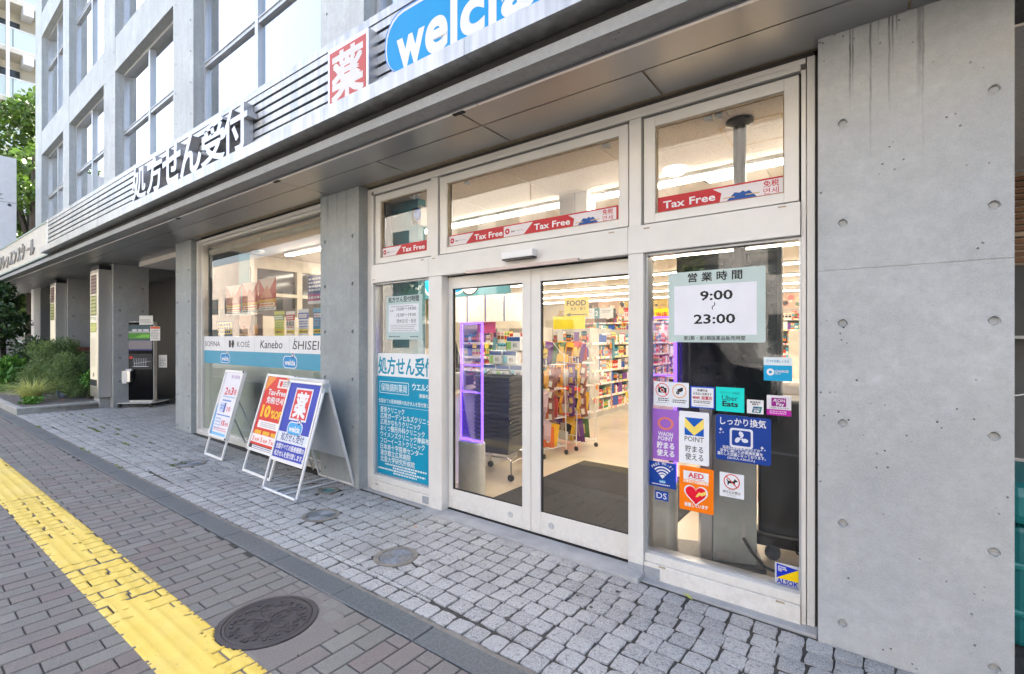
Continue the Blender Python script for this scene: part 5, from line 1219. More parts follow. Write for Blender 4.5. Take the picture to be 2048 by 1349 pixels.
# things hanging from the ceiling
hp = thing('hanging_screen', 'black display screen hung on a black ceiling pole behind the opening hours sign', 'screen', (-.80, .40, CE))
q = MB(); q.lathe([(0, 0), (.085, 0), (.085, -.022), (.045, -.04), (.040, -.05)][::-1], 24, 0, Matrix.Translation((.05, 0, 0))); q.build('flange', M['black'], hp, local=True, smooth=False)
q = MB(); q.tube([(.05, 0, -.03), (.05, 0, -1.0)], .040, 16); q.build('pole', M['black'], hp, local=True)
M['screen'] = pm('dark_screen', (.012, .013, .016), .06, var=.1)
q = MB(); q.box(-.395, .285, .07, .14, -2.02, -.85); q.build('casing', M['black'], hp, local=True, bevel=.006); q = MB(); q.box(-.37, .26, .064, .0695, -1.99, -.88); q.build('screen', M['screen'], hp, local=True)
cb = thing('ceiling_box', 'pale rectangular box hanging from the ceiling behind the middle transom window', 'box', (-2.45, 1.20, 2.66)); q = MB(); q.box(-.16, .16, -.07, .10, .0, .34); q.build('casing', M['white'], cb, local=True, bevel=.004); q = MB(); q.box(.02, .03, -.0715, -.069, .0, .34); q.build('seam', M['alu_grey'], cb, local=True)
sr = thing('alarm_lamp', 'white alarm box with a blue lens high behind the small left transom window', 'alarm', (-3.83, .30, 2.72)); q = MB(); q.box(-.075, .075, .0, .1, 0, .20); q.build('housing', M['white'], sr, local=True, bevel=.01); q = MB(); q.ball((.03, 0, .11), .055, 12, 8, 0, (.8, .7, 1.2)); q.build('lens', pm('blue_lens', S(30, 110, 215), .2), sr, local=True, smooth=True)
q = MB(); q.box(-4.23, -3.80, .30, .40, 0, CE); tag(q.build('partition', M['teal_wall']), 'teal partition wall directly behind the left side window', 'partition')
q = MB(); q.box(-5.40, -4.24, .42, .52, 0, CE); tag(q.build('partition', M['teal_wall']), 'teal partition behind the concrete column between the two shop windows', 'partition')
hd = thing('header_board', 'long teal header board with the blue welcia badge above the service counter', 'header board', (-6.6, 4.05, 2.40)); q = MB(); q.box(-2.2, 1.05, 0, .1, 0, .6); q.build('panel', M['teal_wall'], hd, local=True)
p = Print(-.002); logo(p, -.62, .34, 1.18, 1, ink(0, 150, 220), WH, WH, False); p.arc(.10, .27, .23, .26, 0, 360, ink(70, 56, 50), 1); p.disc(.10, .27, .23, WH, 2); p.build(hd, 'badge')
for i, x in enumerate((-7.0, -6.53, -6.06, -5.60)):
    q = MB(); q.box(x + .02, x + .44, 4.0, 4.01, 1.88, 2.39); o = q.build('hanging_sheet', pm('white_sheet', (.72, .70, .68), .6), org=(x, 4.0, 1.88)); tag(o, 'white paper sheet hanging under the teal header board', 'sheet', 'white sheets under the header board')
    q = MB(); q.box(0.0, .018, -.004, .012, 0, .51); q.build('blue_edge', ink(50, 70, 160), o, local=True)
def hang(name, lb, x0, x1, z0, z1, y, m, draw, cords=True):
    t = thing(name, lb, 'hanging sign', ((x0 + x1) / 2, y, z0)); w, h = (x1 - x0) / 2, z1 - z0
    q = MB(); q.box(-w, w, 0, .008, 0, h); q.build('board', m, t, local=True)
    p = Print(-.001); draw(p, w, h); 
    if p.mats: p.build(t)
    if cords:
        q = MB()
        for s in (-1, 1): q.tube([(s * w * .8, .004, h), (s * w * .8, .004, CE - z0)], .003, 4)
        q.build('cord', M['alu_grey'], t, local=True)
def food(p, w, h):
    p.text('FOOD', 0, h * .58, .105, ink(70, 60, 50), 2, 'c', .02, w=w * 1.6); p.text('食品・菓子', .03, h * .36, .05, ink(90, 80, 60), 2, 'c', .0, w=w * 1.3)
    p.rect(-w * .6, h * .10, w * .9, h * .15, ink(110, 104, 84), 2); p.poly([(-w * .92, h * .125), (-w * .5, h * .03), (-w * .5, h * .22)], ink(110, 104, 84), 2)
hang('food_sign', 'yellow FOOD 食品・菓子 sign with an arrow hanging inside the right door', -3.68, -3.285, 1.86, 2.146, 3.0, ink(246, 220, 110), food)
hang('yellow_board', 'plain bright yellow board hanging below the FOOD sign', -3.86, -3.335, 1.69, 1.875, 2.98, ink(250, 232, 10), lambda p, w, h: None, False)
def aisle(n):
    def d(p, w, h): p.rect(-w * .19, 0, w * .15, h, ink(70, 130, 140), 1); p.text(n, -.012, h * .28, .12, WH, 2, 'c', .02); p.bars(-w * .9, h * .5, -w * .3, h * .8, 2, LG, 1, .5, 81); p.bars(w * .3, h * .5, w * .9, h * .8, 2, LG, 1, .5, 82)
    return d
hang('aisle_sign', 'white and teal aisle sign with number 2 hanging right of the FOOD sign', -4.50, -3.87, 1.925, 2.12, 5.0, ink(214, 216, 218), aisle('2'))
hang('aisle_sign', 'white and teal aisle sign with number 3 seen through the left door', -6.60, -6.0, 1.93, 2.13, 5.2, ink(214, 216, 218), aisle('3'))
hang('shop_notice', 'small blue notice hanging near the number 3 aisle sign', -6.40, -6.18, 2.12, 2.34, 5.0, ink(60, 80, 170), lambda p, w, h: p.text('t', -.05, h * .3, .2, WH, 2, 'c', .03))
hang('shop_notice', 'yellow and red 当店 notice hanging behind the opening hours sign', -3.48, -3.20, 1.91, 2.13, 6.0, ink(250, 206, 20), lambda p, w, h: p.text('当店', 0, h * .2, .13, RED, 2, 'c', .03, w=w * 1.5))
hang('price_notice', 'small red 10 price notice hanging over the far shelves', -4.56, -4.40, 1.96, 2.24, 7.0, ink(238, 232, 226), lambda p, w, h: (p.rect(-w, h * .65, w, h, RED, 1), p.text('10', 0, h * .3, .11, RED, 2, 'c', .03)))
# mat, counter, basket trolley, gates
q = MB(); q.box(-2.975, -1.36, .46, 2.31, .008, .022); tag(q.build('door_mat', pm('dark_carpet_mat', (.021, .019, .018), .95, var=.3, scale=60, fine=.5, bump=.004, bscale=220), bevel=.003), 'large dark grey carpet mat on the shop floor behind the doors', 'mat')
PURP = emit('purple_light', (.17, .07, 1.0), .62); ACR = glass('clear_acrylic', (.86, .83, .98), 1.45, 1.0)
_n = ACR.node_tree; _o = _n.nodes['Material Output']; _e = _n.nodes.new('ShaderNodeEmission'); _e.inputs[0].default_value = (.20, .10, 1.0, 1); _e.inputs[1].default_value = .008      # edge-lit sheet
_a = _n.nodes.new('ShaderNodeAddShader'); _s = _o.inputs[0].links[0].from_socket; _n.links.new(_s, _a.inputs[0]); _n.links.new(_e.outputs[0], _a.inputs[1]); _n.links.new(_a.outputs[0], _o.inputs[0])
def gate(x, y, lb):
    t = thing('security_gate', lb, 'security gate', (x, y, .008))
    q = MB(); n = 20; prof = []
    pts = [(.148 * math.copysign(abs(math.cos(a)) ** .6, math.cos(a)), .075 * math.copysign(abs(math.sin(a)) ** .6, math.sin(a))) for a in [2 * PI * i / 24 for i in range(24)]]
    q.add([(a, b, 0) for a, b in pts] + [(a, b, .50) for a, b in pts] + [(a * .94, b * .9, .515) for a, b in pts], [(i, (i + 1) % 24, 24 + (i + 1) % 24, 24 + i) for i in range(24)] + [(24 + i, 24 + (i + 1) % 24, 48 + (i + 1) % 24, 48 + i) for i in range(24)] + [tuple(48 + i for i in range(24))]); q.build('base', pm('pale_grey_plastic', (.55, .57, .57), .4), t, local=True)
    q = MB(); q.box(-.130, .130, -.004, .004, .515, 1.69); q.build('panel', ACR, t, local=True)
    q = MB(); q.ring(-.148, .148, .515, 1.705, -.131, .131, .53, 1.69, -.010, .010); q.box(-.131, .131, -.008, .008, 1.00, 1.012); q.box(-.131, .131, -.008, .008, 1.27, 1.282); q.box(-.152, -.145, -.02, .02, 0.02, .515); q.build('lit_edge', PURP, t, local=True)
    q = MB()
    for i in range(16): q.box(.095, .128, -.012, .012, .56 + .045 * i, .575 + .045 * i)
    q.build('coil', M['black'], t, local=True)
gate(-3.275, .545, 'purple-lit clear security gate standing inside the left door'); gate(-1.32, .41, 'purple-lit clear security gate standing behind the right window')
ct = thing('service_counter', 'white service counter with beige top behind the left security gate', 'counter', (-4.25, 1.3, .008)); q = MB(); q.box(-.45, .45, -.5, .7, 0, .92); q.build('cabinet', pm('lilac_white_laminate', (.60, .60, .66), .4), ct, local=True); q = MB(); q.box(-.47, .47, -.53, .72, .92, .96); q.box(.471, .66, -.70, -.32, .92, .96); q.build('top', pm('beige_laminate', (.58, .50, .40), .3), ct, local=True, bevel=.004); q = MB(); q.box(.452, .64, -.68, -.34, 0, .919); q.build('side_cabinet', pm('lilac_white_side', (.62, .62, .70), .4), ct, local=True); q = MB(); q.box(-.451, .451, -.505, .7, 0, .1); q.build('kick_plate', M['alu_grey'], ct, local=True)
rg = thing('cash_register', 'dark slanted cash register screen standing on the service counter', 'cash register', (-4.35, 1.35, .968)); q = MB(); q.box(-.2, .2, -.15, .2, 0, .12); q.build('drawer', M['black'], rg, local=True, bevel=.006); q = MB(); q.box(-.22, .22, -.015, .015, .0, .42, 0, Matrix.Translation((0, -.02, .16)) @ Matrix.Rotation(.35, 4, 'X')); q.build('screen', M['screen'], rg, local=True); q = MB(); q.box(-.05, .05, .0, .06, .1, .3); q.build('arm', M['black'], rg, local=True)
cp = thing('copier', 'grey and black printer standing on the service counter beside the register', 'printer', (-4.05, .95, .968)); q = MB(); q.box(-.18, .18, -.15, .15, 0, .2); q.build('body', M['alu_grey'], cp, local=True, bevel=.01); q = MB(); q.box(-.16, .16, -.13, .13, .2, .24); q.build('lid', M['black'], cp, local=True)
# stack of black shopping baskets on a trolley
bt = thing('basket_trolley', 'chrome trolley carrying the tall stack of black baskets', 'trolley', (-3.47, 1.23, .008), .15)
q = MB(); q.tube([(.26, -.20, .06), (.26, -.20, .22), (.22, -.2, .25), (-.24, -.2, .25)], .012, 7); q.tube([(.26, .20, .06), (.26, .20, .22), (.22, .2, .25), (-.24, .2, .25)], .012, 7); q.tube([(-.24, -.2, .06), (-.24, -.2, .25), (-.24, .2, .25), (-.24, .2, .06)], .012, 7); q.tube([(.26, -.2, .2), (.26, .2, .2)], .012, 7); q.build('frame', M['chrome'], bt, local=True)
for x, y in ((.26, -.2), (.26, .2), (-.24, -.2), (-.24, .2)): q = MB(); q.lathe([(.0, -.014), (.034, -.014), (.038, -.008), (.038, .008), (.034, .014), (0, .014)], 14, 0, Matrix.Translation((x, y, .038)) @ Matrix.Rotation(PI / 2, 4, 'X')); q.build('caster', M['rubber'], bt, local=True)
bk = MB(); W_, D_, H_ = .225, .165, .20
def rim(z, s): return [(s * W_, s * D_, z), (-s * W_, s * D_, z), (-s * W_, -s * D_, z), (s * W_, -s * D_, z)]
A, B, C_, D2 = rim(0, .86), rim(H_, 1.0), rim(H_, .97), rim(.006, .84)
bk.add(A + B + C_ + D2, [(3, 2, 1, 0)] + [(i, (i + 1) % 4, 4 + (i + 1) % 4, 4 + i) for i in range(4)] + [(4 + i, 4 + (i + 1) % 4, 8 + (i + 1) % 4, 8 + i) for i in range(4)] + [(8 + i, 8 + (i + 1) % 4, 12 + (i + 1) % 4, 12 + i) for i in range(4)] + [(12, 13, 14, 15)])
for s in (-1, 1): bk.box(-W_ - .012, W_ + .012, s * (D_ + .008) - .014, s * (D_ + .008) + .014, H_ - .014, H_); bk.box(s * (W_ + .008) - .014, s * (W_ + .008) + .014, -D_, D_, H_ - .014, H_)
M['basket'] = pm('dark_basket_plastic', (.050, .058, .075), .28, var=.2)
bm_ = bk.mesh('shopping_basket', M['basket'])
for i in range(15):
    o = bpy.data.objects.new('shopping_basket', bm_); o.location = (-3.47 + R.uniform(-.004, .004), 1.23 + R.uniform(-.004, .004), .272 + .047 * i); o.rotation_euler = (0, 0, .15 + R.uniform(-.02, .02)); link(o)
    tag(o, 'top basket of the tall black stack inside the left door' if i == 14 else 'lowest basket of the tall black stack inside the left door' if i == 0 else 'black basket in the nested stack, %s from the top' % ('second third fourth fifth sixth seventh eighth ninth tenth eleventh twelfth thirteenth fourteenth'.split()[13 - i]), 'basket', 'nested black shopping baskets')
    if i == 14:
        q = MB(); q.tube([(-.19, -.17, .19), (-.10, -.178, .06), (.02, -.18, -.02)], .008, 6); q.tube([(-.2, .0, .2), (-.12, 0, .26), (.12, 0, .26), (.2, 0, .2)], .008, 6); q.build('handle', M['black'], o, local=True)
# grey cabinet, black machine at the right window
gm = thing('grey_cabinet', 'tall pale grey machine cabinet standing on a dark base behind the right window', 'machine', (-.80, .48, .008), .35)
q = MB(); q.box(-.14, .13, -.05, .16, .03, 1.02); q.build('cabinet', pm('pale_blue_grey_steel', (.42, .46, .48), .35, .2), gm, local=True, bevel=.006); q = MB(); q.box(-.36, .18, -.10, .26, 0, .03); q.build('base_plate', pm('dark_plate', (.09, .085, .08), .4, .4), gm, local=True, bevel=.004); q = MB(); q.box(-.22, -.145, -.04, .16, .03, 1.10); q.build('side_column', pm('silver_column', (.5, .5, .52), .3, .6), gm, local=True)
q = MB(); q.box(.03, .06, -.056, -.051, .17, .30); q.box(-.12, -.02, -.053, -.0505, .05, .09); q.build('label_plate', M['alu_grey'], gm, local=True)
q = MB(); q.tube([(.045, -.06, .21), (.09, -.10, .14), (.16, -.12, .06), (.26, -.10, .02), (.36, -.02, .012)], .010, 7); q.build('cable', M['black'], gm, local=True)
bmx = thing('black_machine', 'black wheeled machine with cables in the corner behind the right window', 'machine', (-.47, .86, .008), .1)
q = MB(); q.box(-.24, .30, -.16, .22, .14, 1.12); q.build('body', M['black'], bmx, local=True, bevel=.02); q = MB(); q.box(-.26, .32, -.18, -.02, .10, .20); q.build('lower_tray', M['black'], bmx, local=True, bevel=.02)
for x in (-.15, .2): q = MB(); q.lathe([(0, -.02), (.05, -.02), (.05, .02), (0, .02)], 14, 0, Matrix.Translation((x, -.12, .05)) @ Matrix.Rotation(PI / 2, 4, 'X')); q.build('caster', M['rubber'], bmx, local=True)
q = MB(); q.tube([(.1 + .06 * math.cos(t), -.26 + .05 * math.sin(t), .012 + .05 * (t / 12)) for t in [i * .45 for i in range(40)]], .006, 5); q.tube([(-.05, -.14, .2), (.0, -.24, .12), (.12, -.26, .05)], .007, 5); q.build('cable', M['black'], bmx, local=True)
rc = thing('register_counter', 'cream service counter at the right rear of the entrance hall', 'counter', (-.55, 1.9, .008)); q = MB(); q.box(-.25, .8, 0, .6, 0, 1.12); q.build('cabinet', pm('cream_laminate', (.62, .55, .45), .4), rc, local=True); q = MB(); q.box(-.28, .82, -.04, .62, 1.12, 1.15); q.build('top', pm('pale_wood', (.55, .46, .33), .35), rc, local=True); q = MB(); q.box(-.2, .8, .62, .65, 1.15, 1.62); q.build('screen_wall', pm('cream_laminate_light', (.66, .60, .50), .5), rc, local=True)
# gondola shelving with packaged goods
GC = [(232, 60, 50), (245, 196, 40), (40, 90, 180), (240, 240, 236), (60, 150, 80), (240, 140, 50), (230, 120, 150), (120, 70, 160), (90, 180, 210), (150, 90, 50), (244, 232, 150), (30, 40, 60), (250, 250, 250), (200, 30, 60), (245, 240, 225)]
GN = ['red', 'yellow', 'blue', 'white', 'green', 'orange', 'pink', 'purple', 'sky blue', 'brown', 'pale yellow', 'black', 'bright white', 'crimson', 'cream']
GM = [ink(*c, .35) for c in GC]
shelfm = pm('white_shelf_steel', (.52, .50, .46), .4); tagm = pm('price_tags', (.75, .74, .72), .5)
items = []                                                     # (x, y, z, w, d, h, colour, rot)
def gondola(lb, x0, y0, x1, y1, face, depth, levels, dens=1.0, top=1.75):
    """run of shelves from (x0,y0) to (x1,y1); goods face the direction 'face'"""
    L = math.hypot(x1 - x0, y1 - y0); ax = math.atan2(y1 - y0, x1 - x0)
    t = thing('shelf_unit', lb, 'shelves', (x0, y0, .008), ax)
    q = MB(); q.box(0, L, depth - .02, depth, 0, top); q.box(0, L, 0.02, depth, 0, .12); q.build('back_board', shelfm, t, local=True)
    q = MB()
    k = int(L / .9) + 1
    for i in range(k + 1): q.box(min(i * .9, L) - .012, min(i * .9, L) + .012, .03, depth, 0, top)
    q.build('upright', shelfm, t, local=True)
    for z in levels:
        q = MB(); q.box(0, L, 0, depth - .02, z - .02, z); q.build('shelf', shelfm, t, local=True)
        q = MB(); q.box(0, L, -.006, -.001, z - .035, z + .012)
        q.build('price_rail', tagm, t, local=True)
        p = Print(-.0065); x = .03
        while x < L - .05:
            p.rect(x, z - .028, x + .05, z + .006, ink(*R.choice([(250, 250, 250), (250, 240, 120), (240, 90, 80), (250, 250, 250)])), 1); x += .055 + R.random() * .04
        p.build(t, 'price_tag')
    for i in range(1, k, 2):
        q = MB(); q.box(i * .9 - .05, i * .9 + .05, -.03, -.012, levels[-2] - .05, levels[-1] + .1); q.build('aisle_marker', M['teal_wall'], t, local=True)
    for i in range(int(L * 3)):                              # hanging price cards
        a = R.random() * (L - .15); z = R.choice(levels[1:]); q = MB(); q.box(a, a + R.uniform(.06, .13), -.02, -.010, z - .11, z - .01); q.build('price_card', ink(*R.choice([(250, 220, 60), (236, 70, 56), (250, 250, 248), (240, 150, 50)])), t, local=True)
    c, s = math.cos(ax), math.sin(ax)
    for i, z in enumerate(levels):
        x = .02; hmax = (levels[i + 1] - z - .045) if i + 1 < len(levels) else .24
        while x < L - .03:
            w = R.choice([.03, .038, .045, .055, .065, .085]); h = hmax * R.uniform(.6, 1.0); cc = R.randrange(len(GM)); run = R.randint(1, 3)
            for _ in range(run):
                if x + w > L - .01: break
                if R.random() < dens:
                    lx, ly = x + w / 2, .03 + .06
                    items.append((x0 + lx * c - ly * s, y0 + lx * s + ly * c, z + .008, w * .94, .11, h * R.uniform(.97, 1), cc, ax, lb, i, len(levels)))
                x += w
            x += .004
LV = [.14, .40, .66, .92, 1.18, 1.46]
gondola('long white shelf unit of packaged goods running back from the snack racks', -4.43, 5.24, -4.43, 9.6, 0, .45, LV)
gondola('end shelves facing the door at the front of the long shelf unit', -5.3, 5.18, -4.46, 5.18, 0, .4, LV)
gondola('shelf unit seen between the right door and the opening hours sign', -3.02, 6.0, -2.0, 6.0, 0, .45, LV)
gondola('wall shelves at the back of the shop', -9.0, 12.6, .2, 12.6, 0, .45, [.2, .6, 1.0, 1.4, 1.8, 2.1], .95, 2.4)
gondola('shelf unit behind the black baskets and the left security gate', -6.9, 4.25, -5.0, 4.25, 0, .45, LV)
gondola('low shelf unit behind the snack racks', -5.6, 3.75, -4.10, 3.75, 0, .4, [.14, .45, .76, 1.07, 1.3], 1.0, 1.45)
def vis(i): 
    dx, dy = i[0], i[1] + CAM_D; d = dx * -.6076 + dy * .7942; return -d * (1 if -.6 < (dx * .7942 + dy * .6076) / d < .7 else .01)
items.sort(key=lambda i: -vis(i))
PMESH = {}
rest = MB()
ORD = ['bottom', 'second', 'third', 'fourth', 'fifth', 'top']
UNIT = {'long w': 'long shelf unit', 'end sh': 'end shelves', 'shelf ': 'unit behind the baskets', 'low sh': 'low unit behind the racks', 'wall s': 'back wall shelves'}
for n, (x, y, z, w, d, h, cc, a, lb, lv, nl) in enumerate(items):
    if n < 285:
        if cc not in PMESH: b = MB(); b.box(-.5, .5, -.5, .5, 0, 1); b.box(-.42, .42, -.505, -.5, .30, .62, 1); b.box(-.3, .3, -.507, -.5, .70, .84, 2); b.box(-.25, .1, -.507, -.505, .4, .5, 2); PMESH[cc] = b.mesh('boxed_product', [GM[cc], GM[(cc * 7 + 3) % len(GM)], GM[(cc * 4 + 9) % len(GM)]])
        o = bpy.data.objects.new('boxed_product', PMESH[cc]); o.location = (x, y, z); o.scale = (w, d, h); o.rotation_euler = (0, 0, a); link(o)
        tag(o, 'small %s packet on the %s shelf of the %s' % (GN[cc], 'top' if lv == nl - 1 else ORD[lv], 'unit left of the hours sign' if 'hours' in lb else UNIT[lb[:6]]), 'packet', 'packaged goods on the shop shelves')
    else:
        Mx = Matrix.Translation((x, y, z)) @ Matrix.Rotation(a, 4, 'Z') @ Matrix.Diagonal((w, d, h, 1)); rest.box(-.5, .5, -.5, .5, 0, 1, cc, Mx); rest.box(-.42, .42, -.505, -.5, .3, .62, (cc * 7 + 3) % len(GM), Mx); rest.box(-.3, .3, -.507, -.5, .70, .84, (cc * 4 + 9) % len(GM), Mx)
ro2 = rest.build('packaged_goods', GM); tag(ro2, 'rows of small packaged goods filling the farther shop shelves', 'packets', 'packaged goods on the shop shelves', 'stuff')
def photo_header(lb, x0, x1, y, z0, z1, seed):
    r = random.Random(seed); t = thing('shelf_header', lb, 'header board', ((x0 + x1) / 2, y, z0)); w, h = (x1 - x0) / 2, z1 - z0; q = MB(); q.box(-w, w, 0, .01, 0, h); q.build('board', ink(176, 140, 110), t, local=True); p = Print(-.001)
    x = -w
    while x < w - .05:
        ww = min(r.uniform(.2, .5), w - x); c = r.choice([(120, 80, 56), (190, 150, 120), (90, 60, 44), (206, 170, 140), (150, 60, 50), (220, 190, 120)]); p.rect(x, 0, x + ww, h, ink(*c), 1)
        for _ in range(5): a = x + ww * r.random() * .8; b = h * r.random() * .6; p.disc(a + .03, b + .08, .03 + r.random() * .06, ink(*r.choice([(230, 190, 150), (200, 70, 50), (90, 110, 60), (60, 40, 34), (240, 220, 190)])), 2, 10)
        x += ww
    p.build(t, 'photo_print')
photo_header('brown food photograph board above the far end of the long shelf unit', -6.2, -4.75, 6.9, 1.92, 2.22, 5); photo_header('food photograph board on the far back wall left of the aisle', -8.5, -5.2, 12.55, 2.42, 2.85, 6); photo_header('food photograph board on the far back wall right of the aisle', -4.8, -.2, 12.55, 2.42, 2.85, 7); photo_header('food photograph board above the shelf unit left of the hours sign', -3.0, -2.0, 6.2, 1.80, 2.08, 8)
# toilet paper packs on a low table behind the baskets
q = MB(); q.box(-4.95, -4.0, 2.45, 2.95, .9, .95); q.box(-4.9, -4.05, 2.5, 2.9, .008, .9); tag(q.build('display_table', pm('dark_table', (.10, .09, .09), .5), org=(-4.5, 2.7, .008)), 'dark table carrying tissue packs behind the black baskets', 'table')
for i, (x, z) in enumerate(((-4.76, .955), (-4.50, .955), (-4.24, .955), (-4.64, 1.165), (-4.37, 1.165), (-4.30, 1.375))):
    t = thing('tissue_pack', ('left', 'middle', 'right', 'left', 'right', 'topmost')[i] + ' white and blue tissue pack %s' % ('on the dark table in the bottom row' if i < 3 else 'in the second row of the pile' if i < 5 else 'of the pile on the dark table'), 'tissue pack', (x, 2.68, z), 0, 'white and blue tissue packs')
    q = MB(); q.box(-.125, .125, -.1, .1, 0, .205); q.build('wrapper', pm('pack_film', (.62, .66, .72), .3), t, local=True, bevel=.015)
    p = Print(-.101); p.rect(-.12, .14, .12, .20, ink(30, 80, 160), 1); p.rect(-.12, .02, -.04, .13, ink(*((150, 200, 120) if i % 2 else (120, 190, 220))), 1); p.text('85', .03, .05, .08, ink(60, 70, 90), 2, 'c'); p.build(t, 'print')
mg = MB(); mg.box(-6.42, -5.96, 4.18, 4.2, 1.66, 1.88); tag(mg.build('shelf_banner', ink(200, 50, 130)), 'magenta banner above the shelves behind the left security gate', 'banner')
# wire racks with snack bags
wire = pm('white_wire', (.72, .72, .70), .4)
def rack(x, y, lb, seed):
    t = thing('snack_rack', lb, 'rack', (x, y, .008), -.25); q = MB(); r = random.Random(seed)
    for sx in (-.24, .24):
        for sy in (-.2, .2): q.tube([(sx, sy, .07), (sx, sy * .8, 1.35)], .007, 5)
    for z in (.12, .5, .88, 1.2):
        q.tube([(-.24, -.2, z), (.24, -.2, z), (.24, .2, z), (-.24, .2, z)], .005, 5, closed=True)
        for i in range(9): u = -.24 + .06 * i; q.tube([(u, -.2, z), (u, .2, z)], .003, 4)
        q.tube([(-.24, -.215, z + .09), (.24, -.215, z + .09)], .005, 5)
        for i in range(9): u = -.24 + .06 * i; q.tube([(u, -.205, z), (u, -.215, z + .09)], .003, 4)
    for i in range(9): u = -.24 + .06 * i; q.tube([(u, -.16, 1.22), (u, -.05, 1.50)], .0035, 4)
    q.tube([(-.24, -.05, 1.50), (.24, -.05, 1.50)], .006, 5); q.tube([(-.24, -.05, 1.5), (-.24, .16, 1.3)], .006, 5); q.tube([(.24, -.05, 1.5), (.24, .16, 1.3)], .006, 5)
    q.build('wire_frame', wire, t, local=True)
    for sx in (-.24, .24):
        for sy in (-.2, .2): q = MB(); q.lathe([(0, -.012), (.03, -.012), (.033, 0), (.03, .012), (0, .012)], 12, 0, Matrix.Translation((sx, sy, .032)) @ Matrix.Rotation(PI / 2, 4, 'X')); q.build('caster', M['rubber'], t, local=True)
    for z in (.17, .55, .93, 1.25):
        q = MB(); q.box(-.13, .11, -.232, -.226, z - .035, z + .075); q.build('price_card', ink(*r.choice([(248, 248, 246), (250, 210, 40), (248, 248, 246)])), t, local=True)
    return t
q = MB(); q.box(-4.06, -3.98, 3.55, 4.0, .008, 1.42); q.box(-4.0, -3.90, 3.60, 3.66, .2, 1.36); tag(q.build('promotion_board', ink(226, 70, 36)), 'narrow red-orange promotion board standing behind the snack racks', 'board')
rack(-3.62, 2.35, 'white wire snack rack on casters, nearer the door', 1); rack(-3.52, 3.0, 'white wire snack rack on casters, farther from the door', 2)
def bag_mesh(cc, cd):
    b = MB(); V = []; n = 5
    for side in (-1, 1):
        for j in range(n):
            for i in range(n):
                u, v = i / (n - 1) * 2 - 1, j / (n - 1) * 2 - 1; k = (1 - abs(u) ** 3) * (1 - abs(v) ** 4)
                V.append((u * .5, side * .16 * k, v * .5))
    F = [(j * n + i, j * n + i + 1, j * n + n + i + 1, j * n + n + i) for j in range(n - 1) for i in range(n - 1)]
    b.add(V, F + [tuple(q + n * n for q in f[::-1]) for f in F]); b.m = [1 if (k % 16) in (5, 6, 9, 10) else 0 for k in range(len(b.f))]
    return b.mesh('snack_bag', [ink(*cc, .25), ink(*cd, .25)])
BC = [((240, 170, 30), (120, 60, 20)), ((104, 44, 120), (220, 190, 110)), ((200, 60, 50), (250, 220, 80)), ((150, 90, 70), (240, 230, 210)), ((240, 120, 40), (250, 250, 240)), ((250, 200, 40), (30, 30, 30)), ((80, 110, 60), (230, 200, 120)), ((225, 190, 195), (200, 120, 130))]
BN = ['orange', 'purple', 'red', 'brown', 'bright orange', 'yellow and black', 'olive green', 'pale pink']
BMS = [bag_mesh(*c) for c in BC]
for (rx_, ry_) in ((-3.62, 2.35), (-3.52, 3.0)):
    for z in (.14, .52, .90, 1.22):
        for i in range(12):
            k = R.choice([0, 0, 2, 3, 4, 4, 5, 5, 6, 7, 1]); u = -.215 + .039 * i + R.uniform(-.01, .01); v = (-.15 if i % 3 else .05) + R.uniform(-.03, .04); c, s = math.cos(-.25), math.sin(-.25)
            o = bpy.data.objects.new('snack_bag', BMS[k]); o.location = (rx_ + u * c - v * s, ry_ + u * s + v * c, z + .14); o.scale = (.19, .32, R.uniform(.25, .33)); o.rotation_euler = (R.uniform(-.25, .05), R.uniform(-.2, .2), -.25 + R.uniform(-.3, .3)); link(o)
            tag(o, '%s snack bag on the %s shelf of the %s wire rack' % (BN[k], {.14: 'bottom', .52: 'second', .90: 'third', 1.22: 'top'}[z], 'nearer' if ry_ < 2.6 else 'farther'), 'snack bag', 'snack bags in the wire racks')
    for i, k in ((0, 1), (1, 3), (-1, 0)):
        for j in range(5):
            o = bpy.data.objects.new('snack_bag', BMS[k]); o.location = (rx_ + .12 + .17 * i, ry_ - .27 + .03 * i, 1.12 - .14 * j); o.scale = (.10, .2, .15); o.rotation_euler = (R.uniform(-.2, .1), R.uniform(-.3, .3), R.uniform(-.4, .2)); link(o)
            tag(o, '%s snack bag, %s in the hanging strip of the %s wire rack' % (BN[k], ('topmost', 'second', 'middle', 'fourth', 'lowest')[j], 'nearer' if ry_ < 2.6 else 'farther'), 'snack bag', 'snack bags in the wire racks')
for i in range(4):
    o = bpy.data.objects.new('snack_bag', BMS[7]); o.location = (-3.56 + .06 * (i % 2), 2.06 + .01 * i, .95 - .19 * i); o.scale = (.24 + .03 * i, .3, .26); o.rotation_euler = (R.uniform(-.1, .1), R.uniform(-.15, .15), .1); link(o); tag(o, 'pale pink plastic bag hanging at the front of the nearer wire rack', 'plastic bag', 'pale plastic bags on the nearer wire rack')
for dx, lb, s in ((-.02, 'yellow and black カレー promotion card stuck on the nearer wire rack', 'カレー'), ):
    pc = thing('promotion_card', lb, 'card', (-3.50, 2.08, 1.28), -.2); q = MB(); q.box(-.16, .16, 0, .004, 0, .2, 0, Matrix.Rotation(-.35, 4, 'Y')); q.build('card', ink(250, 206, 20), pc, local=True)
    p = Print(-.001); p.text('グルメ', 0, .10, .10, DK, 2, 'c', .05, w=.28, rot=.35); p.text('カレー', .03, .01, .09, DK, 2, 'c', .05, w=.26, rot=.35); p.build(pc)

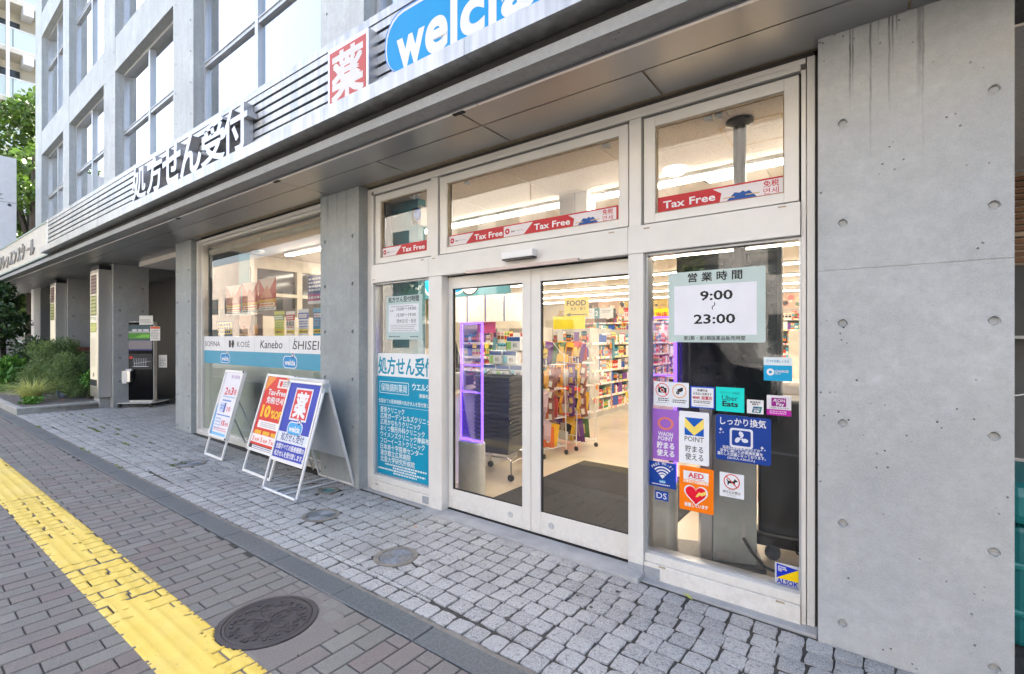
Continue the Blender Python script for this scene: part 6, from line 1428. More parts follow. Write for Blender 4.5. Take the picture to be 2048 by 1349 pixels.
# ================================================================== INSIDE THE PHARMACY
q = MB(); q.box(-8.72, -8.60, .14, .78, 0, CE); tag(q.build('teal_pier', M['teal_wall']), 'teal wall pier at the left end of the pharmacy window', 'pier')
iw = thing('inner_window', 'white framed inner windows along the left wall of the pharmacy', 'window', (-8.66, 2.4, 0))
q = MB(); q.box(-8.72, -8.60, .78, 4.5, 2.78, CE); q.box(-8.72, -8.60, .78, 4.5, 0, 1.95)
for y in (.80, 1.62, 2.55, 3.5, 4.42): q.box(-8.715, -8.59, y, y + .10, 1.95, 2.78)
q.box(-8.70, -8.585, .78, 4.5, 2.30, 2.36)
q.build('frame', pm('cream_window_frame', (.62, .57, .48), .5), iw)
q = MB(); q.add([(-8.66, .78, 1.95), (-8.66, 4.5, 1.95), (-8.66, 4.5, 2.78), (-8.66, .78, 2.78)], [(0, 1, 2, 3)]); q.build('pane', pm('dark_inner_glass', (.03, .035, .04), .08), iw)
q = MB(); q.box(-8.7, -7.6, 4.9, 5.0, 0, CE); struct('pharmacy_wall', q, M['cream_wall'])
for i, (x0, x1, y) in enumerate(((-8.0, -6.0, 1.12), (-8.4, -5.8, 2.5), (-8.4, -5.8, 3.8))): striplight(x0, x1, y, ('nearest strip light on the pharmacy ceiling', 'middle strip light on the pharmacy ceiling', 'farthest strip light on the pharmacy ceiling')[i], 'strip lights of the pharmacy')
dm = MB(); dm.lathe([(.09, 0), (.09, -.02), (.05, -.045), (0, -.05)], 16); tag(dm.build('smoke_detector', M['white']), 'round white detector on the pharmacy ceiling', 'detector').location = (-8.15, .72, CE)
def poster(lb, x0, x1, z0, z1, y, m, draw, tilt=0): 
    o = sticker('poster', lb, 'poster', x0, x1, z0, z1, y, m, draw, t=.002); return o
def promo(seed):
    def d(p, w, h):
        r = random.Random(seed); p.rect(0, 0, w, h * .10, ink(240, 238, 232), 1); p.rect(w * .05, h * .12, w * .95, h * .24, ink(250, 236, 190), 1); p.rect(0, h * .26, w, h * .34, ink(238, 180, 60), 1)
        p.poly([(0, h), (w * .5, h * .5), (w, h)], ink(244, 214, 200), 1); p.poly([(w * .1, h * .4), (w * .5, h * .8), (w * .8, h * .4)], ink(230, 150, 110), 2); p.bars(.02, h * .14, w - .02, h * .22, 1, RED, 2, .6, seed); p.bars(.02, h * .02, w - .02, h * .08, 1, DK, 2, .5, seed + 1)
    return d
for i, (x0, z1) in enumerate(((-8.86, 2.37), (-8.34, 2.385), (-7.80, 2.40), (-7.27, 2.42))):
    poster('orange beauty poster hung behind the pharmacy glass, %s of four' % ('leftmost', 'second from left', 'third from left', 'rightmost')[i], x0 if i else -8.58, x0 + (.51 if i else .23), z1 - .46, z1, .30 + .004 * i, ink(206, 84, 60), promo(90 + i))
def yb(p, w, h): p.rect(.02, .02, w - .02, h - .02, ink(240, 206, 60), 1); p.bars(.06, .03, w - .05, h - .03, 3, ink(24, 50, 120), 2, .7, 33)
poster('navy and yellow promotion poster at the lower left of the pharmacy glass', -8.60, -8.0, 1.60, 1.83, .26, ink(24, 50, 120), yb)
def woman(p, w, h):                                             # photograph poster: lower half of a face, hair, a bottle
    p.rect(0, 0, w, h, ink(150, 100, 66), 1); p.poly([(w * .02, 0), (w * .30, 0), (w * .2, h * .5), (w * .24, h), (w * .0, h)], ink(92, 54, 34), 2)
    p.poly([(w * .20, h), (w * .18, h * .62), (w * .24, h * .34), (w * .36, h * .16), (w * .46, h * .16), (w * .56, h * .38), (w * .62, h * .7), (w * .62, h)], ink(232, 184, 152), 3)
    p.poly([(w * .34, h * .17), (w * .40, 0), (w * .62, 0), (w * .52, h * .3)], ink(216, 164, 130), 2)
    p.poly([(w * .29, h * .44), (w * .36, h * .48), (w * .44, h * .44), (w * .37, h * .36)], ink(196, 84, 84), 4); p.line(w * .29, h * .44, w * .44, h * .44, .006, ink(140, 50, 50), 5)
    p.poly([(w * .31, h * .62), (w * .34, h * .76), (w * .38, h * .62)], ink(214, 160, 128), 4)
    p.poly([(w * .62, h), (w * .56, h * .4), (w * .66, h * .1), (w, 0), (w, h)], ink(84, 50, 32), 3)
    p.rrect(w * .70, h * .08, w * .84, h * .52, .02, ink(224, 150, 40), 5); p.rrect(w * .725, h * .52, w * .815, h * .92, .01, ink(226, 206, 160), 5); p.bars(w * .2, h * .02, w * .62, h * .12, 1, ink(240, 190, 120), 6, .8, 35)
poster('cosmetics poster with half a face and an amber bottle behind the pharmacy glass', -7.99, -7.08, 1.592, 1.905, .28, ink(150, 100, 66), woman)
def hd_(bgc, fg, seed, head=None):
    def d(p, w, h):
        p.rect(0, h * .62, w, h * .86, ink(*fg), 1); p.bars(.02, h * .66, w - .02, h * .82, 2, ink(250, 248, 240), 2, .7, seed); p.bars(.02, h * .3, w - .02, h * .58, 3, ink(*fg), 2, .6, seed + 1); p.rect(.01, h * .08, w - .01, h * .24, ink(250, 214, 60), 1); p.bars(.03, h * .1, w - .03, h * .2, 1, DK, 2, .6, seed + 2)
        if head: head(p, w, h)
    return d
poster('yellow-green notice standing inside the pharmacy glass', -6.66, -6.39, 1.592, 1.925, .24, ink(226, 226, 90), hd_(0, (120, 170, 60), 101))
poster('white and red 免税店 notice standing inside the pharmacy glass', -6.345, -6.12, 1.592, 1.915, .24, ink(244, 238, 236), hd_(0, (206, 36, 50), 104, lambda p, w, h: (p.rect(.0, h * .36, w, h * .60, ink(244, 238, 236), 3), p.text('免税店', w / 2, h * .40, .075, DK, 4, 'c', .03, w=w * .9))))
poster('blue and yellow notice standing inside the pharmacy glass', -6.03, -5.78, 1.592, 1.932, .24, ink(226, 232, 244), hd_(0, (40, 90, 190), 107))
poster('cyan notice half hidden by the concrete column inside the pharmacy glass', -5.68, -5.42, 1.590, 1.93, .24, ink(40, 160, 214), hd_(0, (20, 90, 160), 110))
def nav(p, w, h): p.rect(0, h * .10, w, h * .34, ink(160, 20, 120), 1); p.rect(0, 0, w, h * .10, ink(240, 240, 244), 1); p.bars(.02, h * .42, w - .02, h * .94, 4, ink(236, 240, 246), 2, .5, 113); p.bars(.02, h * .14, w - .02, h * .30, 1, WH, 2, .5, 114)
poster('navy and purple notice high at the right of the pharmacy glass', -5.80, -5.42, 1.99, 2.345, .24, ink(20, 60, 130), nav)

# ================================================================== PLANTER, PLANTS, TREE
M['stone'] = pm('pale_border_stone', (.36, .36, .34), .8, var=.2, scale=9, fine=.2, bump=.002)
M['soil'] = pm('gravelly_soil', (.16, .145, .13), .95, var=.4, scale=16, fine=.5, bump=.01, bscale=50)
def kl(x): return kin(x) + .04
q = MB(); xs = [-12.93 - i * 1.0 for i in range(14)]
q.add([(x, kl(x) + .05, gz(x) + .075) for x in xs] + [(x, .5, gz(x) + .085) for x in xs], [(i + 1, i, i + 14, i + 15) for i in range(13)]); q.f = [f[::-1] for f in q.f]; q.f = [f[::-1] for f in q.f]
o = q.build('planter_soil', M['soil']); o['kind'] = 'structure'
pb = thing('planter_border', 'low pale stone border around the planting bed', 'planter border', (-13, -1, gz(-13)))
def stone(p0, p1, w=.10, h=.125):
    a, b = Vector((*p0, 0)), Vector((*p1, 0)); d = (b - a); L = d.length; an = math.atan2(d.y, d.x); q = MB()
    q.cbox(.003, L - .003, 0, w, -.1, h, .012, 0, Matrix.Translation((a.x, a.y, gz((a.x + b.x) / 2))) @ Matrix.Rotation(an, 4, 'Z')); q.build('border_stone', M['stone'], pb)
for i in range(2): stone((-12.90 - .09 * i, -1.51 + .72 * i), (-12.90 - .09 * (i + 1), -1.51 + .72 * (i + 1)))
for i in range(9): stone((-13.0 - 1.0 * (i + 1), kl(-14.0 - i)), (-13.0 - 1.0 * i, kl(-13.0 - i)))
def leafmat(name, c, v=.35, tr=.25):
    t = NT(name); r = t.rnd(); p = t.pos(); k = t.mix(r, tuple(x * (1 - v) for x in c), tuple(x * (1 + v) for x in c)); k = t.mix(t.ramp(t.noise(p, 1.5, 3), .4, .65), k, tuple(x * y for x, y in zip(c, (1.25, 1.15, .7))))
    t.base(k); t.b.inputs['Roughness'].default_value = .5
    tl = t.node('ShaderNodeBsdfTranslucent'); t.l.new(k, tl.inputs[0]); mx = t.node('ShaderNodeMixShader'); mx.inputs[0].default_value = tr
    t.l.new(t.b.outputs[0], mx.inputs[1]); t.l.new(tl.outputs[0], mx.inputs[2]); t.l.new(mx.outputs[0], t.n['Material Output'].inputs[0]); return t.m
M['leaf'] = leafmat('tree_leaf', (.06, .125, .025)); M['leaf_dk'] = leafmat('dark_glossy_leaf', (.028, .075, .022), .4, .1); M['leaf_rm'] = leafmat('fine_shrub_leaf', (.15, .235, .085), .4, .2)
M['leaf_br'] = leafmat('bright_leaf', (.10, .25, .045), .4, .2); M['blade'] = leafmat('striped_blade', (.50, .56, .27), .45, .25); M['bark'] = pm('bark', (.055, .045, .038), .9, var=.4, scale=9, stretch=(1, 1, .3), bump=.01, bscale=14)
M['twig'] = pm('twig', (.10, .075, .05), .9, var=.3)
def leafblob(q, c, r, n, s, seed, asp=.45, up=0.0, shell=.35):
    """n leaf-sized faces spread through an ellipsoid"""
    g = random.Random(seed)
    for _ in range(n):
        while True:
            v = Vector((g.uniform(-1, 1), g.uniform(-1, 1), g.uniform(-1, 1)))
            if v.length <= 1: break
        v = v.normalized() * (v.length ** shell)
        p = Vector((c[0] + v.x * r[0], c[1] + v.y * r[1], c[2] + v.z * r[2]))
        d = (v * .6 + Vector((g.gauss(0, .6), g.gauss(0, .6), g.gauss(0, .5) + up))).normalized(); sd = d.cross(Vector((g.gauss(0, 1), g.gauss(0, 1), g.gauss(0, 1)))).normalized(); L = s * g.uniform(.6, 1.35)
        q.add([p, p + d * L * .5 + sd * L * asp * .5, p + d * L, p + d * L * .5 - sd * L * asp * .5], [(0, 1, 2, 3)])
def shrub(name, lb, c, r, nb, nl, s, m, seed, asp=.45, up=.0, cat='shrub', stems=14):
    x, y = c; z = gz(x) + .08; t = thing(name, lb, cat, (x, y, z)); g = random.Random(seed); q = MB(); w = MB()
    for i in range(nb):
        a = g.random() * 6.283; e = g.random() ** .6; k = (math.cos(a) * e, math.sin(a) * e, g.uniform(.12, 1.0)); k = (k[0] * (1 - .45 * k[2] ** 2), k[1] * (1 - .45 * k[2] ** 2), k[2])
        cc = (x + k[0] * r[0], y + k[1] * r[1], z + k[2] * r[2]); rr = g.uniform(.12, .24) * max(r[0], r[1])
        leafblob(q, cc, (rr, rr, rr * .9), nl, s, seed * 100 + i, asp, up)
        if i < stems: w.tube([(x + k[0] * .15, y + k[1] * .15, z - .05), (x + k[0] * r[0] * .5, y + k[1] * r[1] * .5, z + k[2] * r[2] * .55), cc], .012, 5, rr=[.014, .008, .003])
    q.build('foliage', m, t); w.build('stem', M['twig'], t); return t
shrub('bushy_shrub', 'large fine-leaved green bush, taller one at the back of the planting bed', (-16.35, -.42), (1.05, .62, 1.16), 80, 210, .075, M['leaf_rm'], 1, .16, .25)
shrub('bushy_shrub', 'rounded fine-leaved green bush next to the nearer light box pillar', (-14.95, -.40), (.80, .50, .88), 65, 210, .065, M['leaf_rm'], 2, .16, .25)
shrub('leafy_plant', 'small bright green leafy plant at the foot of the nearer light box pillar', (-14.05, -.14), (.32, .26, .62), 26, 40, .07, M['leaf_br'], 3, .45, .2, 'plant')
shrub('leafy_plant', 'broad-leaved bright green plants at the left end of the planting bed', (-18.0, -1.05), (1.0, .5, .62), 48, 50, .15, M['leaf_br'], 4, .40, .3, 'plant')
shrub('leafy_plant', 'low clover-like green plant below the striped grass tuft', (-13.95, -1.16), (.24, .15, .10), 12, 26, .05, M['leaf_br'], 5, .8, .2, 'plant')
shrub('leafy_plant', 'blue-green leafy bush between the tall bush and the white pylon', (-18.4, -.55), (.85, .4, 1.2), 46, 60, .10, leafmat('bluish_leaf', (.05, .10, .055), .4, .15), 6, .5, .1, 'plant')
gt = thing('grass_tuft', 'arching striped yellow-green grass tuft near the corner of the planting bed', 'grass tuft', (-14.45, -1.10, gz(-14.45) + .08)); q = MB(); g = random.Random(9)
for i in range(420):
    a = g.random() * 6.283; L = g.uniform(.32, .62); b0 = g.random() * .10; lean = g.uniform(.25, 1.15); dx, dy = math.cos(a), math.sin(a); w = .010; P = []
    for k in range(6):
        t = k / 5; hr_ = b0 + L * lean * t * (.55 + .45 * t); hz_ = L * (t * 1.15 - .62 * lean * t * t); ww = w * (1 - t * .92)
        P += [(dx * hr_ - dy * ww, dy * hr_ + dx * ww, max(hz_, .01)), (dx * hr_ + dy * ww, dy * hr_ - dx * ww, max(hz_, .01) + .002)]
    q.add(P, [(2 * k, 2 * k + 1, 2 * k + 3, 2 * k + 2) for k in range(5)])
q.build('blade_clump', M['blade'], gt, local=True)
# trees
def tree(name, lb, base, h0, crown, nb, nl, s, m, seed, tr=.16, lean=(0, 0), limbs=9):
    x, y = base; z = gz(x); t = thing(name, lb, 'tree', (x, y, z)); g = random.Random(seed); w = MB(); q = MB()
    top = Vector((x + lean[0], y + lean[1], z + h0)); w.tube([(x, y, z - .1), (x + lean[0] * .3, y + lean[1] * .3, z + h0 * .4), top, (top.x + g.uniform(-.3, .3), top.y, z + h0 + (crown[1][2]) * .9)], tr, 9, rr=[tr * 1.15, tr * .9, tr * .7, tr * .15])
    (cx, cy, cz), (rx_, ry_, rz_) = crown
    lb_ = MB()
    for i in range(nb):
        a = g.random() * 6.283; k = g.uniform(-1, 1); e = math.sqrt(max(0, 1 - k * k)) * g.uniform(.35, 1.0); c = Vector((cx + e * math.cos(a) * rx_, cy + e * math.sin(a) * ry_, cz + k * rz_)); rr = g.uniform(.10, .22) * max(rx_, rz_)
        leafblob(q, c, (rr, rr, rr * .6), nl, s, seed * 1000 + i, .55, -.1, .5)
        if i < limbs * 3:
            st = top.lerp(Vector((x, y, z + h0 * .55)), g.random() * .5); md = st.lerp(c, .5) + Vector((0, 0, .25 * rr)); lb_.tube([st, md, c], .03, 6, rr=[tr * .38, tr * .2, .012])
    w.build('trunk', M['bark'], t); lb_.build('limb', M['bark'], t); q.build('crown', m, t); return t
tree('broadleaf_tree', 'tall green leafy tree behind the white pylon at the far end of the building', (-23.2, .15), 4.2, ((-26.0, .7, 6.6), (3.9, 3.0, 3.9)), 110, 170, .24, leafmat('sunlit_tree_leaf', (.075, .145, .028), .45), 11, .24)
tree('camellia_tree', 'small dark glossy-leaved tree in front of the white pylon', (-19.3, -1.0), 1.7, ((-18.9, -1.25, 2.1), (1.0, .65, .95)), 46, 75, .11, M['leaf_dk'], 12, .07)
tree('broadleaf_tree', 'street tree on the kerb left of the picture, mirrored in the far windows', (-26.5, -4.8), 4.0, ((-26.5, -4.8, 6.0), (2.2, 1.8, 2.0)), 60, 110, .22, M['leaf'], 13, .16)
# pigeon on the soil
def pigeon(x, y):
    z = gz(x) + .082; t = thing('pigeon', 'grey pigeon standing on the gravel behind the stone border', 'pigeon', (x, y, z), -.75)
    st = [(-.185, .062, .003, .006), (-.15, .068, .016, .007), (-.09, .085, .032, .018), (-.05, .098, .045, .036), (0, .112, .056, .052), (.045, .128, .054, .054), (.085, .148, .040, .042), (.105, .172, .026, .030), (.115, .198, .021, .024), (.126, .222, .021, .022), (.146, .230, .015, .016), (.156, .228, .006, .007)]
    q = MB(); n = 12; V = []
    for i, (px, pz, ry_, rz_) in enumerate(st):
        d = Vector((st[min(i + 1, 11)][0] - st[max(i - 1, 0)][0], 0, st[min(i + 1, 11)][1] - st[max(i - 1, 0)][1])).normalized(); nn = Vector((-d.z, 0, d.x))
        for k in range(n): a = 2 * PI * k / n; V.append(Vector((px, 0, pz)) + Vector((0, ry_ * math.cos(a), 0)) + nn * rz_ * math.sin(a))
    q.add(V, [(i * n + k, i * n + (k + 1) % n, (i + 1) * n + (k + 1) % n, (i + 1) * n + k) for i in range(11) for k in range(n)] + [tuple(range(n))[::-1], tuple(11 * n + k for k in range(n))])
    pmt = NT('pigeon_plumage'); o = pmt.obj(); sp = pmt.node('ShaderNodeSeparateXYZ'); pmt.l.new(o, sp.inputs[0]); c = pmt.mix(pmt.ramp(sp.outputs['X'], .06, .11), (.30, .33, .39), (.09, .12, .13)); c = pmt.mix(pmt.ramp(sp.outputs['X'], -.10, -.15), c, (.05, .055, .07)); pmt.base(c); pmt.b.inputs['Roughness'].default_value = .6
    q.build('body', pmt.m, t, local=True, smooth=True)
    w = MB()
    for s in (-1, 1):
        w.add([(.06, s * .050, .135), (.02, s * .062, .10), (-.06, s * .050, .072), (-.135, s * .018, .070), (-.06, s * .036, .115), (.01, s * .050, .145)], [(0, 1, 2, 3, 4, 5) if s > 0 else (5, 4, 3, 2, 1, 0)])
    w.build('wing', pm('wing_grey', (.24, .26, .31), .6, var=.4, scale=40), t, local=True)
    b = MB(); b.tube([(.150, 0, .228), (.178, 0, .218)], .004, 6, rr=[.005, .0015]); b.build('beak', pm('beak', (.10, .09, .08), .5), t, local=True)
    for s in (-1, 1):
        l = MB(); l.tube([(.01, s * .022, .07), (.012, s * .022, .012)], .004, 5)
        for a in (-.5, 0, .5): l.tube([(.012, s * .022, .008), (.012 + .03 * math.cos(a), s * .022 + .03 * math.sin(a), .004)], .003, 4)
        l.build('leg', pm('pigeon_leg', (.35, .10, .08), .6), t, local=True)
        e = MB(); e.ball((.134, s * .0195, .230), .0035, 8, 5); e.build('eye', pm('pigeon_eye', (.4, .12, .03), .2), t, local=True)
pigeon(-13.98, -.70)
# kiosk
ks = thing('display_kiosk', 'tall black advertising display kiosk on casters in the entrance passage', 'kiosk', (-12.50, .285, gz(-12.5)), math.atan2(.65, .76))
q = MB(); q.box(-.285, .285, 0, .10, .13, 1.80); q.build('casing', pm('cream_casing', (.60, .55, .45), .4), ks, local=True, bevel=.01)
q = MB(); q.prism(rr_pts(-.285, .13, .285, 1.80, .03), -.014, -.001); q.build('bezel', M['alu_grey'], ks, local=True)
q = MB(); q.prism(rr_pts(-.277, .138, .277, 1.792, .026), -.018, -.0142); q.build('glass_front', pm('kiosk_black_glass', (.006, .006, .007), .12, var=.1, spec=.06), ks, local=True)
SCR = emit('screen_pic', (.5, .62, .62), .28)
p = Print(-.0185)
def epx(r, g, b, s=.8): return emit('screen_%d_%d_%d' % (r, g, b), S(r, g, b), s * .10)
p.rect(-.225, 1.19, .255, 1.735, epx(120, 150, 160, .35), 1); p.rect(-.225, 1.44, .255, 1.56, epx(90, 160, 60), 2); p.poly([(-.1, 1.46), (.05, 1.53), (.22, 1.53), (.2, 1.46)], epx(140, 210, 90), 3); p.rect(-.225, 1.22, .255, 1.40, epx(190, 180, 190, .5), 2); p.rect(-.225, 1.56, .255, 1.60, epx(220, 220, 220, .5), 2); p.bars(-.15, 1.57, .2, 1.66, 1, epx(230, 230, 235), 2, .6, 121); p.rect(-.225, 1.19, .255, 1.215, epx(60, 70, 150, .6), 3)
p.rect(-.225, .79, .255, 1.12, epx(60, 60, 66, .5), 1); 
for i in range(6): p.line(-.12 + .05 * i, 1.03, -.10 + .045 * i, .86, .008, epx(225, 228, 240), 2); p.line(-.14 + .05 * i, .855, -.06 + .048 * i, .85, .012, epx(225, 228, 240), 3)
p.line(-.12, .91, .22, .96, .006, epx(225, 228, 240), 3); p.disc(-.175, 1.04, .03, epx(220, 70, 60), 2, sx=1.3); p.build(ks, 'screen_picture')
def slip(x0, x1, z0, z1, y, top=None, lines=4, seed=1):
    q = MB(); q.box(x0, x1, y, y + .004, z0, z1); o = q.build('paper_notice', ink(232, 230, 224), ks, local=True); p = Print(y - .0005)
    if top: p.rect(x0 + .005, z1 - .05, x1 - .005, z1 - .006, ink(*top), 1)
    p.bars(x0 + .02, z0 + .03, x1 - .02, z1 - .07, lines, LG, 1, .45, seed); p.build(o)
slip(.0, .275, 1.735, 1.93, -.026, None, 4, 131); slip(.225, .425, 1.40, 1.70, -.03, (222, 90, 40), 6, 132); slip(.30, .47, .82, 1.09, .12, None, 5, 133)
q = MB(); q.box(-.30, -.13, -.11, -.019, .53, .76); q.build('sanitizer_box', M['steel'], ks, local=True, bevel=.005); q = MB(); q.box(-.285, -.20, -.113, -.111, .50, .74); q.box(-.24, -.12, -.09, -.02, .765, .80); q.build('label', ink(232, 232, 230), ks, local=True)
q = MB(); q.box(-.34, .34, -.18, .42, .085, .10); q.box(-.25, .25, .0, .09, .10, .14); q.build('base_plate', M['alu_grey'], ks, local=True, bevel=.003); q = MB(); q.box(-.20, .20, .10, .13, .1, 1.7); q.build('rear_post', M['alu_grey'], ks, local=True)
for x, y in ((-.31, -.15), (.31, -.15), (-.31, .39), (.31, .39)): q = MB(); q.lathe([(0, -.015), (.04, -.015), (.042, 0), (.04, .015), (0, .015)], 14, 0, Matrix.Translation((x, y, .042)) @ Matrix.Rotation(PI / 2, 4, 'X')); q.box(x - .02, x + .02, y - .03, y + .03, .065, .085); q.build('caster', M['rubber'], ks, local=True)
# white pylon
py = thing('sign_pylon', 'tall white panelled pylon with faint grey letters at the left edge', 'pylon', (-20.15, -1.2, gz(-20)))
for a, b in ((0, 1.05), (1.058, 2.46), (2.468, 3.9), (3.908, 5.29), (5.298, 6.60)): q = MB(); q.box(-.15, .15, -.56, .545, a, b); q.build('panel', pm('white_panel', (.80, .81, .82), .35, var=.04), py, local=True, bevel=.006)
q = MB(); q.box(-.14, .14, -.55, .535, 0, 6.59); q.build('core', M['gasket'], py, local=True)
vs_, fs_ = glyphs('tz', 0.0); q = MB(); q.add([(.155, -.02 + a * .40, 5.36 + b * .36) for a, b in vs_], fs_); q.lathe([(.045, 0), (.045, .004), (.03, .004), (.03, 0)], 18, 0, Matrix.Translation((.152, .40, 5.22)) @ Matrix.Rotation(PI / 2, 4, 'Y')); q.build('letter', pm('faint_grey', (.45, .47, .50), .4), py, local=True)
# garden wall and distant building behind the tree
gw = thing('garden_fence', 'pale slatted garden fence behind the tree trunk', 'fence', (-28, 1.5, gz(-28)))
for i in range(7): q = MB(); q.box(-.03, .03, -1.8, 6, .1 + .36 * i, .42 + .36 * i); q.build('slat', M['alu_grey'], gw, local=True)
for y in (-1.7, .8, 3.3): q = MB(); q.box(-.09, -.035, y - .05, y + .05, 0, 2.7); q.build('post', M['concrete_dark'], gw, local=True)
fb = thing('apartment_block', 'pale apartment block with glazed balconies rising behind the tree', 'building', (-46, 3, 0))
M['milk'] = pm('milky_balcony_glass', (.55, .64, .60), .15, var=.05, scale=.4); M['pale_wall'] = pm('pale_render', (.60, .57, .48), .8, var=.06, scale=.5); M['dkwin'] = pm('dark_far_window', (.05, .06, .065), .15, var=.2)
for k in range(8):
    z = 1.0 + 3.25 * k
    q = MB(); q.box(-8, 1.0, -7, 12, z - .28, z); q.build('floor_slab', M['pale_wall'], fb, local=True)
    for j in range(12):
        q = MB(); q.box(.94, .98, -7 + 1.55 * j + .02, -7 + 1.55 * (j + 1) - .02, z + .06, z + 1.28); q.build('balcony_panel', M['milk'], fb, local=True)
    q = MB(); q.box(.90, 1.02, -7, 12, z + 1.28, z + 1.34); q.box(.92, 1.01, -7, 12, z, z + .06); q.build('balcony_rail', M['white'], fb, local=True)
    for j in range(5): q = MB(); q.box(-.62, -.5, -6.4 + 3.7 * j, -4.0 + 3.7 * j, z + .1, z + 2.4); q.build('window', M['dkwin'], fb, local=True)
    q = MB(); q.box(.2, 1.25, -.35, .15, z - .9, z - .28); q.build('duct_box', M['white'], fb, local=True)
q = MB(); q.box(-8, -.6, -7, 12, 0, 27); q.build('wall', M['pale_wall'], fb, local=True)
for y in (-6.9, -.50 - .55, 5.2, 11.9): q = MB(); q.box(1.02, 1.16, y - .08, y + .08, 0, 27); q.build('post', M['white'], fb, local=True)
# ---- the narrow yard right of the big concrete column
q = MB(); q.box(1.25, 2.6, 6.0, 6.15, -.1, 3.2) if False else q.box(.46, 4.3, 6.5, 6.7, -.1, 3.2); tag(q.build('yard_wall', pm('grey_yard_wall', (.20, .20, .195), .85, var=.15, scale=2)), 'grey back wall of the narrow yard right of the big concrete column', 'wall')
wl2 = thing('timber_louvre', 'warm brown timber louvre panel high in the yard behind the concrete column', 'louvre', (1.2, 3.0, 2.22))
wood = pm('brown_timber', (.20, .09, .035), .5, var=.3, scale=6, stretch=(1, 12, 12))
for i in range(14): q = MB(); q.box(-.7, 1.2, -.02, .02, .055 * i, .055 * i + .035); q.build('slat', wood, wl2, local=True)
q = MB(); q.box(-.72, -.68, -.04, .04, -.02, .8); q.box(-.7, 1.2, .03, .05, -.02, .8); q.box(-.72, 1.2, -.045, .03, .22, .26); q.build('frame', pm('pale_timber', (.42, .33, .24), .6, var=.2), wl2, local=True)
sx = thing('storage_box', 'large teal plastic storage box standing right of the big concrete column', 'storage box', (1.05, .80, gz(1)))
q = MB(); q.box(-.52, .55, -.33, .33, .0, .62); q.build('body', pm('teal_plastic', S(28, 110, 112), .35, var=.08), sx, local=True, bevel=.03)
for z in (.16, .40): q = MB(); q.box(-.535, .565, -.345, .345, z, z + .035); q.build('rib', pm('teal_plastic_rib', S(36, 124, 124), .35), sx, local=True, bevel=.01)
q = MB(); q.box(-.56, .59, -.37, .37, .625, .84); q.build('lid', pm('teal_plastic_lid', S(34, 120, 120), .3), sx, local=True, bevel=.06)
bc = thing('bicycle', 'black bicycle with a wire front basket parked at the back of the yard', 'bicycle', (.95, 4.3, gz(1)), 1.35)
def wheel(x, nm='wheel'):
    q = MB(); q.tube([(x + .33 * math.cos(t), 0, .35 + .33 * math.sin(t)) for t in [2 * PI * i / 32 for i in range(32)]], .017, 7, closed=True); wo = q.build(nm, M['rubber'], bc, local=True)
    q = MB()
    for i in range(18): a = 2 * PI * i / 18; q.tube([(x, .03 * (-1) ** i, .35), (x + .31 * math.cos(a), 0, .35 + .31 * math.sin(a))], .0016, 3)
    q.tube([(x + .312 * math.cos(t), 0, .35 + .312 * math.sin(t)) for t in [2 * PI * i / 32 for i in range(32)]], .008, 5, closed=True); q.tube([(x, -.05, .35), (x, .05, .35)], .02, 8); q.build('spokes', M['chrome'], wo, local=True)
wheel(-.52); wheel(.54)
q = MB(); hd2 = (-.42, 0, .80); q.tube([(-.52, .0, .35), hd2, (-.38, 0, .95)], .016, 7); q.tube([hd2, (.08, 0, .32), (.20, 0, .75)], .017, 7); q.tube([(.08, 0, .32), (.54, 0, .35), (.17, 0, .66)], .012, 7); q.build('frame', M['black'], bc, local=True)
q = MB(); q.tube([(-.22, -.28, 1.02), (-.36, -.14, .99), (-.38, 0, .97), (-.36, .14, .99), (-.22, .28, 1.02)], .012, 7); q.build('handlebar', M['chrome'], bc, local=True)
q = MB(); q.ball((.23, 0, .82), .1, 12, 7, 0, (1.2, .75, .45)); q.build('saddle', M['black'], bc, local=True, smooth=True)
q = MB()
for i in range(9):
    u = -.17 + .0425 * i; q.tube([(-.78, u, 1.0), (-.72, u * .8, .76), (-.48, u * .8, .76), (-.46, u, 1.0)], .003, 4)
for z, s in ((1.0, 1), (.92, .95), (.84, .88), (.76, .8)): q.tube([(-.78 + (1 - s) * .2, -.17 * s, z), (-.46, -.17 * s, z), (-.46, .17 * s, z), (-.78 + (1 - s) * .2, .17 * s, z)], .004, 4, closed=True)
q.build('basket', M['alu_grey'], bc, local=True)
q = MB(); q.tube([(.02, -.1, .32), (.02, -.1, .2), (.02, -.2, .2)], .01, 6); q.lathe([(.09, -.005), (.09, .005)], 20, 0, Matrix.Translation((.08, -.04, .32)) @ Matrix.Rotation(PI / 2, 4, 'X')); q.build('crank', M['chrome'], bc, local=True)
ys2 = thing('yard_shelf', 'pale metal shelf on the back wall of the yard above the bicycle', 'shelf', (1.4, 6.3, 1.55)); q = MB(); q.box(-.9, 1.0, -.25, .19, 0, .04); q.build('board', M['white'], ys2, local=True); q = MB(); q.box(-.7, -.66, -.2, .19, -.25, -.001); q.box(.6, .64, -.2, .19, -.25, -.001); q.build('bracket', M['alu_grey'], ys2, local=True)

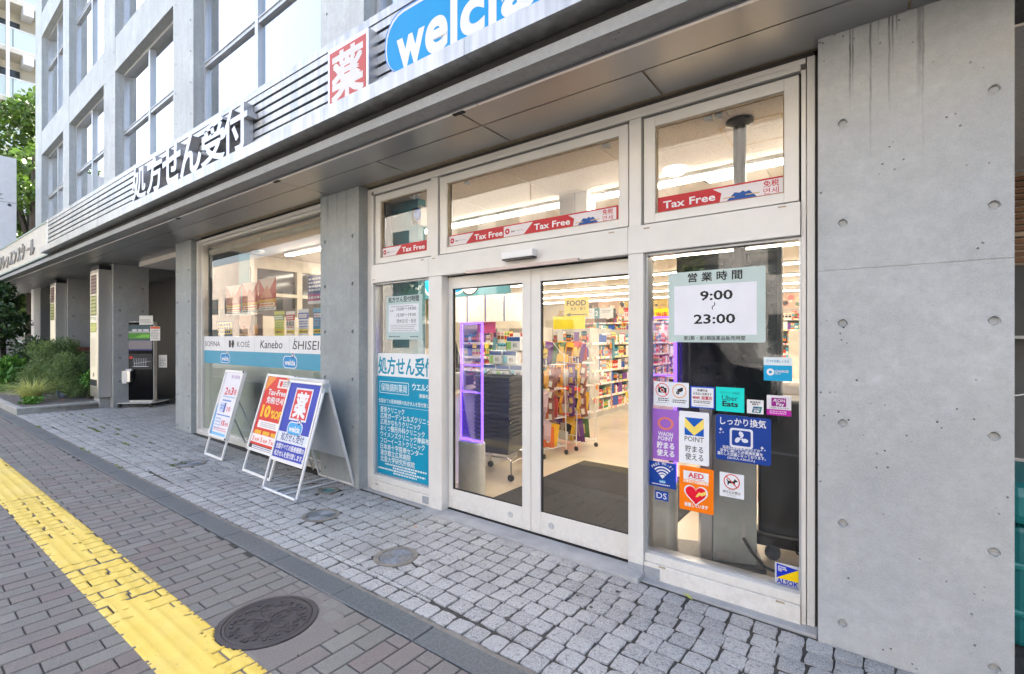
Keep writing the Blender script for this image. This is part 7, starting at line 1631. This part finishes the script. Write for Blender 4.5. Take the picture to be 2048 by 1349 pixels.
# ---- the far side of the street, seen mirrored in the glass
mb = MB(); mb.box(-120, 60, -18.0, -14.0, -.3, 0.0); o = mb.build('far_pavement', M['cement']); o['kind'] = 'structure'
WIN = MB(); WIN.box(-.8, .8, -.05, .05, 0, 1.5); WINM = WIN.mesh('window', M['dkwin'])
for x0, x1, h, c, lb in ((-60, -30.5, 9, (.36, .32, .28), 'brick-coloured building across the street on the far left'), (-30, -15, 12.5, (.50, .49, .46), 'cream building across the street facing the pharmacy'), (-14.9, -1, 11, (.36, .355, .34), 'grey building across the street facing the shop doors'), (-.9, 16, 12, (.38, .34, .30), 'reddish building across the street on the right')):
    t = thing('street_building', lb, 'building', ((x0 + x1) / 2, -22, 0)); w = (x1 - x0) / 2
    q = MB(); q.box(-w, w, -4, 4, -.3, h); q.build('wall', pm('render_%d' % int(-x0), c, .85, var=.1, scale=.6), t, local=True)
    for k in range(int(h / 3.2)):
        n = int((x1 - x0) / 3)
        for j in range(n):
            o = bpy.data.objects.new('window', WINM); o.location = (-w + (j + .5) * (2 * w / n), 4.0, 1.0 + 3.1 * k); link(o, t)

tree('broadleaf_tree', 'round leafy tree on the far pavement, mirrored in the pharmacy window', (-19.0, -15.2), 2.6, ((-19.0, -15.2, 4.6), (2.0, 1.6, 1.9)), 46, 90, .26, M['leaf'], 21, .14)
tree('broadleaf_tree', 'smaller leafy tree on the far pavement, mirrored in the shop doors', (-7.0, -15.4), 2.4, ((-7.0, -15.4, 4.2), (1.7, 1.4, 1.6)), 40, 90, .26, M['leaf'], 22, .12)
vn = thing('parked_van', 'dark grey van parked across the road, mirrored in the right window', 'van', (-3.9, -9.6, -.12))
q = MB(); prof = [(-1.9, .28), (1.9, .28), (1.95, .75), (1.75, 1.0), (1.15, 1.08), (.65, 1.72), (-1.75, 1.78), (-1.93, 1.0)]
q.prism(prof, -.78, .78); q.build('body', pm('dark_grey_paint', (.035, .04, .045), .18, .2), vn, local=True, bevel=.05)
q = MB(); q.prism([(.55, 1.10), (1.02, 1.12), (.60, 1.60), (.1, 1.62), (.1, 1.10)], .781, .79); q.prism([(-.0, 1.10), (0, 1.62), (-.85, 1.64), (-.85, 1.10)][::-1], .781, .79); q.prism([(-.95, 1.10), (-.95, 1.64), (-1.65, 1.64), (-1.75, 1.10)][::-1], .781, .79); q.build('side_window', M['screen'], vn, local=True)
for x in (-1.25, 1.2):
    for y in (-.72, .72):
        q = MB(); q.lathe([(0, -.1), (.2, -.1), (.29, -.09), (.30, 0), (.29, .09), (.2, .1), (0, .1)], 20, 0, Matrix.Translation((x, y, .30)) @ Matrix.Rotation(PI / 2, 4, 'X')); w_ = q.build('wheel', M['rubber'], vn, local=True); q = MB(); q.lathe([(0, -.105), (.17, -.105), (.18, 0), (.17, .105), (0, .105)], 16, 0, Matrix.Translation((x, y, .30)) @ Matrix.Rotation(PI / 2, 4, 'X')); q.build('rim', M['alu_grey'], w_, local=True)
for y in (-.6, .6): q = MB(); q.box(1.88, 1.955, y - .13, y + .13, .72, .88); q.build('headlight', M['chrome'], vn, local=True)
